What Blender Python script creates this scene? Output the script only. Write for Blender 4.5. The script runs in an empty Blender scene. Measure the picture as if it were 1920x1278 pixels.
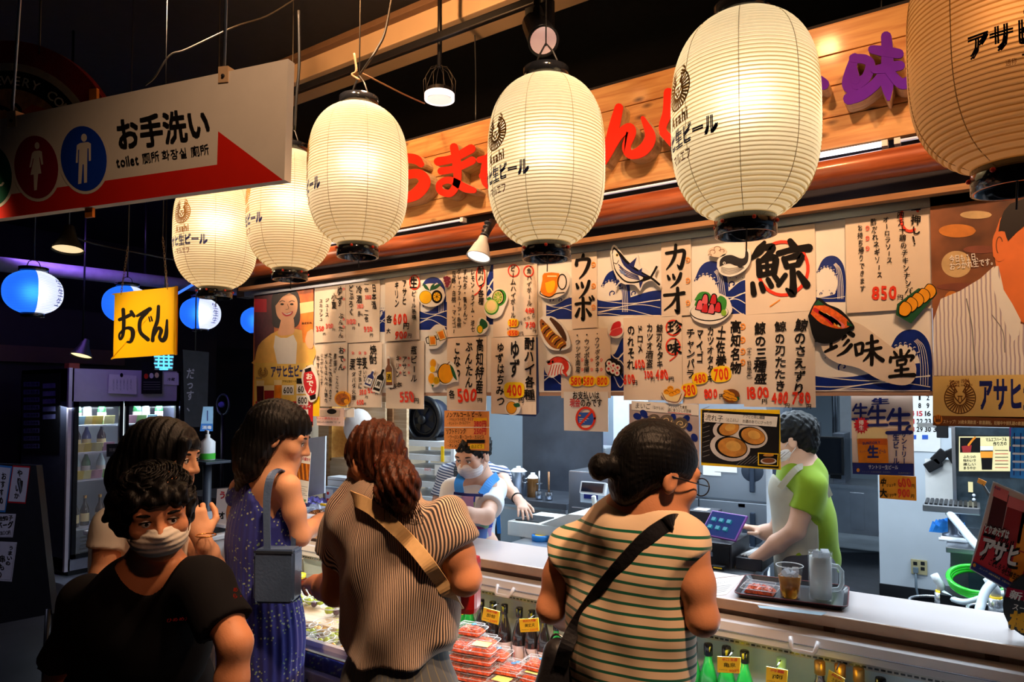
import bpy,bmesh,math,random
import numpy as np
from mathutils import Vector,Matrix
random.seed(7)
rng=np.random.default_rng(11)
scene=bpy.context.scene
COL=scene.collection
# ------ camera
F,CX,CY,EYE=1280.0,960.0,693.0,1.68
PSI,PIT=math.atan(1280/1920),math.atan(49/1280)
RT=np.array([math.cos(PSI),math.sin(PSI),.0])
FW=np.array([-math.sin(PSI)*math.cos(PIT),math.cos(PSI)*math.cos(PIT),math.sin(PIT)])
UP=np.cross(RT,FW)
O=np.array([.0,.0,EYE])
cam_d=bpy.data.cameras.new('camera')
cam_d.sensor_width=36;cam_d.lens=24;cam_d.sensor_fit='HORIZONTAL'
cam_d.shift_y=(CY-639)/1920
cam_d.clip_start=.02
cam=bpy.data.objects.new('camera',cam_d);COL.objects.link(cam)
M3=Matrix((tuple(RT),tuple(UP),tuple(-FW))).transposed()
cam.matrix_world=Matrix.Translation(O)@M3.to_4x4()
scene.camera=cam
# ------ view, world, lights
vs=scene.view_settings
vs.view_transform='Standard';vs.look='None';vs.exposure=.0;vs.gamma=1.0
vs.use_curve_mapping=False
w=bpy.data.worlds.new('world');scene.world=w;w.use_nodes=True
w.node_tree.nodes['Background'].inputs[0].default_value=(.10,.12,.30,1)
w.node_tree.nodes['Background'].inputs[1].default_value=.035
scene.cycles.max_bounces=8
scene.cycles.transparent_max_bounces=16
scene.cycles.sample_clamp_indirect=3.0
def light(name,kind,loc,energy,color,target=None,size=.2,size_y=None,spot=60,blend=.5,spread=None):
 d=bpy.data.lights.new(name,kind)
 d.energy=energy;d.color=color
 if kind=='AREA':
  d.size=size
  if size_y:d.shape='RECTANGLE';d.size_y=size_y
  if spread:d.spread=math.radians(spread)
 elif kind=='SPOT':
  d.shadow_soft_size=size;d.spot_size=math.radians(spot);d.spot_blend=blend
 else:d.shadow_soft_size=size
 o=bpy.data.objects.new(name,d);COL.objects.link(o);o.location=loc
 if target is not None:
  o.rotation_euler=(Vector(target)-Vector(loc)).to_track_quat('-Z','Y').to_euler()
 return o
WARM=(1.0,.50,.20);COOL=(.74,.88,1.0)
light('kitchen_light','AREA',(-2.2,4.1,2.75),85,COOL,(-2.2,4.1,0),2.4,.5)
light('kitchen_light','AREA',(.1,3.9,2.75),75,COOL,(.1,3.9,0),1.6,.5)
light('kitchen_light','AREA',(-2.4,5.3,2.8),60,COOL,(-2.4,5.3,0),2.4,.4)
light('kitchen_light','AREA',(1.2,5.6,2.8),60,COOL,(1.2,5.6,0),2.4,.4)
light('kitchen_light','AREA',(-1.0,9.0,2.8),70,COOL,(-1.0,9.0,0),3.0,.5)
for x,e in((-3.2,70),(-2.0,90),(-.9,100),(.2,100)):
 light('track_light','SPOT',(x+.3,1.55,3.6),e,WARM,(x,2.8,2.75),.05,None,70,.9)
for x,e in((-3.1,230),(-2.3,150),(-1.1,105),(.0,85)):
 light('menu_fill','SPOT',(x+.25,1.5,3.6),e,(1.0,.70,.46),(x,2.8,1.95),.05,None,52,.9)  # unseen fill spots, added to brighten the lower menu sheets
for p,t,e in(((-.7,.85,3.5),(-1.45,1.5,1.25),230),((.25,.9,3.5),(-.7,1.55,1.25),330),((-2.0,2.1,3.5),(-2.35,1.55,1.2),150),((-.4,1.9,3.4),(-1.8,1.0,1.3),160)):
 light('aisle_light','SPOT',p,e,(1.0,.58,.32),t,.08,None,36,.8)
light('sign_light','SPOT',(-3.3,.3,2.9),190,(1.0,.74,.42),(-2.95,1.35,2.0),.05,None,30,.7)
light('sign_light','SPOT',(-.95,.62,3.2),38,(1.0,.62,.38),(-1.75,1.27,2.5),.05,None,62,1.0)  # extra spot added to lift the toilet sign's right end
light('aisle_light','SPOT',(.3,.0,3.3),34,(1.0,.42,.20),(-1.68,.92,1.38),.06,None,17,.9)  # unseen warm fill, added to brighten the masked man's face
light('menu_fill','SPOT',(-5.0,1.2,3.0),150,(1.0,.70,.46),(-2.9,2.8,2.0),.05,None,36,.9)  # further added fill, reaching the left sheets past the lanterns
light('easel_fill','SPOT',(-5.0,-.3,3.4),60,(.62,.66,1.0),(-4.1,1.6,.9),.1,None,40,.8)  # unseen cool fill, added so the dark easel's posters show
light('beam_light','SPOT',(-2.1,1.5,3.5),170,WARM,(-2.7,2.95,3.8),.05,None,100,.9)
light('case_light','AREA',(-1.9,2.36,.815),9,(.86,.95,1.0),(-1.9,2.0,.45),2.2,.03)
light('case_light','AREA',(-.2,2.36,.815),8,(.86,.95,1.0),(-.2,2.0,.45),1.2,.03)
# ------ pixel -> point on a real plane
def ray(x,y):return RT*((x-CX)/F)+UP*((CY-y)/F)+FW
def PY(x,y,Y):d=ray(x,y);return O+d*(Y/d[1])
def PZ(x,y,Z):d=ray(x,y);return O+d*((Z-EYE)/d[2])
def PD(x,y,D):return O+ray(x,y)*D
def PX(x,y,X):d=ray(x,y);return O+d*(X/d[0])
def depth(p):return float((np.asarray(p)-O)@FW)
def yplane(Y):return(np.array([.0,Y,.0]),np.array([.0,-1.0,.0]))
def PL(x,y,pl):
 d=ray(x,y);p,n=pl
 return O+d*(((p-O)@n)/(d@n))
 # ------ materials
MATS={}
def mat(name,col=(.8,.8,.8),rough=.5,metal=.0,var=.06,scale=18.0,bump=.0,bscale=60.0,emit=None,es=.0,trans=.0,alpha=1.0,coat=.0,spec=.5,ior=1.45,sheen=.0):
 if name in MATS:return MATS[name]
 m=bpy.data.materials.new(name);m.use_nodes=True;MATS[name]=m
 nt=m.node_tree;b=nt.nodes['Principled BSDF']
 b.inputs['Roughness'].default_value=rough;b.inputs['Metallic'].default_value=metal
 b.inputs['Transmission Weight'].default_value=trans;b.inputs['Alpha'].default_value=alpha
 b.inputs['Coat Weight'].default_value=coat;b.inputs['IOR'].default_value=ior
 b.inputs['Specular IOR Level'].default_value=spec
 if coat:b.inputs['Coat Roughness'].default_value=.12
 if sheen:b.inputs['Sheen Weight'].default_value=sheen
 b.inputs['Base Color'].default_value=(*col,1)
 if var>0 or bump>0:
  tc=nt.nodes.new('ShaderNodeTexCoord')
  if var>0:
   n=nt.nodes.new('ShaderNodeTexNoise');n.inputs['Scale'].default_value=scale;n.inputs['Detail'].default_value=3
   r=nt.nodes.new('ShaderNodeValToRGB')
   lo=[max(0,c*(1-var))for c in col];hi=[min(1,c*(1+var))for c in col]
   r.color_ramp.elements[0].position=.3;r.color_ramp.elements[1].position=.7
   r.color_ramp.elements[0].color=(*lo,1);r.color_ramp.elements[1].color=(*hi,1)
   nt.links.new(tc.outputs['Object'],n.inputs['Vector'])
   nt.links.new(n.outputs[0],r.inputs[0]);nt.links.new(r.outputs[0],b.inputs['Base Color'])
  if bump>0:
   n2=nt.nodes.new('ShaderNodeTexNoise');n2.inputs['Scale'].default_value=bscale
   bp=nt.nodes.new('ShaderNodeBump');bp.inputs['Strength'].default_value=bump;bp.inputs['Distance'].default_value=.01
   nt.links.new(tc.outputs['Object'],n2.inputs['Vector'])
   nt.links.new(n2.outputs[0],bp.inputs['Height']);nt.links.new(bp.outputs[0],b.inputs['Normal'])
 if emit is not None:
  b.inputs['Emission Color'].default_value=(*emit,1);b.inputs['Emission Strength'].default_value=es
 return m
def srgb(r,g,b):
 f=lambda c:(c/255/12.92)if c/255<=.04045 else((c/255+.055)/1.055)**2.4
 return(f(r),f(g),f(b))
def node_mat(name,build,rough=.5,**kw):
 """material whose base colour (and bump) comes from build(nt, texcoord, bsdf)"""
 m=mat(name,rough=rough,var=0,**kw)
 nt=m.node_tree;tc=nt.nodes.new('ShaderNodeTexCoord')
 build(nt,tc,nt.nodes['Principled BSDF'])
 return m
INK=mat('ink_black',srgb(18,14,14),.7,var=.1,spec=.15)
RED=mat('ink_red',srgb(228,52,22),.5)
NAVY=mat('print_navy',srgb(24,34,104),.45)
WAVEBLUE=mat('print_wave_blue',srgb(16,40,122),.35,var=.15)
PAPER=mat('paper',srgb(232,214,196),.55,var=.03,scale=9,bump=.10,bscale=14,coat=.35)
WHITEP=mat('white_paper',srgb(240,236,230),.5,var=.02,coat=.3)
YEL=mat('print_yellow',srgb(255,206,20),.5)
ORG=mat('print_orange',srgb(243,150,40),.5)
GOLDP=mat('print_gold',srgb(236,196,92),.5)
GREENP=mat('print_green',srgb(52,138,48),.5)
DKGREEN=mat('print_dark_green',srgb(16,82,48),.5)
BLACK=mat('black_plastic',srgb(20,20,24),.35,var=.1)
STEEL=mat('steel',(.52,.55,.60),.28,1.0,var=.10,scale=5,bump=.03,bscale=25)
DSTEEL=mat('dark_steel',(.16,.18,.22),.4,.9,var=.15,scale=5)
WHITEPL=mat('white_plastic',srgb(225,228,232),.4,var=.03)
BROWNP=mat('print_brown',srgb(122,66,26),.5)
SKINP=mat('print_skin',srgb(238,178,138),.5)
HAIRP=mat('print_hair',srgb(28,18,18),.5)
CREAM=mat('print_cream',srgb(246,222,160),.5)
BEER=mat('print_beer',srgb(232,130,20),.45,var=.2)
PINK=mat('print_pink',srgb(232,120,120),.5)
CRIM=mat('print_crimson',srgb(196,28,40),.5)
GREY=mat('print_grey',srgb(128,124,122),.5)
# ------ objects
def tag(o,label=None,cat=None,group=None,kind=None):
 if label:o['label']=label
 if cat:o['category']=cat
 if group:o['group']=group
 if kind:o['kind']=kind
 return o
def empty(name,loc,label=None,cat=None,group=None,rz=.0,kind=None):
 o=bpy.data.objects.new(name,None);COL.objects.link(o);o.location=loc;o.rotation_euler=(0,0,rz)
 o.empty_display_size=.05
 return tag(o,label,cat,group,kind)
def world_mat(o):
 m=Matrix.LocRotScale(o.location,o.rotation_euler,o.scale)
 if o.parent:m=world_mat(o.parent)@o.matrix_parent_inverse@m
 return m
def link(name,me,m,parent=None,world=False):
 o=bpy.data.objects.new(name,me);COL.objects.link(o)
 if m is not None and len(me.materials)==0:me.materials.append(m)
 if parent is not None:
  o.parent=parent
  if world:o.matrix_parent_inverse=world_mat(parent).inverted()
 return o
def mesh(name,verts,faces,m,parent=None,smooth=False,world=False):
 me=bpy.data.meshes.new(name)
 me.from_pydata([tuple(map(float,v))for v in verts],[],[tuple(int(i)for i in f)for f in faces])
 if smooth:me.polygons.foreach_set('use_smooth',[True]*len(me.polygons))
 me.update()
 return link(name,me,m,parent,world)
class MB:
 """collects shapes into ONE mesh"""
 def __init__(s):s.v=[];s.f=[];s.sm=[]
 def add(s,v,f,smooth=False):
  n=len(s.v);s.v+=[tuple(map(float,p))for p in v];s.f+=[tuple(i+n for i in q)for q in f];s.sm+=[smooth]*len(f);return s
 def box(s,lo,hi,R=None,c=None,bev=.0):
  lo=np.array(lo,float);hi=np.array(hi,float)
  if bev<=0:
   v=[(x,y,z)for x in(lo[0],hi[0])for y in(lo[1],hi[1])for z in(lo[2],hi[2])]
   f=[(0,1,3,2),(4,6,7,5),(0,4,5,1),(2,3,7,6),(0,2,6,4),(1,5,7,3)]
  else:
   bm=bmesh.new();bmesh.ops.create_cube(bm,size=1)
   for q in bm.verts:q.co=Vector((lo+hi)/2)+Vector([q.co[i]*(hi[i]-lo[i])for i in range(3)])
   bmesh.ops.bevel(bm,geom=bm.edges[:],offset=bev,segments=2,affect='EDGES',profile=.6)
   bm.verts.index_update();v=[tuple(q.co)for q in bm.verts];f=[[q.index for q in p.verts]for p in bm.faces];bm.free()
  if R is not None:
   c=(lo+hi)/2 if c is None else np.array(c,float)
   v=[tuple(np.array(R)@(np.array(p)-c)+c)for p in v]
  return s.add(v,f)
 def tube(s,pts,r,n=8,caps=True,closed=False):
  pts=[np.array(p,float)for p in pts];k=len(pts);rr=r if hasattr(r,'__len__')else[r]*k
  v=[];f=[];prev=None
  for i,p in enumerate(pts):
   t=(pts[(i+1)%k]-pts[i-1])if closed else(pts[min(i+1,k-1)]-pts[max(i-1,0)])
   t=t/(np.linalg.norm(t)+1e-12)
   if prev is None:
    a=np.array([0,0,1.0])if abs(t[2])<.9 else np.array([1.0,0,0])
   else:a=prev
   u=a-t*(a@t);u/=np.linalg.norm(u)+1e-12;prev=u;w2=np.cross(t,u)
   for j in range(n):
    th=2*math.pi*j/n;v.append(p+rr[i]*(math.cos(th)*u+math.sin(th)*w2))
  for i in range(k if closed else k-1):
   for j in range(n):
    a,b=i*n+j,i*n+(j+1)%n;c,d=((i+1)%k)*n+(j+1)%n,((i+1)%k)*n+j
    f.append((a,b,c,d))
  if caps and not closed:f+=[tuple(range(n))[::-1],tuple(range((k-1)*n,k*n))]
  return s.add(v,f,True)
 def lathe(s,prof,c=(0,0,0),n=24,axis=None,caps=True):
  """prof: (r, h) along +Z (or along axis)"""
  c=np.array(c,float);ax=np.array([0,0,1.0])if axis is None else np.array(axis,float)/np.linalg.norm(axis)
  a=np.array([1.0,0,0])if abs(ax[0])<.9 else np.array([0,1.0,0])
  u=a-ax*(a@ax);u/=np.linalg.norm(u);w2=np.cross(ax,u);v=[];f=[]
  for r,h in prof:
   for j in range(n):
    th=2*math.pi*j/n;v.append(c+ax*h+r*(math.cos(th)*u+math.sin(th)*w2))
  for i in range(len(prof)-1):
   for j in range(n):f.append((i*n+j,i*n+(j+1)%n,(i+1)*n+(j+1)%n,(i+1)*n+j))
  if caps:f+=[tuple(range(n))[::-1],tuple(range((len(prof)-1)*n,len(prof)*n))]
  return s.add(v,f,True)
 def prism(s,pts,d):
  """planar polygon (3-D points) extruded along vector d"""
  n=len(pts);pts=[np.array(p,float)for p in pts];d=np.array(d,float)
  v=pts+[p+d for p in pts]
  f=[tuple(range(n)),tuple(range(2*n-1,n-1,-1))]+[(i,i+n,(i+1)%n+n,(i+1)%n)for i in range(n)]
  return s.add(v,f)
 def ellipsoid(s,c,r,n=14,m=9,R=None):
  c=np.array(c,float);r=np.array(r,float)if hasattr(r,'__len__')else np.array([r]*3,float);v=[];f=[]
  for i in range(m+1):
   a=math.pi*i/m
   for j in range(n):
    b=2*math.pi*j/n;p=np.array([math.sin(a)*math.cos(b),math.sin(a)*math.sin(b),math.cos(a)])*r
    v.append(c+(np.array(R)@p if R is not None else p))
  for i in range(m):
   for j in range(n):f.append((i*n+j,(i+1)*n+j,(i+1)*n+(j+1)%n,i*n+(j+1)%n))
  return s.add(v,f,True)
 def build(s,name,m,parent=None,world=False,origin=None):
  v=s.v
  if origin is not None:v=[tuple(np.array(p)-np.array(origin))for p in v]
  me=bpy.data.meshes.new(name);me.from_pydata(v,[],s.f)
  me.polygons.foreach_set('use_smooth',s.sm)
  bm=bmesh.new();bm.from_mesh(me);bmesh.ops.recalc_face_normals(bm,faces=bm.faces[:]);bm.to_mesh(me);bm.free()
  me.update()
  o=link(name,me,m,parent,world)
  if origin is not None:o.location=origin
  return o
def rotz(a):c,s=math.cos(a),math.sin(a);return np.array([[c,-s,0],[s,c,0],[0,0,1.0]])
def rotx(a):c,s=math.cos(a),math.sin(a);return np.array([[1.0,0,0],[0,c,-s],[0,s,c]])
def roty(a):c,s=math.cos(a),math.sin(a);return np.array([[c,0,s],[0,1.0,0],[-s,0,c]])
def copy_tree(o,parent=None):
 c=o.copy();COL.objects.link(c);c.parent=parent
 if parent is not None:c.matrix_parent_inverse=o.matrix_parent_inverse.copy()
 for ch in list(o.children):copy_tree(ch,c)
 return c
 # ------ glyphs and flat print
GL={}
def glyph(ch,bold=.02):
 k=(ch,bold)
 if k in GL:return GL[k]
 c=bpy.data.curves.new('g','FONT');c.body=ch;c.resolution_u=2;c.size=1.0;c.offset=bold
 o=bpy.data.objects.new('g',c);COL.objects.link(o)
 me=bpy.data.meshes.new_from_object(o.evaluated_get(bpy.context.evaluated_depsgraph_get()))
 v=np.array([(q.co.x,q.co.y)for q in me.vertices])if len(me.vertices)else np.zeros((0,2))
 f=[tuple(p.vertices)for p in me.polygons]
 bpy.data.objects.remove(o);bpy.data.curves.remove(c);bpy.data.meshes.remove(me)
 GL[k]=(v,f);return GL[k]
def preload(s,bold):
 """all glyphs of a text in one go (one depsgraph update)"""
 bold=.0 if bold>.011 else bold
 todo=[ch for ch in dict.fromkeys(s)if(ch,bold)not in GL and not ch.isspace()]
 obs=[]
 for ch in todo:
  c=bpy.data.curves.new('g','FONT');c.body=ch;c.resolution_u=2;c.size=1.0;c.offset=bold
  o=bpy.data.objects.new('g',c);COL.objects.link(o);obs.append((ch,o,c))
 if not obs:return
 dg=bpy.context.evaluated_depsgraph_get()
 for ch,o,c in obs:
  me=bpy.data.meshes.new_from_object(o.evaluated_get(dg))
  v=np.array([(q.co.x,q.co.y)for q in me.vertices])if len(me.vertices)else np.zeros((0,2))
  GL[(ch,bold)]=(v,[tuple(p.vertices)for p in me.polygons]);bpy.data.meshes.remove(me)
 for ch,o,c in obs:bpy.data.objects.remove(o);bpy.data.curves.remove(c)
def catmull(pts,sub=5):
 p=np.array(pts,float)
 if len(p)<3:return p
 e=np.vstack([2*p[0]-p[1],p,2*p[-1]-p[-2]]);out=[]
 for i in range(1,len(e)-2):
  for t in np.linspace(0,1,sub,endpoint=False):
   a,b,c,d=e[i-1],e[i],e[i+1],e[i+2]
   out.append(.5*((2*b)+(c-a)*t+(2*a-5*b+4*c-d)*t*t+(3*b-a-3*c+d)*t**3))
 out.append(p[-1]);return np.array(out)
def ribbon(pts,w,sub=5,cap=True):
 """brush stroke: pts (x,y) or (x,y,width) -> verts2d, faces"""
 p=[(q[0],q[1],(q[2]if len(q)>2 else w))for q in pts]
 c=catmull(p,sub)if sub>1 else np.array(p,float)
 t=np.gradient(c[:,:2],axis=0);t/=(np.linalg.norm(t,axis=1,keepdims=True)+1e-9)
 n=np.stack([-t[:,1],t[:,0]],1);h=np.maximum(c[:,2:3],1e-4)/2
 L,R=c[:,:2]+n*h,c[:,:2]-n*h;k=len(c)
 v=list(L)+list(R);f=[(i,i+1,k+i+1,k+i)for i in range(k-1)]
 if cap:
  for e,s in((0,-1),(k-1,1)):
   base=len(v);hw=h[e,0];ring=[]
   for a in np.linspace(-math.pi/2,math.pi/2,6)[1:-1]:
    v.append(c[e,:2]+s*t[e]*hw*math.cos(a)+n[e]*hw*math.sin(a));ring.append(len(v)-1)
   f.append(tuple([k+e]+ring+[e]))
 return np.array(v),f
class Draw:
 """flat print on a real plane; coordinates are read off the photo and projected onto that plane"""
 def __init__(s,pl,to3=None,jit=.0):
  s.pl=pl;s.to3=to3;s.buf={};s.jit=jit;s.n=0
 def put(s,v,f,m,layer=1,name='lettering'):
  b=s.buf.setdefault((name,m.name),[]);b.append((np.asarray(v,float),f,layer+.035*(len(b)%20)));return s
 def poly(s,pts,m,layer=1,name='picture',smooth=0):
  p=np.array(pts,float)
  if smooth:
   p=catmull(np.vstack([p,p[:1]]),smooth)[:-1]
  return s.put(p,[tuple(range(len(p)))],m,layer,name)
 def rect(s,x0,y0,x1,y1,m,layer=1,name='picture'):
  return s.poly([(x0,y0),(x1,y0),(x1,y1),(x0,y1)],m,layer,name)
 def quad(s,pts,m,layer=1,name='picture'):return s.poly(pts,m,layer,name)
 def stroke(s,pts,w,m,layer=2,name='lettering',sub=5):
  v,f=ribbon(pts,w,sub);return s.put(v,f,m,layer,name)
 def disc(s,cx,cy,rx,ry,m,layer=1,name='picture',n=28,rot=.0):
  a=np.linspace(0,2*math.pi,n,endpoint=False);x=rx*np.cos(a);y=ry*np.sin(a)
  return s.put(np.stack([cx+x*math.cos(rot)-y*math.sin(rot),cy+x*math.sin(rot)+y*math.cos(rot)],1),[tuple(range(n))],m,layer,name)
 def ring(s,cx,cy,rx,ry,w,m,layer=2,name='picture',a0=0,a1=360,n=26):
  a=np.radians(np.linspace(a0,a1,n))
  return s.stroke([(cx+rx*math.cos(t),cy+ry*math.sin(t))for t in a],w,m,layer,name,1)
 def _glyph(s,ch,cx,cy,gw,gh,m,bold,layer,name,rot=.0,box=False):
  if bold>.011:
   for k,(ax,ay)in enumerate(((1,1),(-1,1),(1,-1),(-1,-1))):
    e=bold*.62;st0=random.getstate()if k==0 else st0;random.setstate(st0)
    s._glyph(ch,cx+ax*e*gw,cy+ay*e*gh,gw,gh,m,.0,layer+.012*k,name,rot,box)
   return
  v,f=glyph(ch,bold)
  if len(v)==0:return
  if box:
   lo,hi=v.min(0),v.max(0);q=(v-(lo+hi)/2)/np.maximum(hi-lo,.02)
  else:q=v-np.array([.5 if ord(ch)>0x2000 else(v[:,0].min()+v[:,0].max())/2,.36])
  x,y=q[:,0]*gw,-q[:,1]*gh
  if s.jit:
   j=s.jit;rot+=random.uniform(-.09,.09)*j;x=x*(1+random.uniform(-.12,.12)*j);y=y*(1+random.uniform(-.1,.1)*j)
   x=x+y*random.uniform(-.12,.12)*j+.03*j*gw*np.sin(y/gh*5+random.uniform(0,6));cx+=random.uniform(-.05,.05)*j*gw
  c,sn=math.cos(rot),math.sin(rot)
  s.put(np.stack([cx+x*c-y*sn,cy+x*sn+y*c],1),f,m,layer,name)
 def vtext(s,x,y0,y1,text,gw,m,bold=.025,layer=3,name='lettering',x1=None,sp=.98):
  preload(text,bold);n=len(text);st=(y1-y0)/n;x1=x if x1 is None else x1
  for i,ch in enumerate(text):
   if ch.isspace():continue
   cy=y0+(i+.5)*st;cx=x+(x1-x)*(i+.5)/n
   s._glyph(ch,cx,cy,gw,st*sp,m,bold,layer,name,math.pi/2 if ch in 'ー〜（）()' else .0)
 def htext(s,x0,y0,x1,y1,text,gh,m,bold=.02,layer=3,name='lettering',fit=True):
  """text run centred on the line (x0,y0)-(x1,y1), filling its length"""
  preload(text,bold);xs=.0;items=[]
  for ch in text:
   if ch.isspace():xs+=.35;continue
   v,f=glyph(ch,bold)
   if ord(ch)>0x2000:items.append((ch,xs+.5,False));xs+=1.0
   else:
    wd=(v[:,0].max()-v[:,0].min())+.07 if len(v)else .3
    items.append((ch,xs+wd/2,True));xs+=wd
  L=math.hypot(x1-x0,y1-y0);k=L/max(xs,.01);a=math.atan2(y1-y0,x1-x0)
  for ch,c,lat in items:
   t=c/xs;s._glyph(ch,x0+(x1-x0)*t,y0+(y1-y0)*t,k,gh,m,bold,layer,name,a)
 def build(s,parent,off=.0005,base=.0,rename=None):
  out=[]
  for(name,mn),items in s.buf.items():
   V=[];Fc=[]
   for v,f,layer in items:
    n=len(V)
    if s.to3:V+=[s.to3(q[0],q[1],layer)for q in v]
    else:
     p,nn=s.pl;pl=(p+nn*(base+off*layer),nn)
     V+=[PL(q[0],q[1],pl)for q in v]
    Fc+=[tuple(i+n for i in q)for q in f]
   out.append(tag(mesh(name,V,Fc,MATS[mn],parent,world=True),kind='stuff'))
  s.buf={}
  return out
def board(name,quad,pl,th,m,label=None,cat=None,group=None,bev=.0,kind=None,parent=None,origin=None):
 """flat panel whose front outline is given in photo pixels on plane pl; thickness th behind it"""
 P=[PL(x,y,pl)for x,y in quad]
 c=np.mean(P,0)if origin is None else np.array(origin)
 mb=MB().prism([p-c for p in P],-pl[1]*th)
 if parent is None:
  o=mb.build(name,m);o.location=c;tag(o,label,cat,group,kind)
 else:
  o=MB().prism(P,-pl[1]*th).build(name,m,parent,world=True)
 return o
 # ====== STRUCTURE
def wood(name,base,dark,sx=1.2,knots=True,rough=.5,coat=.15):
 def b(nt,tc,bs):
  mp=nt.nodes.new('ShaderNodeMapping');mp.inputs['Scale'].default_value=(sx,14,14)
  nt.links.new(tc.outputs['Object'],mp.inputs['Vector'])
  n=nt.nodes.new('ShaderNodeTexNoise');n.inputs['Scale'].default_value=3.0;n.inputs['Detail'].default_value=6;n.inputs['Distortion'].default_value=.6
  nt.links.new(mp.outputs[0],n.inputs['Vector'])
  r=nt.nodes.new('ShaderNodeValToRGB');r.color_ramp.elements[0].position=.32;r.color_ramp.elements[1].position=.62
  r.color_ramp.elements[0].color=(*dark,1);r.color_ramp.elements[1].color=(*base,1)
  nt.links.new(n.outputs[0],r.inputs[0]);out=r.outputs[0]
  if knots:
   m2=nt.nodes.new('ShaderNodeMapping');m2.inputs['Scale'].default_value=(2.6,5.5,5.5)
   nt.links.new(tc.outputs['Object'],m2.inputs['Vector'])
   vo=nt.nodes.new('ShaderNodeTexVoronoi');vo.inputs['Scale'].default_value=1.6
   nt.links.new(m2.outputs[0],vo.inputs['Vector'])
   r2=nt.nodes.new('ShaderNodeValToRGB');r2.color_ramp.elements[0].position=.05;r2.color_ramp.elements[1].position=.15
   r2.color_ramp.elements[0].color=(.10,.035,.012,1);r2.color_ramp.elements[1].color=(1,1,1,1)
   nt.links.new(vo.outputs['Distance'],r2.inputs[0])
   mx=nt.nodes.new('ShaderNodeMixRGB');mx.blend_type='MULTIPLY';mx.inputs[0].default_value=1
   nt.links.new(out,mx.inputs[1]);nt.links.new(r2.outputs[0],mx.inputs[2]);out=mx.outputs[0]
  nt.links.new(out,bs.inputs['Base Color'])
 return node_mat(name,b,rough=rough,coat=coat)
PINE=wood('pine_wood',(.62,.35,.14),(.42,.17,.055))
LOGM=wood('log_wood',(.42,.10,.03),(.18,.036,.012),.9,False,.32,.4)
TRIMW=wood('trim_wood',(.42,.20,.08),(.24,.10,.04),.8,False)
LETW=wood('letter_wood',(.62,.46,.27),(.42,.28,.14),.8,False)
FLOORM=mat('floor_dark',(.030,.030,.036),.35,var=.35,scale=3)
KFLOOR=mat('kitchen_floor',(.16,.19,.22),.5,var=.25,scale=2.5,bump=.05)
DARKW=mat('dark_wall',(.016,.014,.022),.8,var=.3,scale=2)
KWALL=mat('kitchen_wall',(.36,.45,.54),.6,var=.05,scale=2)
def struct(name,lo,hi,m):return tag(MB().box(lo,hi).build(name,m),kind='structure')
struct('floor',(-14,-3.5,-.05),(5,2.9,0),FLOORM)
struct('floor_1',(-14,2.9,-.05),(5,13.5,0),KFLOOR)
struct('ceiling',(-14,-3.5,3.95),(5,13.5,4.0),mat('ceiling_black',(.008,.008,.011),.9,var=.2))
struct('wall_back',(-14,13.4,0),(5,13.5,3.95),KWALL)
struct('wall_left',(-14.1,-3.5,0),(-14,13.5,3.95),DARKW)
struct('wall_right',(5,-3.5,0),(5.1,13.5,3.95),KWALL)
struct('wall_front',(-14,-3.6,0),(5,-3.5,3.95),DARKW)
struct('wall_kitchen_left',(-5.0,3.62,0),(-4.9,6.2,3.95),mat('plywood_wall',(.55,.42,.28),.6,var=.1,scale=4))
PASS_X=PY(1446,900,6.1)[0];PILY=6.5
struct('wall_kitchen_back',(-4.9,6.1,0),(PASS_X,6.2,3.95),KWALL)
pl_x0=PY(1647,950,PILY)[0]
struct('wall_pillar',(pl_x0,PILY,0),(4.9,PILY+.2,3.95),mat('pillar_white',(.60,.64,.68),.5,var=.05,scale=3))
struct('baseboard_pillar',(pl_x0-.004,PILY-.012,0),(4.0,PILY,.12),BLACK)
struct('wall_aisle',(-10.6,-3.5,0),(-10.5,13.4,3.95),DARKW)
struct('ceiling_1',(-4.9,2.95,2.86),(4.9,10.5,2.92),KWALL)
MATM=mat('rubber_mat',(.015,.018,.028),.6,var=.3,scale=8,bump=.2)
def floor_mat(pts,lab):
 P=[PZ(x,y,.012)for x,y in pts];c=np.mean(P,0);c[2]=.0
 o=MB().prism([p-c for p in P],(0,0,-.012)).build('floor_mat',MATM);o.location=c
 tag(o,lab,'mat','rubber mats on the kitchen floor')
floor_mat([(1560,921),(1607,921),(1648,946),(1560,950)],'dark rubber mat far back on the grey kitchen floor')
floor_mat([(1540,1034),(1660,1036),(1690,1140),(1500,1140)],'dark rubber mat on the kitchen floor nearest the counter')
def xbeam(name,Y,px,py0,py1,x0,x1,th,m,lab=None,cat=None,kind=None):
 z1,z0=PY(px,py0,Y)[2],PY(px,py1,Y)[2]
 o=MB().box((x0,Y,z0),(x1,Y+th,z1),bev=.006).build(name,m,origin=((x0+x1)/2,Y,z0))
 return tag(o,lab,cat,kind=kind)
BEAMM=mat('beam_paint',(.62,.44,.27),.55,var=.08,scale=3)
xbeam('ceiling_beam',2.95,640,76,120,-6.5,1.5,.25,BEAMM,kind='structure')
xbeam('ceiling_beam_flange',2.90,640,62,74,-6.5,1.5,.10,mat('beam_dark',(.16,.09,.05),.6),kind='structure')
xbeam('track_rail',2.62,640,128,141,-6.0,1.0,.03,BLACK,'black lighting track running under the lit ceiling beam','track')
struct('wall_fascia',(-4.2,2.86,2.36),(3.2,2.95,3.14),DARKW)
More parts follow.
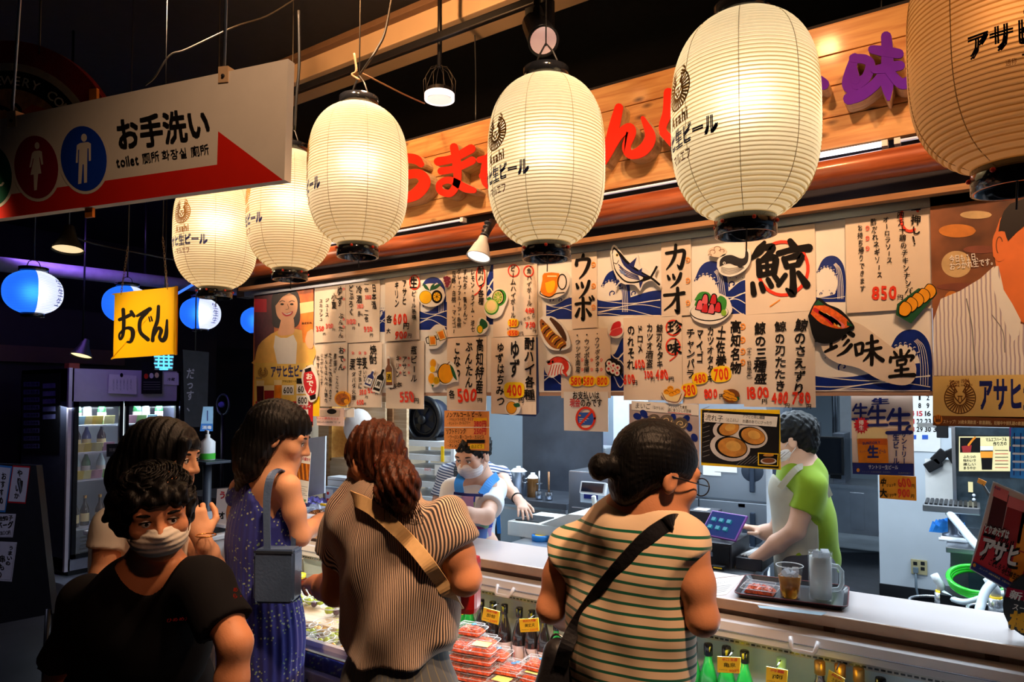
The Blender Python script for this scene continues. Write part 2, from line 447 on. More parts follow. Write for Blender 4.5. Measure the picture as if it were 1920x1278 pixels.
# ------ wooden shop sign
SBX0,SBX1,SBY=-3.75,1.5,2.80
sign=empty('shop_sign',((SBX0+SBX1)/2,SBY+.03,2.61),'long pine plank shop sign with raised red and purple brush letters','sign')
zt,zb=3.10,2.615
for k in range(4):
 a,b=zt-(zt-zb)*k/4,zt-(zt-zb)*(k+1)/4
 MB().box((SBX0,SBY+random.uniform(0,.002),b+.003),(SBX1,SBY+.03,a-.001),bev=.002).build('plank',PINE,sign,True,origin=((SBX0+SBX1)/2+k*.37,SBY,(a+b)/2))
LPL=yplane(SBY-.075)
PURP=mat('letter_purple',srgb(92,30,170),.7,spec=.15);LRED=mat('letter_red',srgb(232,36,10),.6,spec=.25)
def letter(strokes,m):
 side=MB();face=MB();li=0
 for s in strokes:
  v,f=ribbon(s,14,6);k=(len(v)-8)//2
  ol=list(v[:k])+list(v[2*k+4:2*k+8])[::-1]+list(v[k:2*k])[::-1]+list(v[2*k:2*k+4])
  P3=[PL(q[0],q[1],LPL)for q in ol]
  side.prism(P3,(0,.075,0));face.prism([p+np.array([0,-.004-.0006*li,0])for p in P3],(0,.0035,0));li+=1
 o=side.build('letter',LETW,sign,True);face.build('letter_face',m,o,True);return o
letter([[(735,297,14),(758,296,17),(780,299,18),(790,308,12)],[(715,345,14),(750,332,15),(784,326,18),(797,342,22),(780,364,22),(745,378,12)]],LRED)
letter([[(822,303,16),(850,297,15),(884,279,17)],[(828,321,14),(855,316,13),(886,301,15)],[(852,276,15),(857,305,16),(858,340,14),(846,362,14),(827,358,13),(826,344,12),(845,338,13),(872,352,16),(889,357,11)]],LRED)
letter([[(925,282,14),(912,312,18),(918,344,22),(960,345,18),(985,310,12)],[(900,300,12),(975,280,12)],[(905,330,12),(975,310,12)]],LRED)
letter([[(1161,202,16),(1152,238,20),(1140,285,18),(1134,306,8)],[(1137,300,10),(1160,256,16),(1179,240,18),(1184,250,18),(1175,276,16),(1184,290,17),(1207,281,22),(1220,256,20),(1206,222,8)]],LRED)
letter([[(1254,174,18),(1252,210,18),(1243,242,14),(1260,262,14),(1300,290,12)],[(1250,212,14),(1300,196,12),(1330,220,12)],[(1243,250,12),(1275,285,14)]],LRED)
letter([[(1480,120,18),(1500,112,18)],[(1470,160,18),(1500,150,22),(1530,152,24),(1544,158,22)],[(1460,190,18),(1500,178,16)]],PURP)
letter([[(1603,108,16),(1594,136,20),(1590,160,22),(1600,172,16)],[(1600,110,16),(1622,112,18),(1632,122,18),(1624,146,18),(1606,158,22)],[(1600,130,16),(1604,150,18)],[(1592,186,22),(1615,178,22),(1640,160,20),(1656,140,18)],[(1662,70,20),(1664,100,22),(1664,140,24),(1664,165,22),(1666,186,8)],[(1636,94,16),(1662,98,20),(1686,102,18)],[(1640,132,14),(1665,128,20),(1688,124,18)],[(1668,136,16),(1690,158,20),(1708,152,20),(1714,146,14)]],PURP)
zl1,zl0=PY(1545,299,2.72)[2],PY(1545,352,2.72)[2]
lg=MB();n=40;xs=np.linspace(-3.9,1.6,n)
lg.tube([(x,2.74+.006*math.sin(x*2.3),(zl0+zl1)/2+.006*math.sin(x*1.7+1))for x in xs],[(zl1-zl0)/2*(1+.05*math.sin(x*3.1))for x in xs],20)
tag(lg.build('log_lintel',LOGM,origin=(-1.2,2.74,zl0)),'polished red brown log running under the plank sign','log')
struct('trim_1',(-4.0,2.735,PY(1600,384,2.735)[2]),(3.2,2.80,PY(1600,373,2.735)[2]),TRIMW)
struct('trim_2',(-4.0,2.78,PY(1600,400,2.77)[2]-.01),(3.2,2.83,PY(1600,386,2.77)[2]),DSTEEL)
TUBE=mat('lit_tube',(1,1,1),.4,var=0,emit=(.86,.84,1.0),es=3.0)
TUBE2=mat('dim_tube',(.8,.8,.8),.4,var=0,emit=(.86,.84,1.0),es=.35)
for x0,x1 in((-3.3,-2.15),(-1.75,-.55),(-.51,-.22),(-.2,.6)):
 t=empty('fluorescent_tube',((x0+x1)/2,2.785,2.592),{-3.3:'dim thin tube under the left end of the plank sign',-1.75:'long dim thin tube under the middle of the plank sign',-.51:'short bright fluorescent tube under the purple letters',-.2:'dim thin tube under the right end of the plank sign'}[x0],'lamp','tubes tucked under the plank sign')
 MB().tube([(x0+.02,2.775,2.592),(x1-.02,2.775,2.592)],.0105 if x0==-.51 else .006,10).build('tube',TUBE if x0==-.51 else TUBE2,t,True)
 [MB().box((q,2.767,2.581),(q+.02,2.80,2.603)).build('lamp_socket',WHITEPL,t,True)for q in(x0,x1-.02)]
 # ====== MENU BOARD
MY=2.80
MPL=yplane(MY)
mb_x0,mb_x1=PY(589,640,MY)[0],PY(1749,640,MY)[0]
mz0,mz1=PY(1525,733,MY)[2],2.40
menu=empty('menu_board',((mb_x0+mb_x1)/2,MY,mz0),'long white board printed with blue waves behind the menu sheets','menu board')
MB().box((mb_x0,MY,mz0),(mb_x1,MY+.03,mz1)).build('panel',WHITEP,menu,True)
MB().box((mb_x0,MY+.002,mz0-.018),(mb_x1,MY+.035,mz0)).build('bottom_rail',mat('rail_brown',srgb(176,140,120),.4,var=.05),menu,True)
WD=Draw(MPL)
def wave_rect(x0,y0,x1,y1,crest=.35,curl=True,lines=4,flip=False,name='wave_print'):
 """stylised sea in a rectangle of the board: a blue swell, pale contour lines, curling foam"""
 W,H=x1-x0,y1-y0;X=lambda t:(x1-t*W)if flip else(x0+t*W);Y=lambda t:y0+t*H
 top=[(X(t),Y(crest+.16*math.sin(t*4.2+.6)-.05*t))for t in np.linspace(0,1,16)]
 WD.poly(top+[(X(1),y1),(X(0),y1)],WAVEBLUE,1,name)
 for k in range(lines):
  pts=[(X(t),min(y1-1,Y(crest+.1+k*.15+.13*math.sin(t*(3.2+k*.5)+k))))for t in np.linspace(.02,.98,9)]
  WD.stroke(pts,max(1.0,H*.022),WHITEP,2,'wave_foam',3)
 if curl:
  for cx,r in((.25,.12),(.58,.10)):
   a=np.linspace(0,4.6,12);R=r*H
   WD.stroke([(X(cx)+R*(1-.17*t)*math.cos(t+2.6),Y(crest-.10)+R*(1-.17*t)*math.sin(t+2.6))for t in a],max(1.4,H*.035),WAVEBLUE,2,name,2)
  for t in range(5):WD.disc(X(.1+.2*t),Y(max(.03,crest-.32+.07*math.sin(t*3))),max(.8,H*.013),max(.8,H*.013),WAVEBLUE,2,name,8)
def big_wave(x0,y0,x1,y1):
 """one tall breaking wave: a curved blue arm with foam claws over a swell"""
 W,H=x1-x0,y1-y0;P=lambda a,b:(x0+a*W,y0+b*H)
 outer=[P(*q)for q in((.98,.95),(1.0,.55),(.92,.22),(.70,.04),(.42,.02),(.2,.12),(.04,.34))]
 inner=[P(*q)for q in((.10,.36),(.26,.26),(.48,.28),(.66,.42),(.72,.62),(.62,.84),(.40,.99))]
 WD.poly(list(catmull(outer,5))+list(catmull(inner,5)),WAVEBLUE,1,'wave_print')
 for k in range(4):
  o=.05+.055*k
  WD.stroke([P(.95-o,.93),P(.95-o,.6),P(.86-o*.8,.3),P(.68-o*.4,.16+o*.2)],max(1,W*.012),WHITEP,2,'wave_foam',4)
 for cx,cy in((.08,.36),(.18,.30),(.28,.265),(.39,.26),(.50,.285),(.60,.335),(.68,.42)):
  a=np.linspace(0,2.7,7);R=.045*W
  WD.stroke([(P(cx,cy)[0]+R*math.cos(t+3.0),P(cx,cy)[1]+R*(.2+math.sin(t+3.0)))for t in a],max(1.2,W*.030),WAVEBLUE,3,'wave_print',2)
  WD.stroke([(P(cx,cy)[0]+.5*R*math.cos(t+3.0),P(cx,cy)[1]-.6*R+.5*R*math.sin(t+3.0))for t in a],max(.8,W*.014),WHITEP,4,'wave_foam',2)
wave_rect(706,576,724,622,.3,True,3)
wave_rect(786,565,838,618,.22,True,4);big_wave(786,518,836,590)
wave_rect(905,508,925,608,.05,False,4)
wave_rect(1024,556,1072,598,.25,True,3)
wave_rect(1020,676,1054,732,.12,False,4)
wave_rect(1119,536,1240,592,.35,True,5);big_wave(1126,505,1182,590)
wave_rect(1144,642,1170,732,.1,False,5)
wave_rect(1340,518,1398,592,.30,True,4);big_wave(1300,488,1366,592)
big_wave(1530,478,1586,566);wave_rect(1525,540,1585,566,.5,True,1)
wave_rect(1525,655,1748,733,.52,True,6);big_wave(1665,616,1748,730)
WD.build(menu,.0004)
def sheet_quad(x0,x1,yt,yb,Y):
 xm=(x0+x1)/2;X0,X1=PY(x0,(yt+yb)/2,Y)[0],PY(x1,(yt+yb)/2,Y)[0]
 z1,z0=PY(xm,yt,Y)[2],PY(xm,yb,Y)[2]
 return X0,X1,z0,z1
LAM=mat('laminate',(1,1,1),.08,var=0,alpha=.12,spec=.6,bump=.35,bscale=22)
def sheet(name,x0,x1,yt,yb,label,cat='menu sheet',group=None,Y=MY-.009,m=None,lam=True,th=.002,tilt=.0,curl=.004,nob=False):
 """a sheet of paper hanging in the plane Y: slightly curled, its own object with the origin at the middle of its lower edge"""
 X0,X1,z0,z1=sheet_quad(x0,x1,yt,yb,Y);m=m or PAPER
 c=np.array([(X0+X1)/2,Y,z0]);nx,nz=7,7;V=[];Fc=[]
 ph=random.uniform(0,6)
 for s in(0,1):
  for i in range(nx):
   for j in range(nz):
    u,v=i/(nx-1),j/(nz-1)
    V.append((X0+u*(X1-X0)-c[0],s*th+curl*(.4*math.sin(u*5+ph)*(1-v)+(v-.5)**2*.0),v*(z1-z0)))
 N=nx*nz
 for i in range(nx-1):
  for j in range(nz-1):
   a=i*nz+j;q=(a,a+nz,a+nz+1,a+1);Fc+=[q,tuple(k+N for k in q[::-1])]
 rim=[i*nz for i in range(nx)]+[(nx-1)*nz+j for j in range(1,nz)]+[i*nz+nz-1 for i in range(nx-2,-1,-1)]+[j for j in range(nz-2,0,-1)]
 for a,b in zip(rim,rim[1:]+rim[:1]):Fc.append((a,a+N,b+N,b))
 o=mesh(name,V,Fc,m,smooth=False);o.location=c;tag(o,label,cat,group)
 return o,Draw(yplane(Y-curl*.4-.0004),jit=1.0)
def red_no(d,x,y,r):
 a=np.linspace(0,7.2,12);d.stroke([(x+r*(1-.11*t)*math.cos(-t+2),y+r*1.1*(1-.11*t)*math.sin(-t+2))for t in a],max(1.0,r*.33),ORG if r>5 else RED,3,'price_lettering',2)
def price(d,x,y,txt,h,w=None,m=None,yen=None):
 w=w or h*.62*len(txt)
 d.htext(x-w/2,y,x+w/2,y-h*.06,txt,h*1.35,m or RED,.045,4,'price_lettering')
 if yen:d._glyph('円',yen[0],yen[1],h*.55 if len(yen)<3 else yen[2],h*.6 if len(yen)<3 else yen[2],INK,.03,4,'lettering')
def ring_red(d,x,y,rx,ry,w=2.0):d.ring(x,y,rx,ry,w,RED,2,'red_circle',-70,300)
preload('酎ハイ各種',.02)
MG='hand lettered menu sheets on the board'
o,d=sheet('menu_sheet',590,648,530,641,'paper menu sheet of fruit drinks, upper row nearest the poster of a woman',group=MG)
d.vtext(637,535,575,'ゆず',11,INK);d.vtext(639,586,634,'ぶんたん',9,INK);d.vtext(626,549,580,'小夏',9,INK)
d.vtext(613,558,594,'ジュース',7,INK);d.vtext(602,560,602,'スカッシュ',7,INK)
price(d,600,616,'350',10,16,yen=(608,626));price(d,617,611,'300',9,14,yen=(625,618))
for y in(541,560,598,612):red_no(d,644,y,2.2)
d.build(o)
o,d=sheet('menu_sheet',648.5,712,520,641,'glossy paper menu sheet of sake, upper row with glare patches',group=MG)
d.vtext(701,532,580,'日本酒',9,INK);d.vtext(687,528,548,'一合',9,INK);d.vtext(687,580,604,'二合',8,INK);d.vtext(673,534,570,'冷酒',11,INK)
d.vtext(658,533,592,'どぶろく',9,INK);d.vtext(673,582,594,'各',6,INK);d.vtext(672,600,616,'ー',6,INK)
price(d,690,557,'380',8,12);price(d,675,574,'350',8,12,yen=(678,590));price(d,658,603,'1100',10,17,yen=(663,615));price(d,690,617,'950',11,17,yen=(696,628));d.build(o)
o,d=sheet('menu_sheet',722,786,514,638,'paper menu sheet of draught beer with a red circled first character',group=MG)
d.vtext(776,517,543,'生',16,INK,.035);ring_red(d,777,529,9,13);d.vtext(776,545,600,'ビール各種',9,INK);d.vtext(758,523,572,'アサヒ',9,INK);d.vtext(744,526,577,'キリン',9,INK)
d.vtext(730,590,606,'各',10,INK);price(d,750,598,'600',21,27,yen=(761,611));d.vtext(728,615,625,'大',8,INK);price(d,752,628,'900',14,24,yen=(768,629));d.build(o)
o,d=sheet('menu_sheet',838,912,497,630,'paper menu sheet listing fruit highballs in five columns, upper row',group=MG)
d.vtext(902,499,572,'酎ハイ各種',11,INK);ring_red(d,901,518,8,20);d.vtext(886,504,623,'レモン・ライム・逆七',8,INK);d.vtext(872,503,608,'すだち・青りんご',8,INK)
d.vtext(861,504,614,'グレープフルーツ・赤桃',8,INK);d.vtext(851,508,627,'巨峰・白桃・マンゴー',8,INK)
d.stroke([(902,537),(898,546),(890,553)],2,RED,2,'red_circle');d.build(o)
o,d=sheet('menu_sheet',925,1007,487,630,'paper menu sheet of whisky highballs with two circled first characters',group=MG)
d.vtext(992,502,574,'角ハイボール',9,INK);d.vtext(962,497,597,'ビームハイボール',10,INK);ring_red(d,963,507,10,11);ring_red(d,991,508,9,10)
price(d,993,582,'400',10,18,yen=(1000,592));price(d,994,609,'750',11,20,yen=(1002,620));d.htext(980,598,994,595,'メガ',7,INK);d.htext(950,617,958,615,'メガ',5,INK)
d._glyph('円',976,605,6,7,INK,.03,4,'lettering');d._glyph('円',978,625,6,7,INK,.03,4,'lettering');d.build(o)
def price_tag(x,y,rx,ry,txt,lab,m=None,round_=True,Y=MY-.014,rot=.0,tm=None):
 pl=yplane(Y);a=np.linspace(0,2*math.pi,24,endpoint=False)
 e=.55 if not round_ else .75
 pts=[]
 for t in a:
  c,s=math.cos(t),math.sin(t);px=rx*math.copysign(abs(c)**e,c);py=ry*math.copysign(abs(s)**e,s)
  pts.append((x+px*math.cos(rot)-py*math.sin(rot),y+px*math.sin(rot)+py*math.cos(rot)))
 o=board('price_tag',pts,pl,.003,m or YEL,lab,'price tag','yellow price tags stuck on the menu')
 d=Draw(pl,jit=.6);c,s=math.cos(rot),math.sin(rot)
 d.htext(x-rx*.78*c,y-rx*.78*s,x+rx*.78*c,y+rx*.78*s,txt,ry*2.0,tm or RED,.04,1,'price_lettering');d.build(o)
price_tag(962,605,10,8,'300','small yellow price tag reading 300 on the highball sheet')
price_tag(962,624,11,6,'550','small orange price tag reading 550 below the 300 tag',ORG)
o,d=sheet('menu_sheet',592,651,645,762,'paper menu sheet of oden with six fine columns, lower row',group=MG)
d.vtext(640,649,696,'おでん',11,INK)
for x,y0,y1,s in((628,662,700,'厚揚げ'),(632,704,746,'こんにゃく'),(619,660,752,'たまご大根竹の子'),(611,662,756,'がんもはんぺん餅巾'),(603,662,722,'じゃがいもしらす'),(596,666,704,'牛すじ')):d.vtext(x,y0,y1,s,5.5,INK)
for y in(656,674,688):red_no(d,645,y,2.2)
d.build(o)
o,d=sheet('menu_sheet',653,716,643,763,'paper menu sheet of shochu with red dotted columns, lower row',group=MG)
d.vtext(700,647,683,'焼酎',14,INK);d.vtext(684,669,692,'麦',10,INK);d.vtext(684,693,727,'いいちこ',6,INK);d.vtext(674,669,692,'芋',10,INK);d.vtext(675,693,729,'さまに',7,INK)
d.vtext(661,671,695,'栗',11,INK);d.vtext(663,696,750,'ダバダ火振',8,INK);price(d,680,735,'500',10,13,yen=(687,744));price(d,697,732,'500',10,15,yen=(706,737));price(d,675,754,'600',9,14,yen=(684,757))
for x in(661,674,684):red_no(d,x,661,2.6)
d.build(o)
o,d=sheet('menu_sheet',724,795,641,766,'paper menu sheet of bottled beer priced 550 in red, lower row',group=MG)
d.vtext(776,648,718,'瓶ビール',12,INK);d.vtext(758,667,706,'アサヒ',9,INK);d.vtext(746,665,708,'キリン',8,INK);d.htext(728,726,754,720,'各1本',11,INK);price(d,762,744,'550',20,27,yen=(781,751))
for y in(671,684,698):red_no(d,750,y,2.2);red_no(d,766,y,2.2)
d.build(o)
o,d=sheet('menu_sheet',838,912,632,769,'paper menu sheet of local citrus drinks priced 500 in red',group=MG)
d.vtext(899,634,738,'高知特産',15,INK,.03);d.vtext(879,639,728,'ぶんたん',14,INK,.03);d.vtext(857,640,713,'こなつ',13,INK,.03);d.vtext(847,730,748,'各',11,INK);price(d,876,741,'500',24,38,yen=(899,750,9));d.build(o)
board('lamination_edge',[(923,640),(1008,632),(1011,772),(1004,781),(922,775)],yplane(MY-.003),.001,mat('blue_backing',srgb(60,74,120),.3),'blue backing card behind the big citrus highball sheet','backing card')
o,d=sheet('menu_sheet',921,1005,631,776,'paper menu sheet of citrus highballs in large brush columns, yellow 400 tag',group=MG)
d.vtext(993,632,752,'酎ハイ各種',19,INK,.035);d.vtext(965,638,708,'ゆず',18,INK,.035);d.vtext(938,641,762,'ゆずはちみつ',15,INK,.03);d._glyph('円',977,750,10,12,INK,.03,4,'lettering');d.build(o)
price_tag(964,731,19,15,'400','large yellow price tag reading 400 on the citrus highball sheet',round_=False)
# brush written banners ---------
def brush(d,strokes,m=INK,name='lettering',layer=3):
 for s in strokes:d.stroke(s,6,m,layer,name,5)
def B(ox,oy,sx,sy,wk,strokes):return[[(ox+p[0]*sx,oy+p[1]*sy,(p[2]if len(p)>2 else .12)*wk)for p in s]for s in strokes]
K_U=[[(.52,.02,.12),(.50,.14,.16)],[(.16,.24,.12),(.14,.42,.16)],[(.18,.24,.10),(.5,.20,.12),(.84,.22,.15),(.76,.5,.15),(.55,.78,.11),(.3,.97,.04)]]
K_TSU=[[(.12,.22,.1),(.2,.42,.16)],[(.42,.15,.1),(.48,.36,.16)],[(.86,.08,.15),(.76,.4,.16),(.55,.72,.11),(.28,.96,.04)]]
K_BO=[[(.08,.30,.13),(.45,.25,.10),(.80,.26,.13)],[(.45,.05,.13),(.46,.5,.15),(.45,.92,.16),(.36,.86,.06)],[(.26,.48,.10),(.10,.78,.15)],[(.62,.50,.08),(.82,.74,.17)],[(.78,.02,.08),(.86,.14,.12)],[(.92,-.03,.08),(1.0,.1,.12)]]
K_KA=[[(.06,.34,.12),(.5,.28,.12),(.88,.24,.14),(.86,.55,.15),(.72,.92,.15),(.58,.80,.06)],[(.5,.02,.12),(.46,.4,.14),(.3,.72,.11),(.06,.98,.04)]]
K_O=[[(.04,.28,.12),(.5,.24,.11),(.96,.18,.14)],[(.66,.0,.14),(.68,.5,.15),(.68,.95,.17),(.54,.86,.06)],[(.62,.3,.1),(.4,.62,.10),(.04,.88,.05)]]
K_KUJIRA=[[(.22,.02,.06),(.14,.16,.14),(.0,.32,.05)],[(.20,.12,.09),(.36,.10,.11),(.30,.22,.09),(.18,.32,.05)],[(.12,.36,.09),(.14,.62,.11)],[(.14,.36,.07),(.40,.30,.11),(.38,.58,.11)],[(.26,.34,.06),(.27,.58,.07)],[(.16,.47,.06),(.36,.44,.06)],[(.15,.62,.08),(.36,.57,.08)],[(.02,.78,.08),(.04,.96,.10)],[(.16,.78,.08),(.20,.90,.09)],[(.28,.70,.08),(.34,.82,.09)],[(.38,.62,.08),(.46,.74,.09)],[(.66,.0,.10),(.72,.10,.13)],[(.46,.22,.09),(.7,.15,.09),(.98,.12,.13)],[(.55,.32,.09),(.60,.46,.10)],[(.56,.32,.07),(.84,.26,.11),(.80,.42,.10)],[(.60,.47,.08),(.80,.42,.08)],[(.70,.52,.10),(.71,.75,.11),(.70,.96,.13),(.60,.88,.05)],[(.58,.62,.08),(.46,.80,.08)],[(.80,.58,.08),(.94,.80,.13)]]
K_AJI=[[(.04,.32,.08),(.10,.66,.11)],[(.05,.32,.07),(.30,.28,.10),(.28,.58,.10)],[(.10,.66,.08),(.28,.60,.08)],[(.44,.28,.08),(.82,.20,.10)],[(.36,.52,.08),(.94,.42,.10)],[(.62,.02,.10),(.63,.5,.13),(.62,.98,.11)],[(.60,.52,.08),(.50,.70,.09),(.34,.86,.05)],[(.66,.52,.08),(.80,.70,.11),(1.0,.84,.14)]]
K_DOU=[[(.48,.0,.10),(.49,.16,.11)],[(.24,.06,.07),(.32,.18,.10)],[(.78,.02,.09),(.66,.18,.06)],[(.12,.26,.09),(.10,.42,.10)],[(.14,.28,.08),(.5,.24,.08),(.92,.22,.11),(.84,.38,.07)],[(.34,.38,.07),(.36,.54,.08)],[(.34,.38,.06),(.66,.34,.09),(.64,.50,.08)],[(.36,.55,.07),(.64,.50,.07)],[(.28,.74,.08),(.74,.68,.09)],[(.50,.56,.09),(.50,.92,.10)],[(.08,.96,.10),(.5,.91,.10),(.96,.90,.13)]]
K_CHIN=[[(.06,.16,.08),(.40,.10,.09)],[(.06,.44,.08),(.38,.38,.08)],[(.0,.84,.07),(.40,.66,.11)],[(.22,.14,.09),(.22,.74,.09)],[(.66,.0,.09),(.54,.2,.08),(.36,.36,.04)],[(.66,.02,.06),(.80,.16,.11),(1.0,.28,.14)],[(.74,.32,.09),(.62,.44,.05)],[(.84,.46,.10),(.66,.64,.05)],[(.94,.62,.12),(.72,.84,.10),(.44,.98,.04)]]
o,d=sheet('menu_banner',1072,1119,457,615,'tall narrow paper banner with three brush characters at the left of the tuna cut-out','menu sheet')
brush(d,B(1076,476,34,47,44,K_U));brush(d,B(1077,524,32,36,40,K_TSU));brush(d,B(1077,556,36,46,44,K_BO))
for y in(495,535,575):red_no(d,1112,y,5.2)
d.build(o)
o,d=sheet('menu_banner',1240,1296,442,592,'tall narrow paper banner with three brush characters at the right of the tuna cut-out','menu sheet')
brush(d,B(1247,458,40,48,46,K_KA));brush(d,B(1248,510,33,30,40,K_TSU));brush(d,B(1244,540,40,47,46,K_O))
for y in(486,525,567):red_no(d,1289,y,5.2)
d.build(o)
o,d=sheet('menu_sheet',1169,1279,592,750,'paper menu sheet of delicacies with two red circled characters',group=MG)
brush(d,B(1251,601,26,26,34,K_CHIN));brush(d,B(1251,639,25,26,34,K_AJI));ring_red(d,1262,614,13,14,2.6);ring_red(d,1262,649,13,15,2.6);d.stroke([(1271,660),(1266,668),(1256,676)],2,RED,2,'red_circle')
d.vtext(1237,607,691,'鯨刃タタキ',12,INK,.03);d.vtext(1218,606,690,'カツオ酒盗',13,INK,.03);d.vtext(1200,608,662,'ドロメ',12,INK,.03);d.vtext(1183,608,694,'のれそれ',14,INK,.03)
price(d,1199,682,'600',15,19,yen=(1205,690,8));price(d,1180,711,'600',20,22,yen=(1191,717,10));price(d,1216,702,'300',14,17,yen=(1224,710,9));price(d,1241,702,'480',18,24,yen=(1258,710,10));d.build(o)
o,d=sheet('menu_sheet',1052,1145,617,746,'paper menu sheet of moray eel dishes above three yellow oval tags',group=MG)
d.vtext(1120,620,699,'・ウツボタタキ',9,INK);d.vtext(1100,621,699,'・ウツボ唐揚',10,INK);d.vtext(1083,622,699,'・ウツボ南蛮',10,INK)
for x in(1091,1109,1127):
 for y in(674,692):red_no(d,x,y,3)
d.build(o)
for x,t,l in((1080,'580','left'),(1103,'580','middle'),(1129,'800','right')):price_tag(x,714,13,10,t,{'left':'yellow oval price tag reading 580, leftmost of three under the moray eel sheet','middle':'yellow oval price tag reading 580, middle of three under the moray eel sheet','right':'yellow oval price tag reading 800 under the moray eel sheet'}[l])
o,d=sheet('menu_sheet',1279.5,1396,591,757,'paper menu sheet of local specialties with three yellow tags overlapping it',group=MG)
d.vtext(1380,600,702,'高知名物',20,INK,.035);d.vtext(1352,611,690,'土佐巻',19,INK,.03);d.vtext(1332,612,718,'カツオタタキ',13,INK,.03);d.vtext(1312,615,681,'マイゴ',14,INK,.03);d.vtext(1295,615,710,'チャンバラ',15,INK,.03)
price(d,1332,738,'800',17,26,yen=(1353,743,10))
for y in(611,636,658,678):red_no(d,1392,y,6)
d.build(o)
price_tag(1352,701,19,15,'700','largest yellow price tag on the specialties sheet, reading 700',rot=-.12);price_tag(1312,709,15,11,'480','yellow price tag reading 480 tilted on the specialties sheet',rot=-.15);price_tag(1292,731,15,13,'580','yellow price tag reading 580 at the lower corner of the specialties sheet',rot=-.15)
o,d=sheet('menu_sheet',1397,1529,428,586,'paper sheet with one huge brush character for whale in a red circle',group=MG)
brush(d,B(1409,452,110,102,118,K_KUJIRA));d.ring(1468,503,47,50,6,RED,2,'red_circle',-120,195);d.stroke([(1462,562),(1450,570),(1444,574)],2,ORG,2,'red_circle');d.build(o)
o,d=sheet('menu_sheet',1394,1528,586.5,763,'paper menu sheet of whale dishes with three large red prices',group=MG)
d.vtext(1502,598,740,'鯨のさえずり',24,INK,.035,x1=1499);d.vtext(1463,601,734,'鯨の刃たたき',21,INK,.03);d.vtext(1426,604,721,'鯨の三種盛',23,INK,.035);d.vtext(1405,645,716,'（土・日限定）',9,INK)
price(d,1421,736,'1800',22,44,yen=(1434,752,10));price(d,1462,746,'480',22,34,yen=(1476,760,9));price(d,1503,746,'780',22,37,yen=(1516,762,9));d.build(o)
o,d=sheet('menu_sheet',1586,1746,376,582,'creased paper menu sheet of fried chicken priced 850 at the upper right',group=MG)
d.vtext(1718,384,460,'一押し！',19,INK,.035);d.ring(1706,408,17,25,5,RED,2,'red_circle',60,330);d.vtext(1688,396,566,'四万十鶏のチキンナンバン',13,INK,.025,x1=1706);d.vtext(1661,405,494,'オーロラソース',11,INK,x1=1668);d.vtext(1637,409,522,'酢だれネギソース',11,INK,x1=1650);d.vtext(1612,420,548,'お持ち帰りできます',10,INK,x1=1618)
price(d,1657,549,'850',26,50,yen=(1688,557,11))
for y in(427,446,465):red_no(d,1626,y,4.5)
d.build(o)
o=board('name_plate',catmull([(1536,628),(1548,602),(1570,596),(1610,606),(1640,626),(1675,652),(1706,668),(1718,690),(1712,714),(1690,722),(1650,712),(1610,690),(1570,680),(1545,662),(1536,628)],4)[:-1],yplane(MY-.016),.006,PAPER,'cream name plate with a wavy outline and three black brush characters over the waves','sign')
d=Draw(yplane(MY-.016));brush(d,B(1547,612,52,56,66,K_CHIN));brush(d,B(1601,628,54,56,62,K_AJI));brush(d,B(1664,656,52,52,64,K_DOU));d.build(o)
# ------ raised cut-out pictures
def cut(name,label,outline,fn,Y=MY-.022,m=None,smooth=4,th=.005,cat='cut-out',group='cut-out food pictures on the menu'):
 pl=yplane(Y);pts=catmull(list(outline)+[outline[0]],smooth)[:-1]if smooth else outline
 o=board(name,pts,pl,th,m or WHITEP,label,cat,group);d=Draw(pl);fn(d);d.build(o);return o
def ell(cx,cy,rx,ry,n=10,rot=.0):
 a=np.linspace(0,2*math.pi,n,endpoint=False);return[(cx+rx*math.cos(t)*math.cos(rot)-ry*math.sin(t)*math.sin(rot),cy+rx*math.cos(t)*math.sin(rot)+ry*math.sin(t)*math.cos(rot))for t in a]
LEMON=mat('print_lemon',srgb(248,190,16),.5,var=.1);LIME=mat('print_lime',srgb(130,178,50),.5,var=.1);LIMEL=mat('print_lime_light',srgb(206,222,130),.5);ORNG=mat('print_citrus',srgb(240,160,20),.5,var=.1)
def slice_(d,x,y,rx,ry,rim,flesh):
 d.disc(x,y,rx,ry,rim,1);d.disc(x,y,rx*.84,ry*.84,CREAM,2);
 for k in range(8):
  a=k*math.pi/4;d.poly([(x+.1*rx*math.cos(a),y+.1*ry*math.sin(a)),(x+.74*rx*math.cos(a-.33),y+.74*ry*math.sin(a-.33)),(x+.74*rx*math.cos(a+.33),y+.74*ry*math.sin(a+.33))],flesh,3)
def f(d):
 d.poly([(806,545),(800,535),(792,531),(797,541)],DKGREEN,1,smooth=3);d.poly([(810,544),(815,535),(828,531),(820,540)],DKGREEN,1,smooth=3);d.poly([(806,546),(808,536),(815,531),(812,541)],DKGREEN,1,smooth=3)
 d.disc(798,557,12,12.5,INK,1);d.disc(798,557,11.3,11.8,LEMON,2);d.disc(819,556,10.3,12.3,INK,2);slice_(d,819,556,9.6,11.6,LEMON,LEMON)
cut('lemon_picture','cut-out of a whole lemon and a half lemon with leaves',ell(808,553,26,22),f)
def f(d):
 for x,y in((834,521),(838,520),(842,522),(835,526),(839,525),(842,528),(837,531),(840,532),(838,536)):d.disc(x,y,3,3,mat('print_grape',srgb(122,26,60),.5),1)
cut('grape_picture','small cut-out of a dark red bunch of grapes',ell(838,527,7,12),f,m=PAPER)
def f(d):
 d.disc(936,558,13,16,GREENP,1,rot=.3);slice_(d,934,557,11,14,LIMEL,LIME);d.disc(922,575,13.5,15,GREENP,2,rot=.2);d.disc(921,574,12,13,LIMEL,3);d.disc(921,573,9,10,CREAM,4);d.poly([(911,560),(918,556),(922,559),(915,563)],GREENP,4)
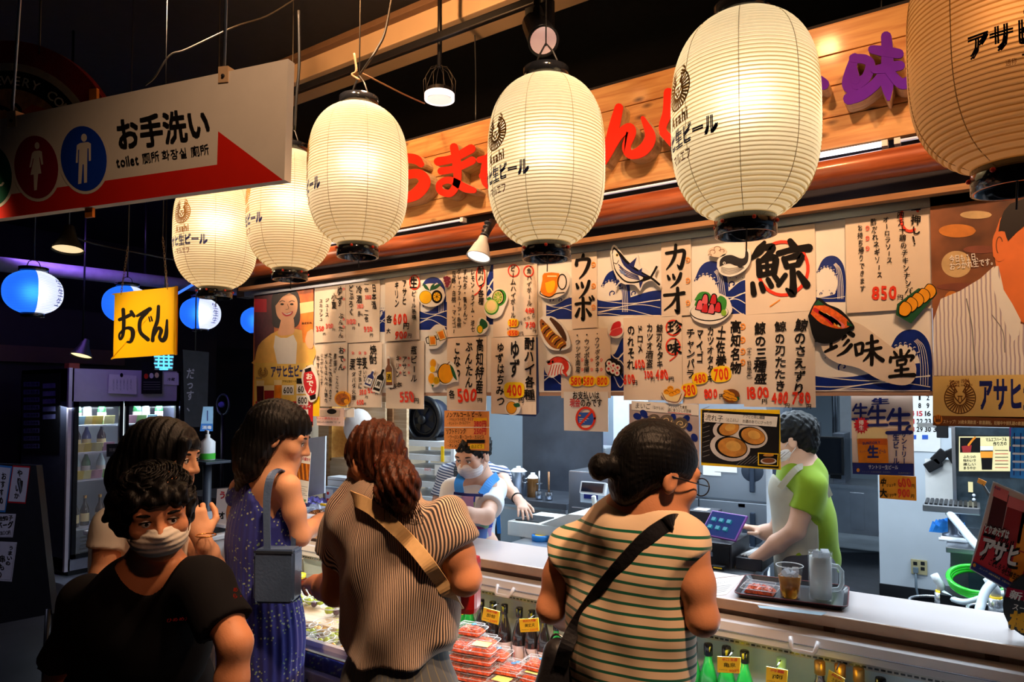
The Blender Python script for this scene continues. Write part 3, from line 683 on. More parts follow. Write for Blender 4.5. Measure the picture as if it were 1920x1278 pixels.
cut('lime_picture','cut-out of two overlapping cut limes on the highball sheet',[(910,562),(918,552),(930,541),(944,544),(952,558),(946,576),(938,592),(922,597),(909,586)],f)
def f(d):
 d.poly([(899,604),(903,597),(912,603),(914,612),(906,617),(900,612)],DKGREEN,1,smooth=3);d.disc(900,617,6,8,GREENP,2);d.disc(900,617,4.6,6.5,LEMON,3)
cut('sudachi_picture','small cut-out of green leaves with a halved sudachi',[(893,618),(897,598),(905,596),(916,605),(914,616),(905,626),(896,626)],f)
def f(d):
 for x,y,r in((811,636,.08),(827,626,.35)):
  c,s=math.cos(-r),math.sin(-r);T=lambda a,b:(x+a*c-b*s,y+a*s+b*c)
  d.poly([T(-8,-11),T(8,-11),T(7,12),T(-7,12)],INK,1);d.poly([T(-7,-10),T(7,-10),T(6,11),T(-6,11)],CREAM,2);d.poly([T(-5,-5),T(5,-5),T(4.5,9),T(-4.5,9)],BEER,3)
  d.stroke([T(-8,-5),T(-12,-3),T(-11,6),T(-7,7)],1.6,INK,2,'picture')
  for k in range(4):d.disc(*T(-6+4*k,-10),3,3,WHITEP,4)
cut('mug_picture','cut-out of two clinking beer mugs below the lemons',[(797,622),(806,618),(818,608),(832,612),(837,632),(830,643),(818,653),(801,652),(798,638)],f)
def f(d):
 d.disc(835,700,15,19,INK,1);d.disc(836,700,14,18,ORNG,2);d.poly([(843,682),(850,690),(857,712),(849,704)],DKGREEN,3,smooth=3);d.stroke([(838,683),(843,678)],1.6,BROWNP,3,'picture')
cut('pomelo_picture','cut-out of a big round orange pomelo with a leaf',[(820,692),(828,679),(843,676),(853,686),(859,713),(849,716),(836,721),(823,715)],f)
def f(d):
 d.disc(812,681,5.5,8,ORNG,1);d.disc(811,692,5,6,LEMON,2)
cut('kumquat_picture','small cut-out of two stacked yellow citrus above the cut one',ell(812,685,8,13),f,m=PAPER)
def f(d):
 d.disc(809,709,6,10,ORNG,1);d.disc(818,713,6,7,LEMON,2);slice_(d,818,713,5.5,6.5,ORNG,LEMON);d.poly([(808,720),(814,722),(811,726)],DKGREEN,2)
cut('small_citrus_picture','small cut-out of a yellow citrus beside a cut half',ell(814,712,12,14),f,m=PAPER)
def f(d):
 d.disc(959,764,10,12,BROWNP,1);d.disc(959,764,9,11,ORNG,2);d.poly([(962,757),(972,755),(975,761),(966,763)],DKGREEN,3,smooth=3)
cut('orange_picture','round cut-out of an orange with a green leaf at the bottom of a sheet',ell(961,764,15,14),f)
def f(d):
 d.poly([(1013,545),(1017,524),(1020,512),(1048,512),(1048,526),(1042,548),(1030,556),(1018,552)],BEER,1,smooth=2);d.poly([(1022,530),(1040,526),(1038,545),(1026,548)],LEMON,2,smooth=3)
 d.stroke([(1013,546),(1014,551),(1030,557),(1043,550),(1058,548)],1.6,INK,3,'picture');d.ring(1054,528,8,14,2,INK,3);d.rect(1026,516,1044,519,CREAM,3)
cut('jug_picture','cut-out of an amber highball mug under the third lantern',[(1009,546),(1016,512),(1050,507),(1066,512),(1067,532),(1058,550),(1036,560),(1016,556)],f)
FISHB=mat('print_fish_brown',srgb(150,84,26),.5,var=.3,scale=40)
def f(d):
 d.poly([(1012,602),(1016,598),(1028,610),(1042,626),(1056,634),(1062,648),(1048,654),(1034,650),(1022,636),(1014,618)],FISHB,1,smooth=3);d.poly([(1030,598),(1034,595),(1052,610),(1062,630),(1060,640),(1044,618)],mat('print_fish_dark',srgb(72,40,18),.5),1,smooth=3)
 for k in range(8):x,y=1018+k*5,612+k*5.2;d.stroke([(x-3,y+8),(x+1,y+2),(x+7,y-2)],2.2,INK if k%2 else LEMON,2,'picture')
 d.stroke([(1026,606),(1040,622),(1052,632)],1.5,CREAM,3,'picture');d.disc(1018,607,1.8,1.8,INK,3)
cut('grilled_fish_picture','cut-out of a grilled striped moray eel folded in two',[(1009,600),(1016,594),(1030,592),(1044,598),(1060,616),(1069,640),(1066,652),(1046,657),(1026,650),(1012,624)],f)
def f(d):
 SH=mat('print_shrimp',srgb(212,52,34),.5,var=.25,scale=60)
 d.stroke([(1030,680,8),(1042,674,11),(1056,676,11),(1062,688,9),(1058,698,6)],9,SH,1,'picture')
 for k in range(5):d.stroke([(1034+5*k,684),(1031+5*k,695),(1028+6*k,703)],1.6,SH,1,'picture')
 d.disc(1036,678,2,2.4,INK,2);d.disc(1028,678,4,3,GREY,1);d.stroke([(1030,676),(1046,668),(1066,678),(1070,686)],.9,INK,2,'picture');d.stroke([(1056,694),(1062,704)],4,SH,2,'picture')
cut('shrimp_picture','cut-out of a curled red shrimp on the blue wave',[(1020,680),(1030,668),(1046,664),(1062,668),(1070,684),(1066,704),(1050,700),(1034,708),(1022,696)],f)
def f(d):
 d.poly([(1147,474),(1150,464),(1153,464),(1164,474),(1176,488),(1192,502),(1212,514),(1222,520),(1214,525),(1196,530),(1176,530),(1162,520),(1152,504)],INK,1,smooth=3)
 d.poly([(1148.5,476),(1151,467),(1158,474),(1168,492),(1184,510),(1206,520),(1194,527),(1176,527),(1164,518),(1153,502)],WHITEP,2,smooth=3)
 for k in range(4):d.stroke([(1160+2*k,496+5*k),(1174+k,508+3.6*k),(1196+k,517+2.4*k)],1.8,NAVY,3,'picture')
 d.poly([(1161,478),(1172,491),(1192,507),(1214,518),(1190,512),(1170,498)],NAVY,3,smooth=3)
 d.poly([(1178,496),(1194,482),(1188,502)],NAVY,2);d.poly([(1196,508),(1204,502),(1203,513)],NAVY,2);d.stroke([(1220,520),(1227,508),(1231,500)],4,INK,2,'picture');d.stroke([(1220,520),(1228,526),(1236,533)],4,INK,2,'picture')
 d.poly([(1160,504),(1170,508),(1176,517),(1164,512)],mat('print_fin',srgb(120,140,190),.5),4);d.disc(1157,478,3,3.4,CREAM,3);d.disc(1157,478,1.8,2.2,INK,4);d.stroke([(1150,492),(1156,494),(1160,488)],1,INK,4,'picture');d.poly([(1158,522),(1154,536),(1162,527)],NAVY,2);d.poly([(1198,528),(1200,541),(1206,527)],NAVY,2)
cut('tuna_picture','large cut-out of a leaping striped bonito above a blue wave',[(1144,474),(1148,461),(1156,461),(1176,486),(1196,478),(1198,496),(1210,504),(1222,514),(1230,497),(1234,500),(1228,518),(1240,534),(1236,537),(1222,526),(1207,532),(1200,545),(1190,534),(1172,533),(1163,530),(1154,540),(1157,524),(1150,506)],f,smooth=3)
def f(d):
 d.poly([(1144,620),(1150,606),(1162,602),(1164,612),(1154,616)],CRIM,1,smooth=3);d.poly([(1142,628),(1150,616),(1165,614),(1166,624),(1154,630)],mat('print_meat',srgb(206,60,66),.5,var=.2),2,smooth=3);d.stroke([(1146,619),(1163,613)],1.2,PINK,3,'picture')
cut('meat_picture','cut-out of two red whale meat slices on a white plate',ell(1154,617,15,17,rot=-.2),f)
def f(d):
 for k in range(3):
  x,y=1142+k*8,681+k*4;d.disc(x,y,6,6.5,INK,1);d.disc(x,y,5,5.5,WHITEP,2);d.disc(x,y,2,2.2,CRIM,3)
  d.disc(x-1,y+11,6,6.5,INK,1);d.disc(x-1,y+10,5,5.5,WHITEP,2);d.disc(x-1,y+10,2,2.2,CRIM,3)
cut('sushi_roll_picture','cut-out of six small sushi rolls',[(1134,680),(1142,672),(1156,674),(1166,686),(1166,700),(1154,705),(1138,700)],f,m=BLACK)
WH=mat('print_whale',srgb(30,26,30),.45)
def f(d):
 d.poly([(1349,500),(1350,488),(1358,480),(1372,478),(1388,484),(1396,482),(1398,470),(1403,474),(1402,490),(1394,498),(1380,498),(1366,494)],WH,1,smooth=4)
 for k in range(5):d.stroke([(1352,500+2.2*k),(1366,503+2.6*k),(1384,501+2*k),(1394,498+k)],.8,GREY,2,'picture')
 d.disc(1358,493,2.6,2.6,WHITEP,3);d.disc(1358,493,1.3,1.3,INK,4);d.poly([(1378,494),(1390,497),(1396,503),(1386,502)],WH,2)
cut('whale_picture','cut-out of a small black and white whale under the second lantern',[(1344,500),(1346,486),(1358,476),(1376,474),(1392,479),(1396,466),(1407,470),(1406,492),(1394,508),(1372,518),(1352,514)],f)
def f(d):
 for x,y,r in((1345,466,6),(1336,472,5),(1354,470,4),(1331,478,3)):d.ring(x,y,r,r*.7,1,BROWNP,1,a0=150,a1=420)
cut('spout_picture','pale cut-out of a whale spout drawn in thin brown line',ell(1345,472,18,10),f,m=PAPER)
def f(d):
 d.disc(1330,585,36,17,INK,1);d.disc(1330,584,35,16,WHITEP,2)
 for p in([(1302,562),(1312,548),(1328,548),(1334,560),(1320,570)],[(1342,566),(1350,554),(1362,562),(1360,580),(1350,584)],[(1302,572),(1306,564),(1314,566),(1310,576)]):d.poly(p,GREENP,3,smooth=3)
 for k,(x,y)in enumerate(((1312,573),(1322,578),(1334,580),(1346,577),(1322,562),(1338,562))):
  d.poly([(x-9,y+7),(x-3,y-11),(x+6,y-9),(x+6,y+9)],INK,4,smooth=3);d.poly([(x-7,y+6),(x-2,y-9),(x+4,y-8),(x+4,y+7)],CRIM if k%2 else mat('print_tataki',srgb(222,96,110),.5),5,smooth=3)
 d.disc(1357,586,5,6,LIME,6)
cut('tataki_picture','cut-out plate of seared red bonito slices with green leaves',[(1292,582),(1299,560),(1310,545),(1330,543),(1350,550),(1366,560),(1372,584),(1352,603),(1328,608),(1302,600)],f)
def f(d):
 d.poly([(1241,736),(1262,742),(1278,738),(1270,753),(1250,750)],CREAM,1);d.stroke([(1241,736),(1250,750),(1270,753),(1278,738)],1.2,BROWNP,2,'picture')
 for x,y in((1250,734),(1257,728),(1264,736),(1270,733),(1259,738)):d.disc(x,y,6,5,ORNG,2);d.stroke([(x-4,y),(x,y-3),(x+4,y)],.9,BROWNP,3,'picture')
cut('fried_bowl_picture','cut-out of a paper tray heaped with fried pieces',[(1238,736),(1250,724),(1262,722),(1276,728),(1283,738),(1272,756),(1250,753)],f,m=PAPER)
def f(d):
 for x,y in((1363,735),(1371,739),(1367,746),(1376,747),(1362,743)):d.disc(x,y,7,4,ORNG,2,rot=.35);d.stroke([(x-5,y-1),(x+5,y+2)],.9,BROWNP,3,'picture')
 d.poly([(1374,750),(1384,742),(1387,748),(1380,753)],DKGREEN,2)
cut('skewer_picture','round cut-out of orange fried skewers beside the 800 price',ell(1371,742,16,13),f,m=BROWNP)
def f(d):
 d.poly([(1518,590),(1560,606),(1590,612),(1582,626),(1560,636),(1535,632),(1522,616)],BLACK,1,smooth=3);d.poly([(1520,588),(1530,570),(1556,576),(1588,598),(1592,612),(1570,616),(1540,606)],mat('print_roe',srgb(232,98,30),.5,var=.3,scale=60),2,smooth=3)
 for k in range(4):d.stroke([(1528+10*k,580+5*k),(1546+10*k,592+5*k),(1560+7*k,606+2*k)],7,(CRIM,ORG,CREAM,PINK)[k],3,'picture')
 d.poly([(1526,572),(1534,562),(1546,572)],DKGREEN,4);d.poly([(1588,600),(1600,612),(1588,610)],DKGREEN,4);d.rect(1528,634,1556,641,BLACK,1)
cut('donburi_picture','cut-out of a black bowl of orange and pink seafood',[(1515,592),(1524,572),(1536,558),(1552,570),(1578,582),(1602,612),(1590,622),(1570,638),(1545,644),(1526,634)],f,m=BLACK)
def f(d):
 d.poly([(1684,586),(1738,542),(1754,548),(1706,602)],DKGREEN,1)
 for k in range(5):
  x,y=1686+k*11.5,573-k*8.2;d.poly([(x,y),(x+8,y-9),(x+20,y-4),(x+24,y+8),(x+14,y+20),(x,y+16)],INK,6-k,smooth=3);d.poly([(x+1,y+1),(x+9,y-7.5),(x+19,y-3),(x+22.5,y+8),(x+13.5,y+18.5),(x+1,y+15)],ORNG,6.5-k,smooth=3)
cut('omelette_picture','cut-out of sliced orange rolled omelette on a green tray',[(1680,590),(1682,570),(1722,540),(1756,544),(1757,550),(1708,606)],f,smooth=0,m=DKGREEN)
def f(d):
 d.disc(642,748,13,11,mat('print_oden',srgb(176,92,20),.5,var=.3,scale=50),1);d.disc(645,750,6,5,BROWNP,2);d.disc(649,752,4.2,4.2,ORNG,3);d.stroke([(644,742),(646,734)],1,BROWNP,3,'picture')
cut('oden_bowl_picture','round cut-out of brown simmered oden in a bowl',ell(642,747,15,14),f,m=ORNG)
def bottle_pic(x,y,rot,body,lab,L,wdt=7):
 c,s=math.cos(rot),math.sin(rot);T=lambda a,b:(x+a*c-b*s,y+a*s+b*c)
 ol=[T(-wdt,L),T(-wdt,-L*.25),T(-2.2,-L*.55),T(-2.2,-L),T(2.2,-L),T(2.2,-L*.55),T(wdt,-L*.25),T(wdt,L)]
 def f(d):
  d.poly(ol,body,1);d.poly([T(-wdt*.8,L*.75),T(-wdt*.8,0),T(wdt*.8,0),T(wdt*.8,L*.75)],YEL if body is BROWNP else WHITEP,2)
  preload(lab,.02);d._glyph(lab,*T(0,L*.38),wdt*1.3,L*.5,INK,.03,3,'lettering',rot)
 k=1.18
 return cut('bottle_picture',{'酒':'cut-out of an upright brown bottle with yellow label','黄':'cut-out of a tilted dark bottle with white label between two others','千':'cut-out of a tilted blue bottle, leftmost of three'}[lab],[(x+(p[0]-x)*k,y+(p[1]-y)*k)for p in ol],f,smooth=0)
bottle_pic(729,697,-.03,BROWNP,'酒',25,6);bottle_pic(712,712,.33,INK,'黄',21,6.5);bottle_pic(694,709,.38,NAVY,'千',14,6)
def f(d):
 d.poly(ell(581,717,12,26,16,-.16),CRIM,1);d.poly([(571,692),(583,688),(584,695),(572,698)],INK,2);d.poly([(580,742),(592,738),(592,747),(582,750)],INK,2)
 d.jit=.5;d.vtext(579,699,738,'おでん',13,WHITEP,.05,3,x1=584)
cut('lantern_picture','red cut-out lantern lettered in white hanging beside the poster of a woman',[(568,692),(584,683),(590,692),(597,712),(595,742),(588,752),(580,752),(570,730),(565,708)],f,cat='sign',group=None)
# ------ posters and cards below and beside the board
def emblem(d,x,y,r,m,layer=2,ar=1.0,name='emblem',ww=1.0):
 """round phoenix crest: two curled wings of rays around a small knot"""
 for s in(-1,1):
  for k in range(13):
   a=math.radians(-62+k*12.2);c0,c1=math.cos(a)*s,math.sin(a)
   d.stroke([(x+c0*r*.42*ar,y+c1*r*.46),(x+c0*r*.92*ar,y+c1*r*.92)],r*.085*ww,m,layer,name,1)
  a=np.radians(np.linspace(-72,88,12));d.stroke([(x+s*ar*r*math.cos(t),y+r*math.sin(t))for t in a],r*.07*ww,m,layer,name,2)
  a=np.linspace(0,4.2,9);d.stroke([(x+s*ar*(r*.42-r*.2*math.cos(t+.6)),y-r*.92+r*.2*math.sin(t+.4))for t in a],r*.07*ww,m,layer,name,2)
  d.stroke([(x+s*ar*r*.34,y-r*.6),(x+s*ar*r*.36,y-r*.1),(x,y+r*.34)],r*.08*ww,m,layer,name,4)
 d.stroke([(x-ar*r*.14,y-r*.12),(x+ar*r*.14,y-r*.12)],r*.07*ww,m,layer,name,1);d.stroke([(x-.06*r*ar,y-r*.1),(x-ar*r*.12,y+r*.18)],r*.06*ww,m,layer,name,1);d.stroke([(x+.06*r*ar,y-r*.1),(x+ar*r*.12,y+r*.18)],r*.06*ww,m,layer,name,1)
GL_BEERD=mat('print_dark_beer',srgb(74,16,18),.5,var=.2);AMBERP=mat('print_amber',srgb(206,92,20),.5,var=.2)
def glass_pic(d,x0,x1,y0,y1,beer,layer=3,foam=.2,sl=.0):
 d.poly([(x0,y0),(x1,y0),(x1-sl,y1),(x0+sl,y1)],beer,layer);d.poly([(x0-.5,y0),(x1+.5,y0),(x1,y0+(y1-y0)*foam),(x0,y0+(y1-y0)*foam)],CREAM,layer+1)
PGL=mat('poster_orange',srgb(214,120,60),.5,var=.3,scale=6)
o=empty('beer_poster',PY(534,797,MY-.004),'tall beer poster of a smiling woman raising a glass, left end of the board','poster')
MB().box((PY(476,650,MY)[0],MY-.004,PY(534,798,MY)[2]),(PY(587,650,MY)[0],MY+.004,PY(534,538,MY)[2])).build('sheet',PGL,o,True)
d=Draw(yplane(MY-.0045));DKP=mat('poster_dark',srgb(92,38,46),.5,var=.4,scale=12)
d.rect(477,540,514,690,DKP,1);d.rect(477,560,500,585,CRIM,2);d.rect(556,542,587,620,mat('poster_glow',srgb(224,110,40),.5,var=.4,scale=14),1)
d.poly([(510,596),(509,562),(518,544),(545,540),(560,552),(563,585),(556,612),(516,614)],HAIRP,2,smooth=4)
d.poly([(516,570),(519,553),(536,548),(554,556),(558,574),(553,592),(541,604),(528,601),(519,590)],SKINP,3,smooth=4)
d.poly([(528,595),(548,592),(552,614),(548,626),(522,628),(524,612)],SKINP,3,smooth=3)
d.poly([(514,576),(516,556),(528,549),(544,548),(530,556),(522,566)],HAIRP,4,smooth=3)
for x in(529,547):d.stroke([(x-5,566),(x,563.5),(x+5,565)],1.2,HAIRP,5,'picture');d.disc(x,570,3.2,1.8,INK,5);d.disc(x,569.6,1.2,1.2,HAIRP,6)
d.stroke([(539,570),(541,578),(536,580)],.8,BROWNP,5,'picture');d.poly([(528,585),(537,587),(549,583),(546,590),(537,593),(531,590)],CRIM,5,smooth=3);d.poly([(530,586),(538,588),(547,584.5),(544,588),(537,590)],WHITEP,6,smooth=2)
d.poly([(478,674),(484,648),(500,632),(520,620),(552,616),(576,624),(586,640),(586,680),(478,684)],mat('print_jacket',srgb(240,188,90),.5,var=.08),2,smooth=2)
d.poly([(516,628),(526,633),(538,633),(550,627),(557,642),(555,682),(520,682),(513,650)],WHITEP,3);d.poly([(562,574),(588,570),(587,640),(568,642)],BEER,5);d.poly([(562,568),(588,564),(588,584),(563,588)],CREAM,6);d.htext(566,606,586,605,'BEER',5,INK,.02,7)
d.poly([(576,622),(587,618),(587,650),(578,652),(572,638)],SKINP,7,smooth=3)
d.rect(476.5,680,587,798,GOLDP,3);d.htext(507,697,583,695,'アサヒ生ビール',24,NAVY,.045,4);emblem(d,493,698,9,GOLDP if False else BROWNP,4)
d.rect(479,752,587,797,CRIM,4)
for x0,x1,y0,y1,b in((481,495,713,765,GL_BEERD),(495,514,722,770,mat('print_red_beer',srgb(150,30,30),.5)),(514,528,712,760,BEER)):glass_pic(d,x0,x1,y0,y1,b,5,.2,1)
d.htext(480,708,491,708,'Asahi',5,NAVY,.01,7);d.jit=1;d.htext(482,757,512,752,'とりあえず',10,WHITEP,.05,8);d.htext(482,772,516,768,'アサヒ',18,WHITEP,.07,8);d.jit=0
for x,y in((540,731),(567,729),(567,750),(567,776)):
 d.rect(x-11,y-9,x+11,y+9,WHITEP,6);d.htext(x-9,y,x+9,y,'600',17,INK,.02,8)
d.htext(529,715,556,714,'アサヒ生ビール',5,INK,.01,7);d.rect(556,709,578,719,INK,6);emblem(d,537,749,7,GOLDP,6);d.rect(529,757,586,768,CRIM,6);d.htext(538,763,584,762,'スーパードライ',7,WHITEP,.03,8);d.rect(550,790,586,797,INK,6)
d.build(o,.0005)
rx0=PY(1749,640,MY)[0];RY=MY-.02
o=empty('beer_poster',(rx0+.3,RY,PY(1760,797,RY)[2]),'large banner of a man in a striped shirt above a cream beer logo band','poster')
BLUR=mat('poster_bar_blur',srgb(120,70,40),.5,var=.75,scale=6)
pz1=PY(1749,365,RY)[2];pz0=PY(1749,798,RY)[2]
MB().box((rx0+.002,RY,pz0),(PY(2040,640,RY)[0],RY+.004,pz1)).build('sheet',BLUR,o,True)
d=Draw(yplane(RY-.0005))
def shirt(nt,tc,bs):
 wv=nt.nodes.new('ShaderNodeTexWave');wv.inputs['Scale'].default_value=26;wv.inputs['Distortion'].default_value=3;wv.inputs['Detail Scale'].default_value=.4
 r=nt.nodes.new('ShaderNodeValToRGB');r.color_ramp.elements[0].color=(*srgb(176,160,170),1);r.color_ramp.elements[1].color=(*srgb(240,232,222),1);r.color_ramp.elements[0].position=.1;r.color_ramp.elements[1].position=.45
 nt.links.new(tc.outputs['Object'],wv.inputs['Vector']);nt.links.new(wv.outputs[0],r.inputs[0]);nt.links.new(r.outputs[0],bs.inputs['Base Color'])
SHIRT=node_mat('print_shirt',shirt,.5)
SKIN2=mat('print_skin_warm',srgb(232,120,56),.5,var=.15,scale=8)
for a in((1760,420,1830,445,ORG),(1765,470,1822,520,CREAM),(1770,545,1800,585,ORG),(1800,395,1860,410,CREAM),(1806,460,1870,475,DKP),(1756,530,1860,545,DKP)):d.poly(ell((a[0]+a[2])/2,(a[1]+a[3])/2,(a[2]-a[0])/2,(a[3]-a[1])/2),mat('blur_'+a[4].name,tuple(np.array(a[4].node_tree.nodes['Principled BSDF'].inputs['Base Color'].default_value[:3])*.5+np.array(srgb(150,84,50))*.5),.5,var=.2),1,smooth=3)
d.poly([(1862,470),(1868,430),(1890,392),(1960,370),(2040,380),(2040,600),(1920,605),(1890,580),(1872,540),(1868,500)],SKIN2,2,smooth=2);d.poly([(1862,480),(1861,450),(1870,430),(1884,434),(1890,460),(1884,484),(1872,490)],SKIN2,4,smooth=3);d.ring(1874,460,6,16,2,BROWNP,5,a0=120,a1=330)
d.poly([(1872,434),(1882,396),(1920,372),(2040,368),(2040,400),(1950,408),(1905,436),(1890,452),(1884,434)],HAIRP,5,smooth=2)
d.poly([(1750,600),(1764,560),(1800,545),(1838,522),(1862,500),(1872,498),(1886,560),(1912,606),(2040,640),(2040,706),(1750,704)],SHIRT,4,smooth=1);d.poly([(1868,498),(1880,540),(1914,600),(1900,640),(1876,580),(1858,520)],WHITEP,5,smooth=2)
d.stroke([(1812,560),(1822,610),(1826,660),(1830,700)],2.2,GREY,5,'picture');d.stroke([(1860,590),(1880,620),(1884,660)],1.6,GREY,5,'picture')
d.htext(1780,486,1840,480,'今日も１日、',15,WHITEP,.02,6);d.htext(1780,500,1868,489,'おつかれ生です。',15,WHITEP,.02,6)
d.quad([(1749,705),(2040,700),(2040,783),(1749,779)],mat('poster_cream',srgb(232,196,116),.5),6);d.quad([(1749,779),(2040,788),(2040,800),(1749,797)],BROWNP,6)
emblem(d,1800,746,29,mat('print_bronze',srgb(104,62,24),.45),7);d.htext(1780,716,1818,713,'Since 1986',11,BROWNP,.015,7);d.htext(1776,724,1824,721,'FORTUNE PHOENIX',6,BROWNP,.0,7)
d.htext(1834,740,2030,738,'アサヒ生ビール',66,NAVY,.055,7);d.htext(1768,790,1920,794,'ストップ！20歳未満飲酒・飲酒運転。妊娠中や授乳期の飲酒',8,CREAM,.01,7)
d.disc(1759,786,8,9,ORG,8);d.stroke([(1755,786),(1755,780)],2,BROWNP,9,'emblem');d.stroke([(1759,786),(1759,779)],2,BROWNP,9,'emblem');d.stroke([(1763,786),(1763,780)],2,BROWNP,9,'emblem');d.rect(1754,785,1764,791,BROWNP,9,'emblem')
d.build(o,.0005)
def card(name,x0,x1,yt,yb,lab,cat,m=None,Y=MY-.012,curl=.002,group=None):
 return sheet(name,x0,x1,yt,yb,lab,cat,group,Y,m or WHITEP,curl=curl)
o,d=card('drinks_card',833,917,770,843,'orange card of soft drink prices hanging before the staff woman','card',mat('card_orange',srgb(232,150,78),.5,var=.05));d.jit=.5
d.htext(836,778,903,776,'ノンアルコール ビール',11,INK,.03);d.htext(838,787,888,785,'・アサヒドライゼロ・キリン',7,INK,.01);d.rect(888,783,913,789,YEL,2,'picture');d.htext(889,786,912,785,'グリーンズフリー',5,RED,.01);d.htext(838,794,882,792,'・サントリー オールフリー',7,INK,.01);d.htext(888,794,912,794,'380円',14,CRIM,.04,4,'price_lettering')
d.quad([(833,800),(918,800),(918,801.5),(833,801.5)],WHITEP,3);d.htext(836,809,873,808,'ソフトドリンク',12,INK,.03);d.htext(888,808,912,808,'250円',14,CRIM,.04,4,'price_lettering');d.htext(838,819,908,819,'・ウーロン茶・コーラ・カルピス',8,INK,.01);d.htext(838,827,870,827,'・ジンジャエール',8,INK,.01);d.quad([(875,824),(909,824),(909,830),(875,830)],INK,3);d.htext(838,835,880,836,'・オレンジジュース・',8,INK,.01);d.rect(881,832,908,841,YEL,2,'picture');d.htext(883,837,905,836,'白ぶどう',7,INK,.01);d.build(o)
o,d=card('cash_only_card',1057,1140,734,808,'white cash only notice with a struck-through blue card','notice',curl=.006);d.jit=0
d.htext(1073,741,1124,741,'お支払いは',16,INK,.03);d.htext(1068,755,1088,755,'現金',17,CRIM,.03,3,'price_lettering');d.htext(1088,755,1129,755,'のみです',17,INK,.03);d.quad([(1083,773),(1114,773),(1113,796),(1082,796)],mat('print_blue',srgb(44,92,190),.5),2);d.rect(1085,777,1089,780,ORG,3,'picture')
for k in range(3):d.rect(1086,784+3.2*k,1104-4*k,785.2+3.2*k,WHITEP,3,'picture')
d.ring(1098,784,17,20,4,RED,4,'prohibition_ring',0,361);d.stroke([(1086,797),(1110,770)],4,RED,4,'prohibition_ring',1);d.build(o)
o,d=card('snail_photo_card',1180,1311,757,872,'photo card of sea snails on a blue painted plate, behind the dark-haired woman','card',mat('card_plate',srgb(186,170,168),.5,var=.12,scale=10));d.jit=0
d.quad([(1184,751),(1310,758),(1310,779),(1184,768)],WHITEP,2);d.htext(1190,760,1220,762,'まいご',12,INK,.0,3);d.htext(1221,763,1248,766,'（ながらみ）',7,INK,.0,3);d.htext(1252,761,1288,764,'プリッとした食感',7,INK,.0,3);d.htext(1252,768,1296,771,'酒に合う少しの苦味',7,INK,.0,3);d.quad([(1252,772),(1296,776),(1296,777),(1252,773)],CRIM,3)
for x,y in((1195,780),(1207,775),(1213,786),(1190,800),(1200,812),(1188,820),(1262,783),(1286,785),(1292,800),(1302,820),(1300,845),(1192,850)):d.disc(x,y,8,6,WAVEBLUE,2,rot=x*.3)
SN=mat('print_snail',srgb(96,84,74),.5,var=.5,scale=60)
for x,y,r in((1226,786,12),(1250,788,13),(1276,794,14),(1240,802,12),(1214,800,12),(1268,812,13),(1286,830,12)):
 d.disc(x,y,r,r*.85,SN,3);a=np.linspace(0,9,14);d.stroke([(x+(r*.75-.075*r*t)*math.cos(t),y+(r*.62-.06*r*t)*math.sin(t))for t in a],1.2,CREAM,4,'picture',2)
d.build(o)
o,d=card('abalone_photo_card',1314,1463,767,876,'photo card of three grilled abalone with a yellow rim','card',YEL);d.jit=0
d.quad([(1316,768),(1462,776),(1460,878),(1315,866)],mat('print_grill',srgb(18,18,22),.4,var=.3),1)
for k in range(11):d.stroke([(1318,856-k*9),(1330,852-k*9)],1,GREY,2,'picture',1);d.stroke([(1380+k*8,872-k),(1400+k*8,856-k)],1,GREY,2,'picture',1)
AB=mat('print_abalone',srgb(196,130,52),.5,var=.35,scale=30);SHL=mat('print_shell',srgb(214,204,200),.5,var=.15)
for x,y,rx,ry,a,mm in((1363,803,25,17,-.25,AB),(1408,817,30,20,.28,AB),(1369,838,36,24,.18,AB)):
 d.disc(x,y,rx+2,ry+2,SHL,3,rot=a);d.disc(x+2,y,rx*.86,ry*.84,INK,4,rot=a);d.disc(x+4,y,rx*.76,ry*.74,mm,5,rot=a);d.disc(x+6,y-2,rx*.4,ry*.4,mat('print_abalone_light',srgb(228,172,84),.5,var=.2),6,rot=a)
d.quad([(1320,773),(1458,781),(1456,800),(1320,790)],WHITEP,8);d.htext(1322,782,1356,785,'流れ子',13,INK,.0,9);d.htext(1358,786,1388,788,'（とこぶし）',7,INK,.0,9);d.htext(1392,780,1434,783,'アワビと同じ種類',7,INK,.0,9);d.htext(1392,789,1448,793,'お酒のあてにぴったり',7,INK,.0,9)
d.quad([(1421,848),(1460,850),(1459,874),(1421,872)],YEL,8);d.quad([(1423,850),(1458,852),(1457,872),(1423,870)],INK,9);d.disc(1441,864,15,6,SHL,10);d.disc(1441,863,12,4.5,BROWNP,11);d.disc(1441,853,10,2.6,AB,11);d.build(o)
SUY=2.86
o,d=card('beer_poster',1597,1713,742,889,'cream beer poster with three big blue characters and a full glass','poster',mat('poster_paper',srgb(236,214,196),.5,var=.02),Y=SUY);d.jit=0
d.htext(1633,753,1668,751,'生',13,NAVY,.06);d.htext(1635,752,1646,752,'サントリー',3,NAVY,.0);d.htext(1656,751,1667,751,'ビール',5,NAVY,.0)
for x,y,s in((1613,772,32),(1645,780,40),(1686,790,50)):
 d.stroke([(x-s*.22,y-s*.45),(x-s*.42,y-s*.08)],s*.12,NAVY,3,sub=1)
 for yy,wd in((-.24,.72),(.08,.66),(.42,.92)):d.stroke([(x-s*wd/2+.06*s*(yy<0)*2,y+s*yy),(x+s*wd/2,y+s*yy-.02*s)],s*.13,NAVY,3,sub=1)
 d.stroke([(x+.02*s,y-s*.48),(x+.02*s,y+s*.42)],s*.13,NAVY,3,sub=1)
d.stroke([(1706,798),(1700,804),(1706,812)],5,NAVY,3)
st=[]
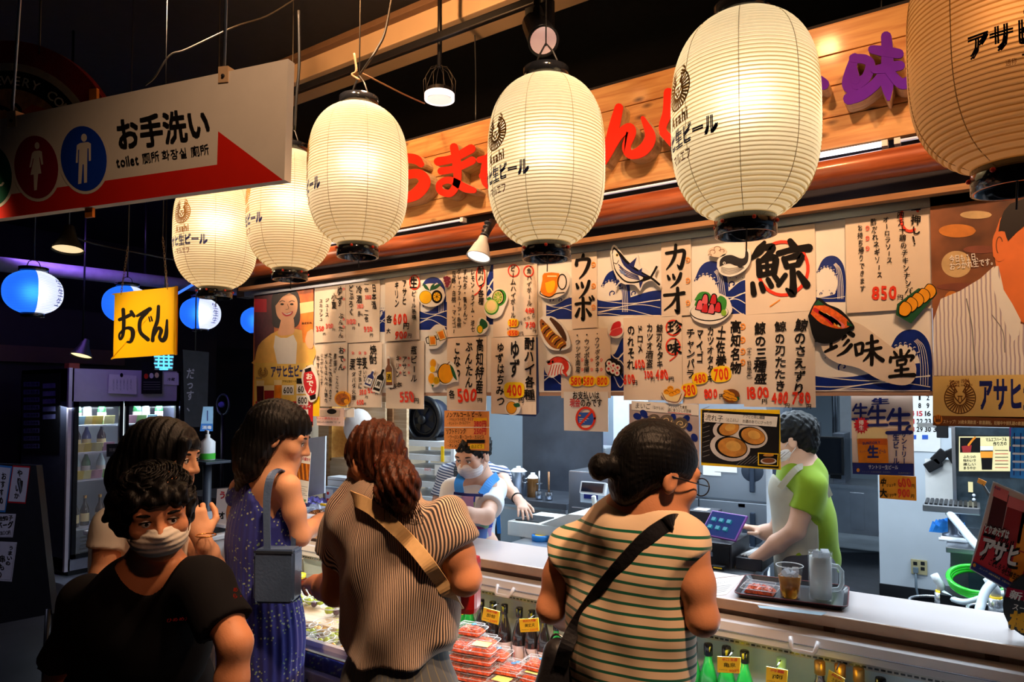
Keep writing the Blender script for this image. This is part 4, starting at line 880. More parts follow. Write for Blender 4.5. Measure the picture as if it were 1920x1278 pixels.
for k in range(28):a=k*math.pi/14;r=15 if k%2 else 10.5;st.append((1615+r*math.cos(a),797+r*1.15*math.sin(a)))
d.poly(st,CRIM,4);d.vtext(1615,787,807,'得生',10,WHITEP,.03,5)
d.poly([(1607,822),(1664,822),(1666,868),(1610,868)],BEER,2);d.poly([(1608,808),(1640,800),(1664,806),(1664,824),(1607,824)],CREAM,2);d.poly([(1609,822),(1663,822),(1663,834),(1609,832)],AMBERP,3)
d.htext(1617,831,1651,829,'SUNTORY',7,NAVY,.03,4);d._glyph('生',1637,847,22,25,NAVY,.06,4,'lettering');d.htext(1612,847,1625,846,'サントリー',6,NAVY,.0,4);d.htext(1648,846,1661,846,'ビール',9,NAVY,.02,4);d.vtext(1695,808,870,'サントリー',12,NAVY,.04,4);d.vtext(1680,812,872,'生ビール',13,NAVY,.04,4)
d.quad([(1598,867),(1713,869),(1713,892),(1599,888)],NAVY,3);d.htext(1628,875,1684,876,'サントリー生ビール',9,WHITEP,.02,5);d.disc(1609,881,3,3.6,ORG,5);d.htext(1684,886,1708,887,'SUNTORY',4,GREY,.01,5);d.htext(1616,884,1672,885,'ストップ！未成年者飲酒・飲酒運転。',3,GREY,.0,5);d.build(o)
o,d=card('price_card',1649,1718,891,936,'orange handwritten price card below the cream beer poster','card',mat('card_bright_orange',srgb(255,160,28),.5),Y=SUY+.004);d.jit=1
d._glyph('中',1656,904,12,16,INK,.05,3,'lettering');d.htext(1662,910,1680,908,'ジョッキ',7,INK,.03);d.htext(1682,905,1708,904,'600',22,RED,.04,3,'price_lettering');d._glyph('円',1712,911,7,8,INK,.03,3,'lettering')
d._glyph('大',1656,924,13,16,INK,.05,3,'lettering');d.htext(1662,929,1681,927,'ジョッキ',7,INK,.03);d.htext(1683,924,1707,924,'900',22,RED,.04,3,'price_lettering');d._glyph('円',1711,930,7,8,INK,.03,3,'lettering');d.build(o)
o,d=card('calendar',1700,1762,735,846,'white wall calendar with red and black dates on the pillar','calendar',Y=PILY-.008);d.jit=0
for r,row in enumerate((('','1','2'),('7','8','9'),('14','15','16'),('21','22','23'),('28','29','30','31'))):
 for c,t in enumerate(row):
  if t:x=1709+c*15.4+(r==0)*0;d.htext(x-3.1*len(t),745+r*14.8,x+3.1*len(t),745+r*14.8,t,13,CRIM if c==0 or t=='15' else INK,.03)
for x in(1712,1734):d.rect(x-5,815,x+6,823,mat('print_blue',srgb(44,92,190)),2,'picture')
d.build(o)
o,d=card('notice',594,645,765,798,'pink notice with a drawing under the oden menu sheet','notice',mat('notice_pink',srgb(238,206,194),.5));d.jit=0
d.rect(600,768,636,780,mat('print_sepia',srgb(200,180,160),.5),2);d.disc(622,771,9,5,INK,3);d.htext(592,783,636,785,'ちょい飲みセット',5,RED,.0);d.htext(594,790,640,792,'税込価格です',4,GREY,.0);d.build(o)
o,d=card('notice',587,599,743,780,'narrow yellow strip hanging beside the red cut-out lantern','notice',YEL);d.build(o)
o,d=card('notice',640,664,764,782,'small blank white note under the shochu sheet','notice',Y=MY-.001);d.build(o)
# ====== LANTERNS, HANGING SIGNS, LAMPS
def lantern_mat(name,col,rib,tr=.68,nr=52.0,H=.62,split=None):
 m=bpy.data.materials.new(name);m.use_nodes=True;MATS[name]=m;nt=m.node_tree;nt.nodes.clear()
 out=nt.nodes.new('ShaderNodeOutputMaterial');tc=nt.nodes.new('ShaderNodeTexCoord');sp=nt.nodes.new('ShaderNodeSeparateXYZ');nt.links.new(tc.outputs['Object'],sp.inputs[0])
 mu=nt.nodes.new('ShaderNodeMath');mu.operation='MULTIPLY';mu.inputs[1].default_value=nr/H;nt.links.new(sp.outputs['Z'],mu.inputs[0])
 fr=nt.nodes.new('ShaderNodeMath');fr.operation='FRACT';nt.links.new(mu.outputs[0],fr.inputs[0])
 cr=nt.nodes.new('ShaderNodeValToRGB');cr.color_ramp.elements[0].position=.0;cr.color_ramp.elements[0].color=(*rib,1)
 cr.color_ramp.elements[1].position=.30;cr.color_ramp.elements[1].color=(1,1,1,1);e=cr.color_ramp.elements.new(.16);e.color=(*rib,1)
 nt.links.new(fr.outputs[0],cr.inputs[0])
 nz=nt.nodes.new('ShaderNodeTexNoise');nz.inputs['Scale'].default_value=30;nt.links.new(tc.outputs['Object'],nz.inputs['Vector'])
 base=nt.nodes.new('ShaderNodeMixRGB');base.inputs[1].default_value=(*col,1);base.inputs[2].default_value=(*[c*.9 for c in col],1);nt.links.new(nz.outputs[0],base.inputs[0]);bc=base.outputs[0]
 if split:
  at=nt.nodes.new('ShaderNodeMath');at.operation='GREATER_THAN';at.inputs[1].default_value=.0;nt.links.new(sp.outputs['X'],at.inputs[0])
  mx=nt.nodes.new('ShaderNodeMixRGB');mx.inputs[1].default_value=(*split,1);nt.links.new(at.outputs[0],mx.inputs[0]);nt.links.new(bc,mx.inputs[2]);bc=mx.outputs[0]
 ml=nt.nodes.new('ShaderNodeMixRGB');ml.blend_type='MULTIPLY';ml.inputs[0].default_value=1;nt.links.new(bc,ml.inputs[1]);nt.links.new(cr.outputs[0],ml.inputs[2])
 di=nt.nodes.new('ShaderNodeBsdfDiffuse');ts=nt.nodes.new('ShaderNodeBsdfTranslucent');mi=nt.nodes.new('ShaderNodeMixShader');mi.inputs[0].default_value=tr;rf=nt.nodes.new('ShaderNodeBsdfRefraction');rf.inputs['Roughness'].default_value=.8;rf.inputs['IOR'].default_value=1.45;m2=nt.nodes.new('ShaderNodeMixShader');m2.inputs[0].default_value=.13;nt.links.new(ml.outputs[0],rf.inputs['Color'])
 for b in(di,ts):nt.links.new(ml.outputs[0],b.inputs['Color'])
 nt.links.new(di.outputs[0],mi.inputs[1]);nt.links.new(ts.outputs[0],mi.inputs[2]);nt.links.new(mi.outputs[0],m2.inputs[1]);nt.links.new(rf.outputs[0],m2.inputs[2]);nt.links.new(m2.outputs[0],out.inputs[0]);return m
PAPERL=lantern_mat('lantern_paper',(.96,.86,.62),(.58,.46,.27))
SEAM=mat('lantern_seam',(.45,.32,.14),.7);GLOSSB=mat('lantern_cap',(.012,.012,.014),.12,coat=.6)
BEAD=mat('red_bead',srgb(226,54,20),.3);WIRE=mat('wire',(.05,.045,.04),.5,.6);ROPE=mat('cord_brown',(.30,.17,.08),.8)
LGOLD=mat('lantern_gold',srgb(176,120,34),.6);LNAVY=mat('lantern_navy',srgb(20,26,88),.6);LBRN=mat('lantern_brown',srgb(140,86,40),.6)
HS,RR=.31,.21
def lr(s,R=RR):return R*max(.0,1-abs(s)**3.1)**.45
_lant=None
def lantern(px,py,wpx,label,theta,watts=3.2,lc=(1.0,.91,.76)):
 global _lant
 D=2*RR*1280/wpx;c=PD(px,py,D);rip=52
 L=empty('paper_lantern',c,label,'lantern','row of cream paper lanterns over the counter')
 if _lant is None:
  mb=MB();prof=[]
  for i in range(rip*4+1):
   z=-HS*.965+2*HS*.965*i/(rip*4);prof.append((lr(z/HS)+.0022*math.cos(2*math.pi*i/4)*-1,z))
  b=mb.lathe(prof,n=56,caps=False).build('shade',PAPERL,L);r0=lr(.965)
  k1=MB().lathe([(r0+.004,-HS*.955),(r0+.012,-HS*.965),(r0+.012,-HS*.965-.052),(r0+.004,-HS*.965-.052),(r0+.004,-HS*.955)],n=40,caps=False).build('bottom_ring',GLOSSB,L)
  k2=MB().lathe([(.02,HS*.96),(r0+.006,HS*.958),(r0+.008,HS*.965+.04),(r0-.004,HS*.965+.045),(.02,HS*.965+.04)],n=36,caps=False).build('top_ring',GLOSSB,L)
  sm=[]
  for k in range(8):
   a=2*math.pi*k/8+.2;sm.append(MB().tube([((lr(z/HS)+.0015)*math.cos(a),(lr(z/HS)+.0015)*math.sin(a),z)for z in np.linspace(-HS*.95,HS*.95,30)],.0009,5).build('seam_thread',SEAM,L))
  bd=[]
  for k in range(6):
   a=2*math.pi*k/6;bd.append(MB().ellipsoid(((r0+.014)*math.cos(a),(r0+.014)*math.sin(a),-HS*.965-.018),.006,8,6).build('bead',BEAD,L))
  tl=MB().tube([(0,0,-HS*.8),(.004,.002,-HS*1.0),(0,.006,-HS-.085)],.0022,6).build('pull_cord',WIRE,L)
  hk=MB().tube([(-.07,0,HS),(-.03,0,HS+.09),(0,0,HS+.13),(.03,0,HS+.09),(.07,0,HS)],.004,6).build('hanger',WIRE,L)
  _lant=[b,k1,k2,tl,hk]+sm+bd
 else:
  for q in _lant:n=q.copy();COL.objects.link(n);n.parent=L
 top=3.95 if True else 0
 MB().tube([(0,0,HS+.12),(.003,0,HS+.5),(0,0,top-c[2])],.003,6).build('cord',WIRE,L)
 cd=np.array([-c[0],-c[1],.0]);cd/=np.linalg.norm(cd);rd=np.cross(-cd,[0,0,1.0])
 def to3(u,v,layer):
  z=-v;a=theta+u/RR;R=lr(z/HS)+.0035+.0004*layer
  return c+R*(cd*math.cos(a)+rd*math.sin(a))+np.array([0,0,z])
 d=Draw(None,to3);G=LGOLD
 emblem(d,0,-.062,.056,G,1,ww=1.3);d.htext(-.05,.022,.05,.018,'Asahi',.052,G,.05,1,'emblem');d.htext(-.145,.080,.145,.080,'アサヒ生ビール',.058,LNAVY,.085,1)
 d.htext(-.052,.134,.052,.134,'マルエフ',.034,LBRN,.03,1);d.htext(-.078,.134,-.058,.134,'通称',.014,LBRN,.0,1);d.htext(-.03,-.128,.03,-.128,'FORTUNE PHOENIX',.008,G,.0,1)
 d.build(L)
 lb=light('lantern_bulb','POINT',tuple(c+np.array([0,0,.05])),watts,lc,size=.05);lb.parent=L;lb.matrix_parent_inverse=world_mat(L).inverted()
 return L
RD=math.radians
lantern(1897,75,340,'dim cream paper lantern cut off by the right edge, largest of the row',RD(18),1.0,(1.0,.38,.12))
lantern(1395,222,265,'cream paper lantern hanging between the shop letters and the purple character',RD(-58))
lantern(1024,305,218,'cream paper lantern over the middle of the menu, right of the white clamp lamp',RD(-55))
lantern(672,330,183,'cream paper lantern right of the toilet sign, left of the red shop letters',RD(-85))
lantern(545,396,155,'cream paper lantern partly behind the toilet sign and its right neighbour',RD(-77))
lantern(405,437,146,'cream paper lantern farthest along the row, its top behind the toilet sign',RD(-50))
# ------ blue and white lanterns across the aisle
BLUEL=lantern_mat('lantern_blue_white',(.86,.86,.92),(.55,.55,.65),.6,30.0,.30,(.02,.16,.85))
BLTXT=mat('lantern_blue_ink',srgb(30,50,150),.6)
_bl=None
def blue_lantern(px,py,wpx,label,split_px,watts=2.6):
 global _bl
 R,Hh=.18,.155;D=2*R*1280/wpx;c=PD(px,py,D)
 cd=np.array([-c[0],-c[1],.0]);cd/=np.linalg.norm(cd);rd=np.cross(-cd,[0,0,1.0]);th=math.asin(max(-.95,min(.95,split_px)))
 sd=cd*math.cos(th)+rd*math.sin(th);xax=np.cross(sd,[0,0,1.0])*-1
 if xax@rd<0:xax=-xax
 L=empty('blue_lantern',c,label,'lantern','blue and white lanterns across the aisle',math.atan2(xax[1],xax[0]))
 if _bl is None:
  f=lambda s:R*max(0,1-abs(s)**2.3)**.48
  prof=[(f(z/Hh)+.0014*math.cos(math.pi*i),z)for i,z in enumerate(np.linspace(-Hh*.96,Hh*.96,61))]
  p=[MB().lathe(prof,n=44,caps=False).build('shade',BLUEL,L),MB().lathe([(.03,-Hh-.02),(.07,-Hh-.02),(.075,-Hh*.94),(.03,-Hh*.94)],n=28).build('bottom_ring',GLOSSB,L),MB().lathe([(.03,Hh*.95),(.09,Hh*.95),(.09,Hh+.02),(.03,Hh+.022)],n=28).build('top_ring',GLOSSB,L),MB().tube([(-.05,0,Hh),(-.03,0,Hh+.06),(0,0,Hh+.08),(.03,0,Hh+.06),(.05,0,Hh)],.003,6).build('hanger',WIRE,L)]
  _bl=p
 else:
  for q in _bl:n=q.copy();COL.objects.link(n);n.parent=L
 MB().tube([(0,0,Hh+.07),(0,0,3.95-c[2])],.006,6).build('cord',WIRE,L)
 def to3(u,v,layer):
  z=-v;a=th+RD(52)+u/R;s=z/Hh;RR_=R*max(0,1-abs(s)**2.3)**.48+.004
  return c+RR_*(cd*math.cos(a)+rd*math.sin(a))+np.array([0,0,z])
 d=Draw(None,to3);d.vtext(0,-.10,.10,'生生生',.075,BLTXT,.0,1);d.build(L)
 lb=light('lantern_bulb','POINT',tuple(c),watts,(.86,.92,1.0),size=.05);lb.parent=L;lb.matrix_parent_inverse=world_mat(L).inverted()
blue_lantern(62,548,96,'blue and white round lantern at the far left, nearest of the four',.17)
blue_lantern(238,571,82,'blue and white round lantern half hidden by the yellow hanging sign',.3)
blue_lantern(376,588,71,'blue and white round lantern right of the yellow hanging sign',-.1)
blue_lantern(482,601,58,'blue and white round lantern half hidden by the beer poster of a woman',-.1)
# ------ toilet sign
def slant_plane(p,vx):d=ray(vx,742);d[2]=0;d/=np.linalg.norm(d);n=np.cross(d,[0,0,1.0]);n=n if n@(O-p)>0 else-n;return(np.array(p),n)
TP=slant_plane(PD(537,220,2.0),-2480)
SIGNW=mat('sign_white',srgb(226,214,196),.75,var=.02,spec=.12)
o=board('toilet_sign',[(540,110),(533,337),(-70,419),(-70,238)],TP,.03,SIGNW,'long white hanging toilet sign with a red arrow band and round pictograms','sign')
SRED=mat('sign_red',srgb(214,34,18),.75,var=.03,spec=.12);SBLU=mat('sign_blue',srgb(16,62,176),.75,spec=.12);SMAR=mat('sign_maroon',srgb(140,20,46),.75,spec=.12);SGRN=mat('sign_green',srgb(10,84,60),.75,spec=.12)
d=Draw(TP)
d.poly([(-70,377),(407,308.5),(409,246),(531,337.5),(-70,419)],SRED,1,'arrow_band')
for x,y,rx,ry,m in((157,297,43,61,SBLU),(68,313,41,59,SMAR),(-18,328,40,58,SGRN)):d.disc(x,y,rx+5,ry+6,SIGNW,2,'roundel',40,-.1);d.disc(x,y,rx,ry,m,3,'roundel',40,-.1)
d.disc(157.5,258,5.5,7.5,SIGNW,4,'pictogram');d.poly([(144,272),(150,268),(165,266),(170.5,269),(170.5,301),(166.5,302),(166,278),(164,278),(163,342),(157.6,343),(157,308),(155,308),(152.5,344),(146.5,345),(148.5,280),(146.5,281),(146,305),(142,305)],SIGNW,4,'pictogram')
d.disc(69.5,273,4.6,6.6,SIGNW,4,'pictogram');d.poly([(60,287),(64,283),(74,282),(78.5,284),(81,308),(77.5,309),(74.5,294),(73.5,296),(77.5,325),(71.5,326),(69,356),(64,357),(63,327),(57,328),(63,298),(62,296),(58.5,313),(55,314)],SIGNW,4,'pictogram')
d.stroke([(-6,346),(2,347),(6,343)],4,SIGNW,4,'pictogram')
d.htext(217,255,394,230,'お手洗い',63,INK,.045,3);d.htext(217,304,260,298,'toilet',27,INK,.03,3);d.htext(266,298,299,292,'厕所',21,INK,.01,3);d.htext(303,292,352,286,'화장실',21,INK,.01,3);d.htext(357,285,392,279,'廁所',21,INK,.01,3)
d.build(o,.0006)
BRK=mat('bracket_cream',srgb(206,170,130),.4,.0)
for x,y,x1,w_ in((418,140,425,9),(21,224,40,8)):
 pts=[(x-w_,y-15),(x+w_,y-17),(x+w_,y+13),(x-w_,y+15)]
 b=board('hanging_bracket',pts,(TP[0]+TP[1]*.004,TP[1]),.04,BRK,parent=o);q=PL(x,y+2,(TP[0]+TP[1]*.006,TP[1]));MB().ellipsoid(q,.006,8,6).build('screw',BLACK,b,True)
 a=PL(x+2,y-14,(TP[0]-TP[1]*.015,TP[1]));e=PL(x1,-40,(TP[0]-TP[1]*.015,TP[1]));e=a+(e-a)*((3.95-a[2])/(e[2]-a[2]));MB().tube([a,e],.0055,8).build('hanging_rod',DSTEEL,o,True)
for x,y in((174,180),(166,398)):board('clip',[(x-7,y-13),(x+7,y-15),(x+7,y+8),(x-7,y+10)],(TP[0]-TP[1]*.012,TP[1]),.01,mat('clip_orange',srgb(206,120,40),.4,.5),parent=o)
# ------ yellow oden sign on chains
YP=slant_plane(PD(270,606,3.0),-2100)
o=board('oden_sign',catmull([(215,553),(217,549.5),(323,538),(326.5,541),(326,600),(325,660),(322,664),(216,671.5),(212.5,668),(213.5,610),(215,553)],3)[:-1],YP,.006,mat('sign_yellow',srgb(252,190,10),.35,var=.04,scale=3,coat=.3),'square yellow hanging sign with three black brush characters','sign')
d=Draw(YP)
for s in([(224,599),(236,594),(246,589)],[(231,580,7),(232,605,7),(230,628,6),(225,636,4),(224,626,4),(236,615,5),(247,617,8),(249,628,8),(245,640,6),(238,641,3)],[(246,584),(251,592)],[(257,592,5),(270,585,7),(281,579,8)],[(277,583,7),(263,600,7),(263,622,7),(277,636,8)],[(279,594,2.5),(281,602,3)],[(283,593,2.5),(285,601,3)],[(297,574,6),(295,600,7),(288,620,6),(286,638,7)],[(287,632,4),(296,615,6),(302,619,7),(299,632,6),(305,638,8),(311,628,8),(313,600,4)]):d.stroke(s,6.5,INK,1)
d.build(o,.0006)
CHAIN=mat('chain',(.25,.17,.10),.4,.8)
for(x,y,x1,y1)in((227,551,240,462),(314,541,305,444)):
 a,e=PL(x,y,YP),PL(x1,y1,YP);n=17
 ch=MB()
 for k in range(n):
  p=a+(e-a)*(k+.5)/n;h=np.linalg.norm(e-a)/n*.72;r=.0042
  pts=[(r*math.cos(t),h*math.sin(t))for t in np.linspace(0,2*math.pi,8,endpoint=False)];uu=(e-a)/np.linalg.norm(e-a);vv=RT if k%2 else FW
  ch.tube([p+uu*q[1]+vv*q[0]for q in pts],.0011,4,False,True)
 ch.build('chain',CHAIN,o,True)['kind']='stuff'
 MB().tube([e,np.array([e[0],e[1],3.95])],.002,5).build('hanging_cord',WIRE,o,True)
 # ------ lamps
BULB=mat('lamp_glow',(1,1,1),.4,var=0,emit=(1.0,.90,.72),es=2.2);GLOWP=mat('lamp_glow_pink',(1,1,1),.4,var=0,emit=(1.0,.46,.38),es=.42)
def lamp(name,label,p,axis,prof_body,m_body,face_r,face_h,m_face,extra=None):
 L=empty(name,p,label,'lamp');ax=np.array(axis,float)/np.linalg.norm(axis)
 MB().lathe(prof_body,n=28,axis=ax,caps=False).build('lamp_housing',m_body,L)
 MB().lathe([(.001,face_h-.006),(face_r*.7,face_h-.003),(face_r,face_h)],n=28,axis=ax,caps=False).build('lens',m_face,L)
 if extra:extra(L)
 return L
pc=PY(905,452,2.46);ax=PY(896,486,2.43)-pc
def ex(L):
 MB().tube([(0,0,0),(.01,.02,.05),(.012,.06,.10)],.018,12).build('socket',BLACK,L)
 for k in range(4):MB().lathe([(.0205,-.0),(.0205,.004)],(.004,.008+.01*k,.025+.02*k),16,(.1,.5,1)).build('cooling_fin',DSTEEL,L)
 MB().tube([(.012,.06,.10),(.012,.20,.13),(.012,.36,.13)],.008,8).build('clamp_arm',BLACK,L)
L_par=lamp('clamp_lamp','white clamp spotlight pointing down at the menu beside the third lantern',pc,ax,[(.020,-.02),(.024,0),(.034,.02),(.054,.075),(.056,.082),(.05,.078)],mat('lamp_white',(.85,.82,.76),.35),.05,.076,BULB,ex)
pc=PD(1012,62,2.6);ax=PD(1030,100,2.48)-pc
def ex(L):
 MB().tube([(0,.0,.05),(-.02,.05,.2),(-.03,.08,3.95-L.location[2])],.03,12).build('stem',BLACK,L)
 MB().box((-.06,-.01,-.0),(.06,.01,.11)).build('yoke',BLACK,L)
lamp('track_spotlight','black track spotlight with a pinkish lens above the third lantern',pc,ax,[(.03,-.10),(.052,-.09),(.056,.06),(.06,.075),(.05,.07)],BLACK,.05,.07,GLOWP,ex)
pc=PD(824,186,3.6)
def ex(L):
 MB().lathe([(.072,-.005),(.079,-.004),(.079,.026),(.072,.028),(.072,-.005)],n=30,caps=False).build('glow_ring',mat('lamp_ring',(1,1,1),.4,var=0,emit=(1.0,.80,.76),es=1.7),L)
 for k in range(10):a=k*math.pi/5;MB().tube([(.082*math.cos(a),.082*math.sin(a),.03),(.085*math.cos(a),.085*math.sin(a),.10),(.05*math.cos(a),.05*math.sin(a),.16),(.0,.0,.18)],.0018,4).build('cage_wire',WIRE,L)
 MB().tube([(0,0,.17),(0,0,3.95-L.location[2])],.012,8).build('stem',BLACK,L)
lamp('caged_downlight','round downlight with a glowing ring in a black wire cage',pc,(0,0,-1),[(.07,-.05),(.074,-.02),(.074,.0),(.07,.004)],BLACK,.066,.003,mat('lamp_glow_soft',(1,1,1),.4,var=0,emit=(1.0,.80,.72),es=1.0),ex)
for px,py,D,lab,ax,em in((128,455,4.2,'dark cone shade lamp over the aisle left of the farthest cream lantern',(.15,-.1,-1),1.0),(155,658,6.0,'small dark cone lamp over the bottle fridge',(.1,-.3,-1),1.6)):
 def ex(L):MB().tube([(0,0,.08),(0,0,3.95-L.location[2])],.008,8).build('stem',BLACK,L)
 k=D/6.0
 lamp('cone_lamp',lab,PD(px,py,D),ax,[(.025,-.11),(.03,-.10),(.045,-.04),(.088*(1.0),.045),(.090,.05),(.084,.047)],mat('lamp_dark_green',(.02,.022,.018),.4),.083,.035,mat('lamp_glow_%d'%int(em*10),(1,1,1),.4,var=0,emit=(1.0,.72,.36),es=em),ex)
light('cone_lamp_light','SPOT',tuple(PD(155,664,5.98)),16,(1.0,.7,.36),tuple(PD(165,800,6.0)),.04,None,90,.6)
# ------ round brewery sign, pipe, neon, cables
BP=slant_plane(PD(20,250,3.3),-2000);bc=(14,292)
arch=lambda rx,ry:[(bc[0]+rx*math.cos(t),bc[1]+ry*math.sin(t))for t in np.linspace(math.pi*.97,math.pi*2.03,40)]
o=board('round_sign',arch(206,216),BP,.03,mat('round_sign_red',srgb(150,20,22),.5,var=.1),'arched red and white brewery sign rising behind the toilet sign','sign')
d=Draw(BP)
d.poly(arch(168,174),mat('round_sign_cream',srgb(214,200,172),.5,var=.1),1,'band');d.poly(arch(154,160),INK,2,'band');d.poly(arch(122,126),mat('round_sign_tan',srgb(196,150,96),.5,var=.3),3,'band')
txt='BREWERY COMPANY';preload(txt,.02)
for k,ch in enumerate(txt):
 a=RD(-112+k*7.4)
 if ch!=' ':d._glyph(ch,bc[0]+138*math.cos(a),bc[1]+142*math.sin(a),26,24,SIGNW,.02,4,'lettering',a+math.pi/2)
for s in([(0,200),(14,205),(20,214)],[(30,196),(38,206),(34,214)],[(-10,196),(4,204)]):d.stroke(s,6,INK,4,'picture')
d.poly([(30,215),(60,196),(90,205),(70,220)],mat('round_sign_orange',srgb(190,90,30),.5),4);d.build(o,.0006)
for dx in(-60,60):a=PL(bc[0]+dx,bc[1]-190,BP);MB().tube([a,np.array([a[0],a[1],3.95])],.004,6).build('hanging_cord',WIRE,o,True)
PIPE=mat('pipe_grey',(.34,.33,.38),.4,var=.1)
a,b=PD(-120,482,5.2),PD(520,552,8.2)
o=MB().tube([a,(a+b)/2,b],.062,18).build('ceiling_pipe',PIPE,origin=(a+b)/2);tag(o,'long ceiling pipe glowing violet behind the blue lanterns','pipe')
for t in(.12,.5,.85):p=a+(b-a)*t-(a+b)/2;MB().tube([p+np.array([0,0,.06]),np.array([p[0],p[1],3.95-(a[2]+b[2])/2])],.012,8).build('pipe_hanger',BLACK,o)
light('violet_neon_light','AREA',tuple(PD(120,440,5.7)),9,(.34,.16,1.0),tuple(PD(150,500,6.0)),.9,.05)
NEON=mat('neon_blue',(0,0,0),.4,var=0,emit=(.04,.16,1.0),es=1.6)
a,b,c3=PD(326,554,6.4),PD(362,533,6.4),PD(470,540,6.9)
n_=empty('neon_tube',(a+b)/2,'blue neon tube running behind the yellow hanging sign','neon light');MB().tube([a,b],.012,10).build('tube',NEON,n_,True)
MB().tube([a,a+np.array([0,0,.05])],.016,8).build('tube_end',BLACK,n_,True);MB().tube([b,np.array([b[0],b[1],3.95])],.006,8).build('hanging_cord',WIRE,n_,True)
def cable(pts,r,lab,m=WIRE):
 P=[PD(x,y,D)for x,y,D in pts];c=P[0];tag(MB().tube(catmull([p-c for p in P],6),r,6).build('cable',m),lab,'cable').location=c
cable([(560,-6,3.4),(500,30,3.3),(440,50,3.2),(350,92,3.2),(318,104,3.2),(290,145,3.2),(272,160,3.2)],.004,'thin dark cable looping above the toilet sign')
cable([(735,-8,2.8),(722,60,2.8),(708,90,2.8),(694,112,2.8),(676,138,2.9)],.005,'black cable hanging in front of the lit beam')
cable([(664,100,2.9),(668,132,2.9),(660,140,2.9),(674,150,2.9)],.005,'brown cord tied in a bow over a cream lantern',ROPE)
cable([(680,138,2.95),(720,158,3.1),(760,178,3.3),(796,194,3.55)],.004,'slack cord from the tied bow to the caged downlight',ROPE)
cable([(128,438,4.2),(160,452,4.35),(200,462,4.5),(260,474,4.6),(330,488,4.9)],.006,'cable running from the cone lamp along the dark ceiling')
cable([(890,56,4.0),(892,140,4.0),(892,226,4.0)],.004,'thin hanging rod behind the plank sign, upper middle',DSTEEL)
cable([(1653,-10,3.0),(1652,14,3.0),(1652,30,3.0)],.005,'thin rod holding the plank sign near its right end',DSTEEL)
cable([(560,20,2.85),(561,120,2.85),(556,180,2.85),(552,244,2.85)],.006,'dark chain hanging from the track beside the toilet sign')
# ====== COUNTER AND COLD CASE
CT=mat('counter_laminate',srgb(222,208,204),.28,var=.03,scale=3,coat=.2);CEDGE=mat('counter_edge',srgb(196,156,124),.45,var=.06);CPAN=mat('counter_panel',srgb(170,148,132),.6,var=.08,scale=4)
WHITEM=mat('white_enamel',srgb(232,228,228),.3,var=.02,coat=.3);COLDW=mat('cold_case_liner',srgb(206,222,226),.35,var=.03);CHROME=mat('chrome',(.55,.58,.66),.12,1.0,var=.08)
CX0,CX1=-3.55,1.9
cn=empty('serving_counter',((CX0+CX1)/2,2.65,0),'long pale serving counter with a brown front edge','counter')
MB().box((CX0,2.505,.915),(CX1,2.86,.95),bev=.004).build('worktop',CT,cn,True)
MB().box((CX0,2.497,.914),(CX1,2.505,.949)).build('front_edge',CEDGE,cn,True)
MB().box((CX0,2.535,.0),(CX1,2.565,.915)).build('front_panel',CPAN,cn,True)
MB().box((CX0,2.83,.0),(CX1,2.86,.915)).build('back_panel',DSTEEL,cn,True)
for px in(1470,1555,1860):
 p=PY(px,1160 if px<1500 else(1172 if px<1600 else 1228),2.534);MB().box((p[0]-.018,2.531,.885),(p[0]+.018,2.536,.905)).build('tape_mark',mat('tape_brown',srgb(112,84,52),.6),cn,True)
cs=empty('cold_case',(-1.3,2.1,0),'long open white refrigerated case in front of the counter','refrigerated case')
SX0,SX1=-3.0,1.7
MB().box((SX0,1.72,.08),(SX1,1.76,.70)).build('front_panel',WHITEM,cs,True)
MB().box((SX0,1.715,.675),(SX1,1.765,.735),bev=.006).build('front_rim',CHROME,cs,True)
MB().box((SX0,1.765,.70),(SX1,1.785,.752)).build('rim_liner',WHITEM,cs,True)
MB().box((SX0,1.76,.50),(SX1,2.47,.55)).build('deck',mat('case_deck',(.045,.048,.06),.3,.6,var=.2),cs,True)
MB().box((SX0,2.47,.50),(SX1,2.50,.86)).build('back_liner',COLDW,cs,True)
MB().box((SX0-.03,1.715,.0),(SX0,2.53,.80)).build('end_panel',WHITEM,cs,True);MB().box((SX1,1.715,.0),(SX1+.03,2.53,.80)).build('end_panel',WHITEM,cs,True)
MB().box((SX0,1.74,.0),(SX1,2.5,.08)).build('plinth',BLACK,cs,True)
vs_=MB().box((SX0,2.452,.812),(SX1,2.47,.842)).build('vent_strip',mat('vent_white',srgb(200,196,190),.4),cs,True)
sl=MB()
for k in range(260):
 x=SX0+.02+k*.018
 for z in(.818,.831):sl.box((x,2.4505,z),(x+.0125,2.4525,z+.006))
sl.build('vent_slot',BLACK,vs_,True)['kind']='stuff'
MB().box((SX0,2.43,.842),(SX1,2.50,.850)).build('shadow_gap',BLACK,cs,True)
bl=MB();bl.prism([(SX0,2.40,.848),(SX0,2.50,.848),(SX0,2.51,.893),(SX0,2.425,.893),(SX0,2.405,.872)],(SX1-SX0,0,0));blind=bl.build('night_blind_rail',WHITEM,cs,True)
MB().prism([(SX0,2.4005,.868),(SX0,2.41,.868),(SX0,2.41,.871),(SX0,2.4005,.871)],(SX1-SX0,0,0)).build('rail_groove',mat('groove_grey',(.2,.2,.24),.5),blind,True)
for px,py in((948,1106),(1508,1208)):
 p=PY(px,py,2.40);P=[(-.042,0,.012),(-.036,-.022,-.012),(-.03,-.026,-.020),(.03,-.026,-.020),(.036,-.022,-.012),(.042,0,.012)]
 MB().tube([np.array(p)+np.array(q)+np.array([0,.002,.004])for q in P],.007,8).build('pull_handle',WHITEM,blind,True)
FPL=yplane(1.7185);PPOST=mat('case_poster',srgb(226,214,204),.5,var=.03)
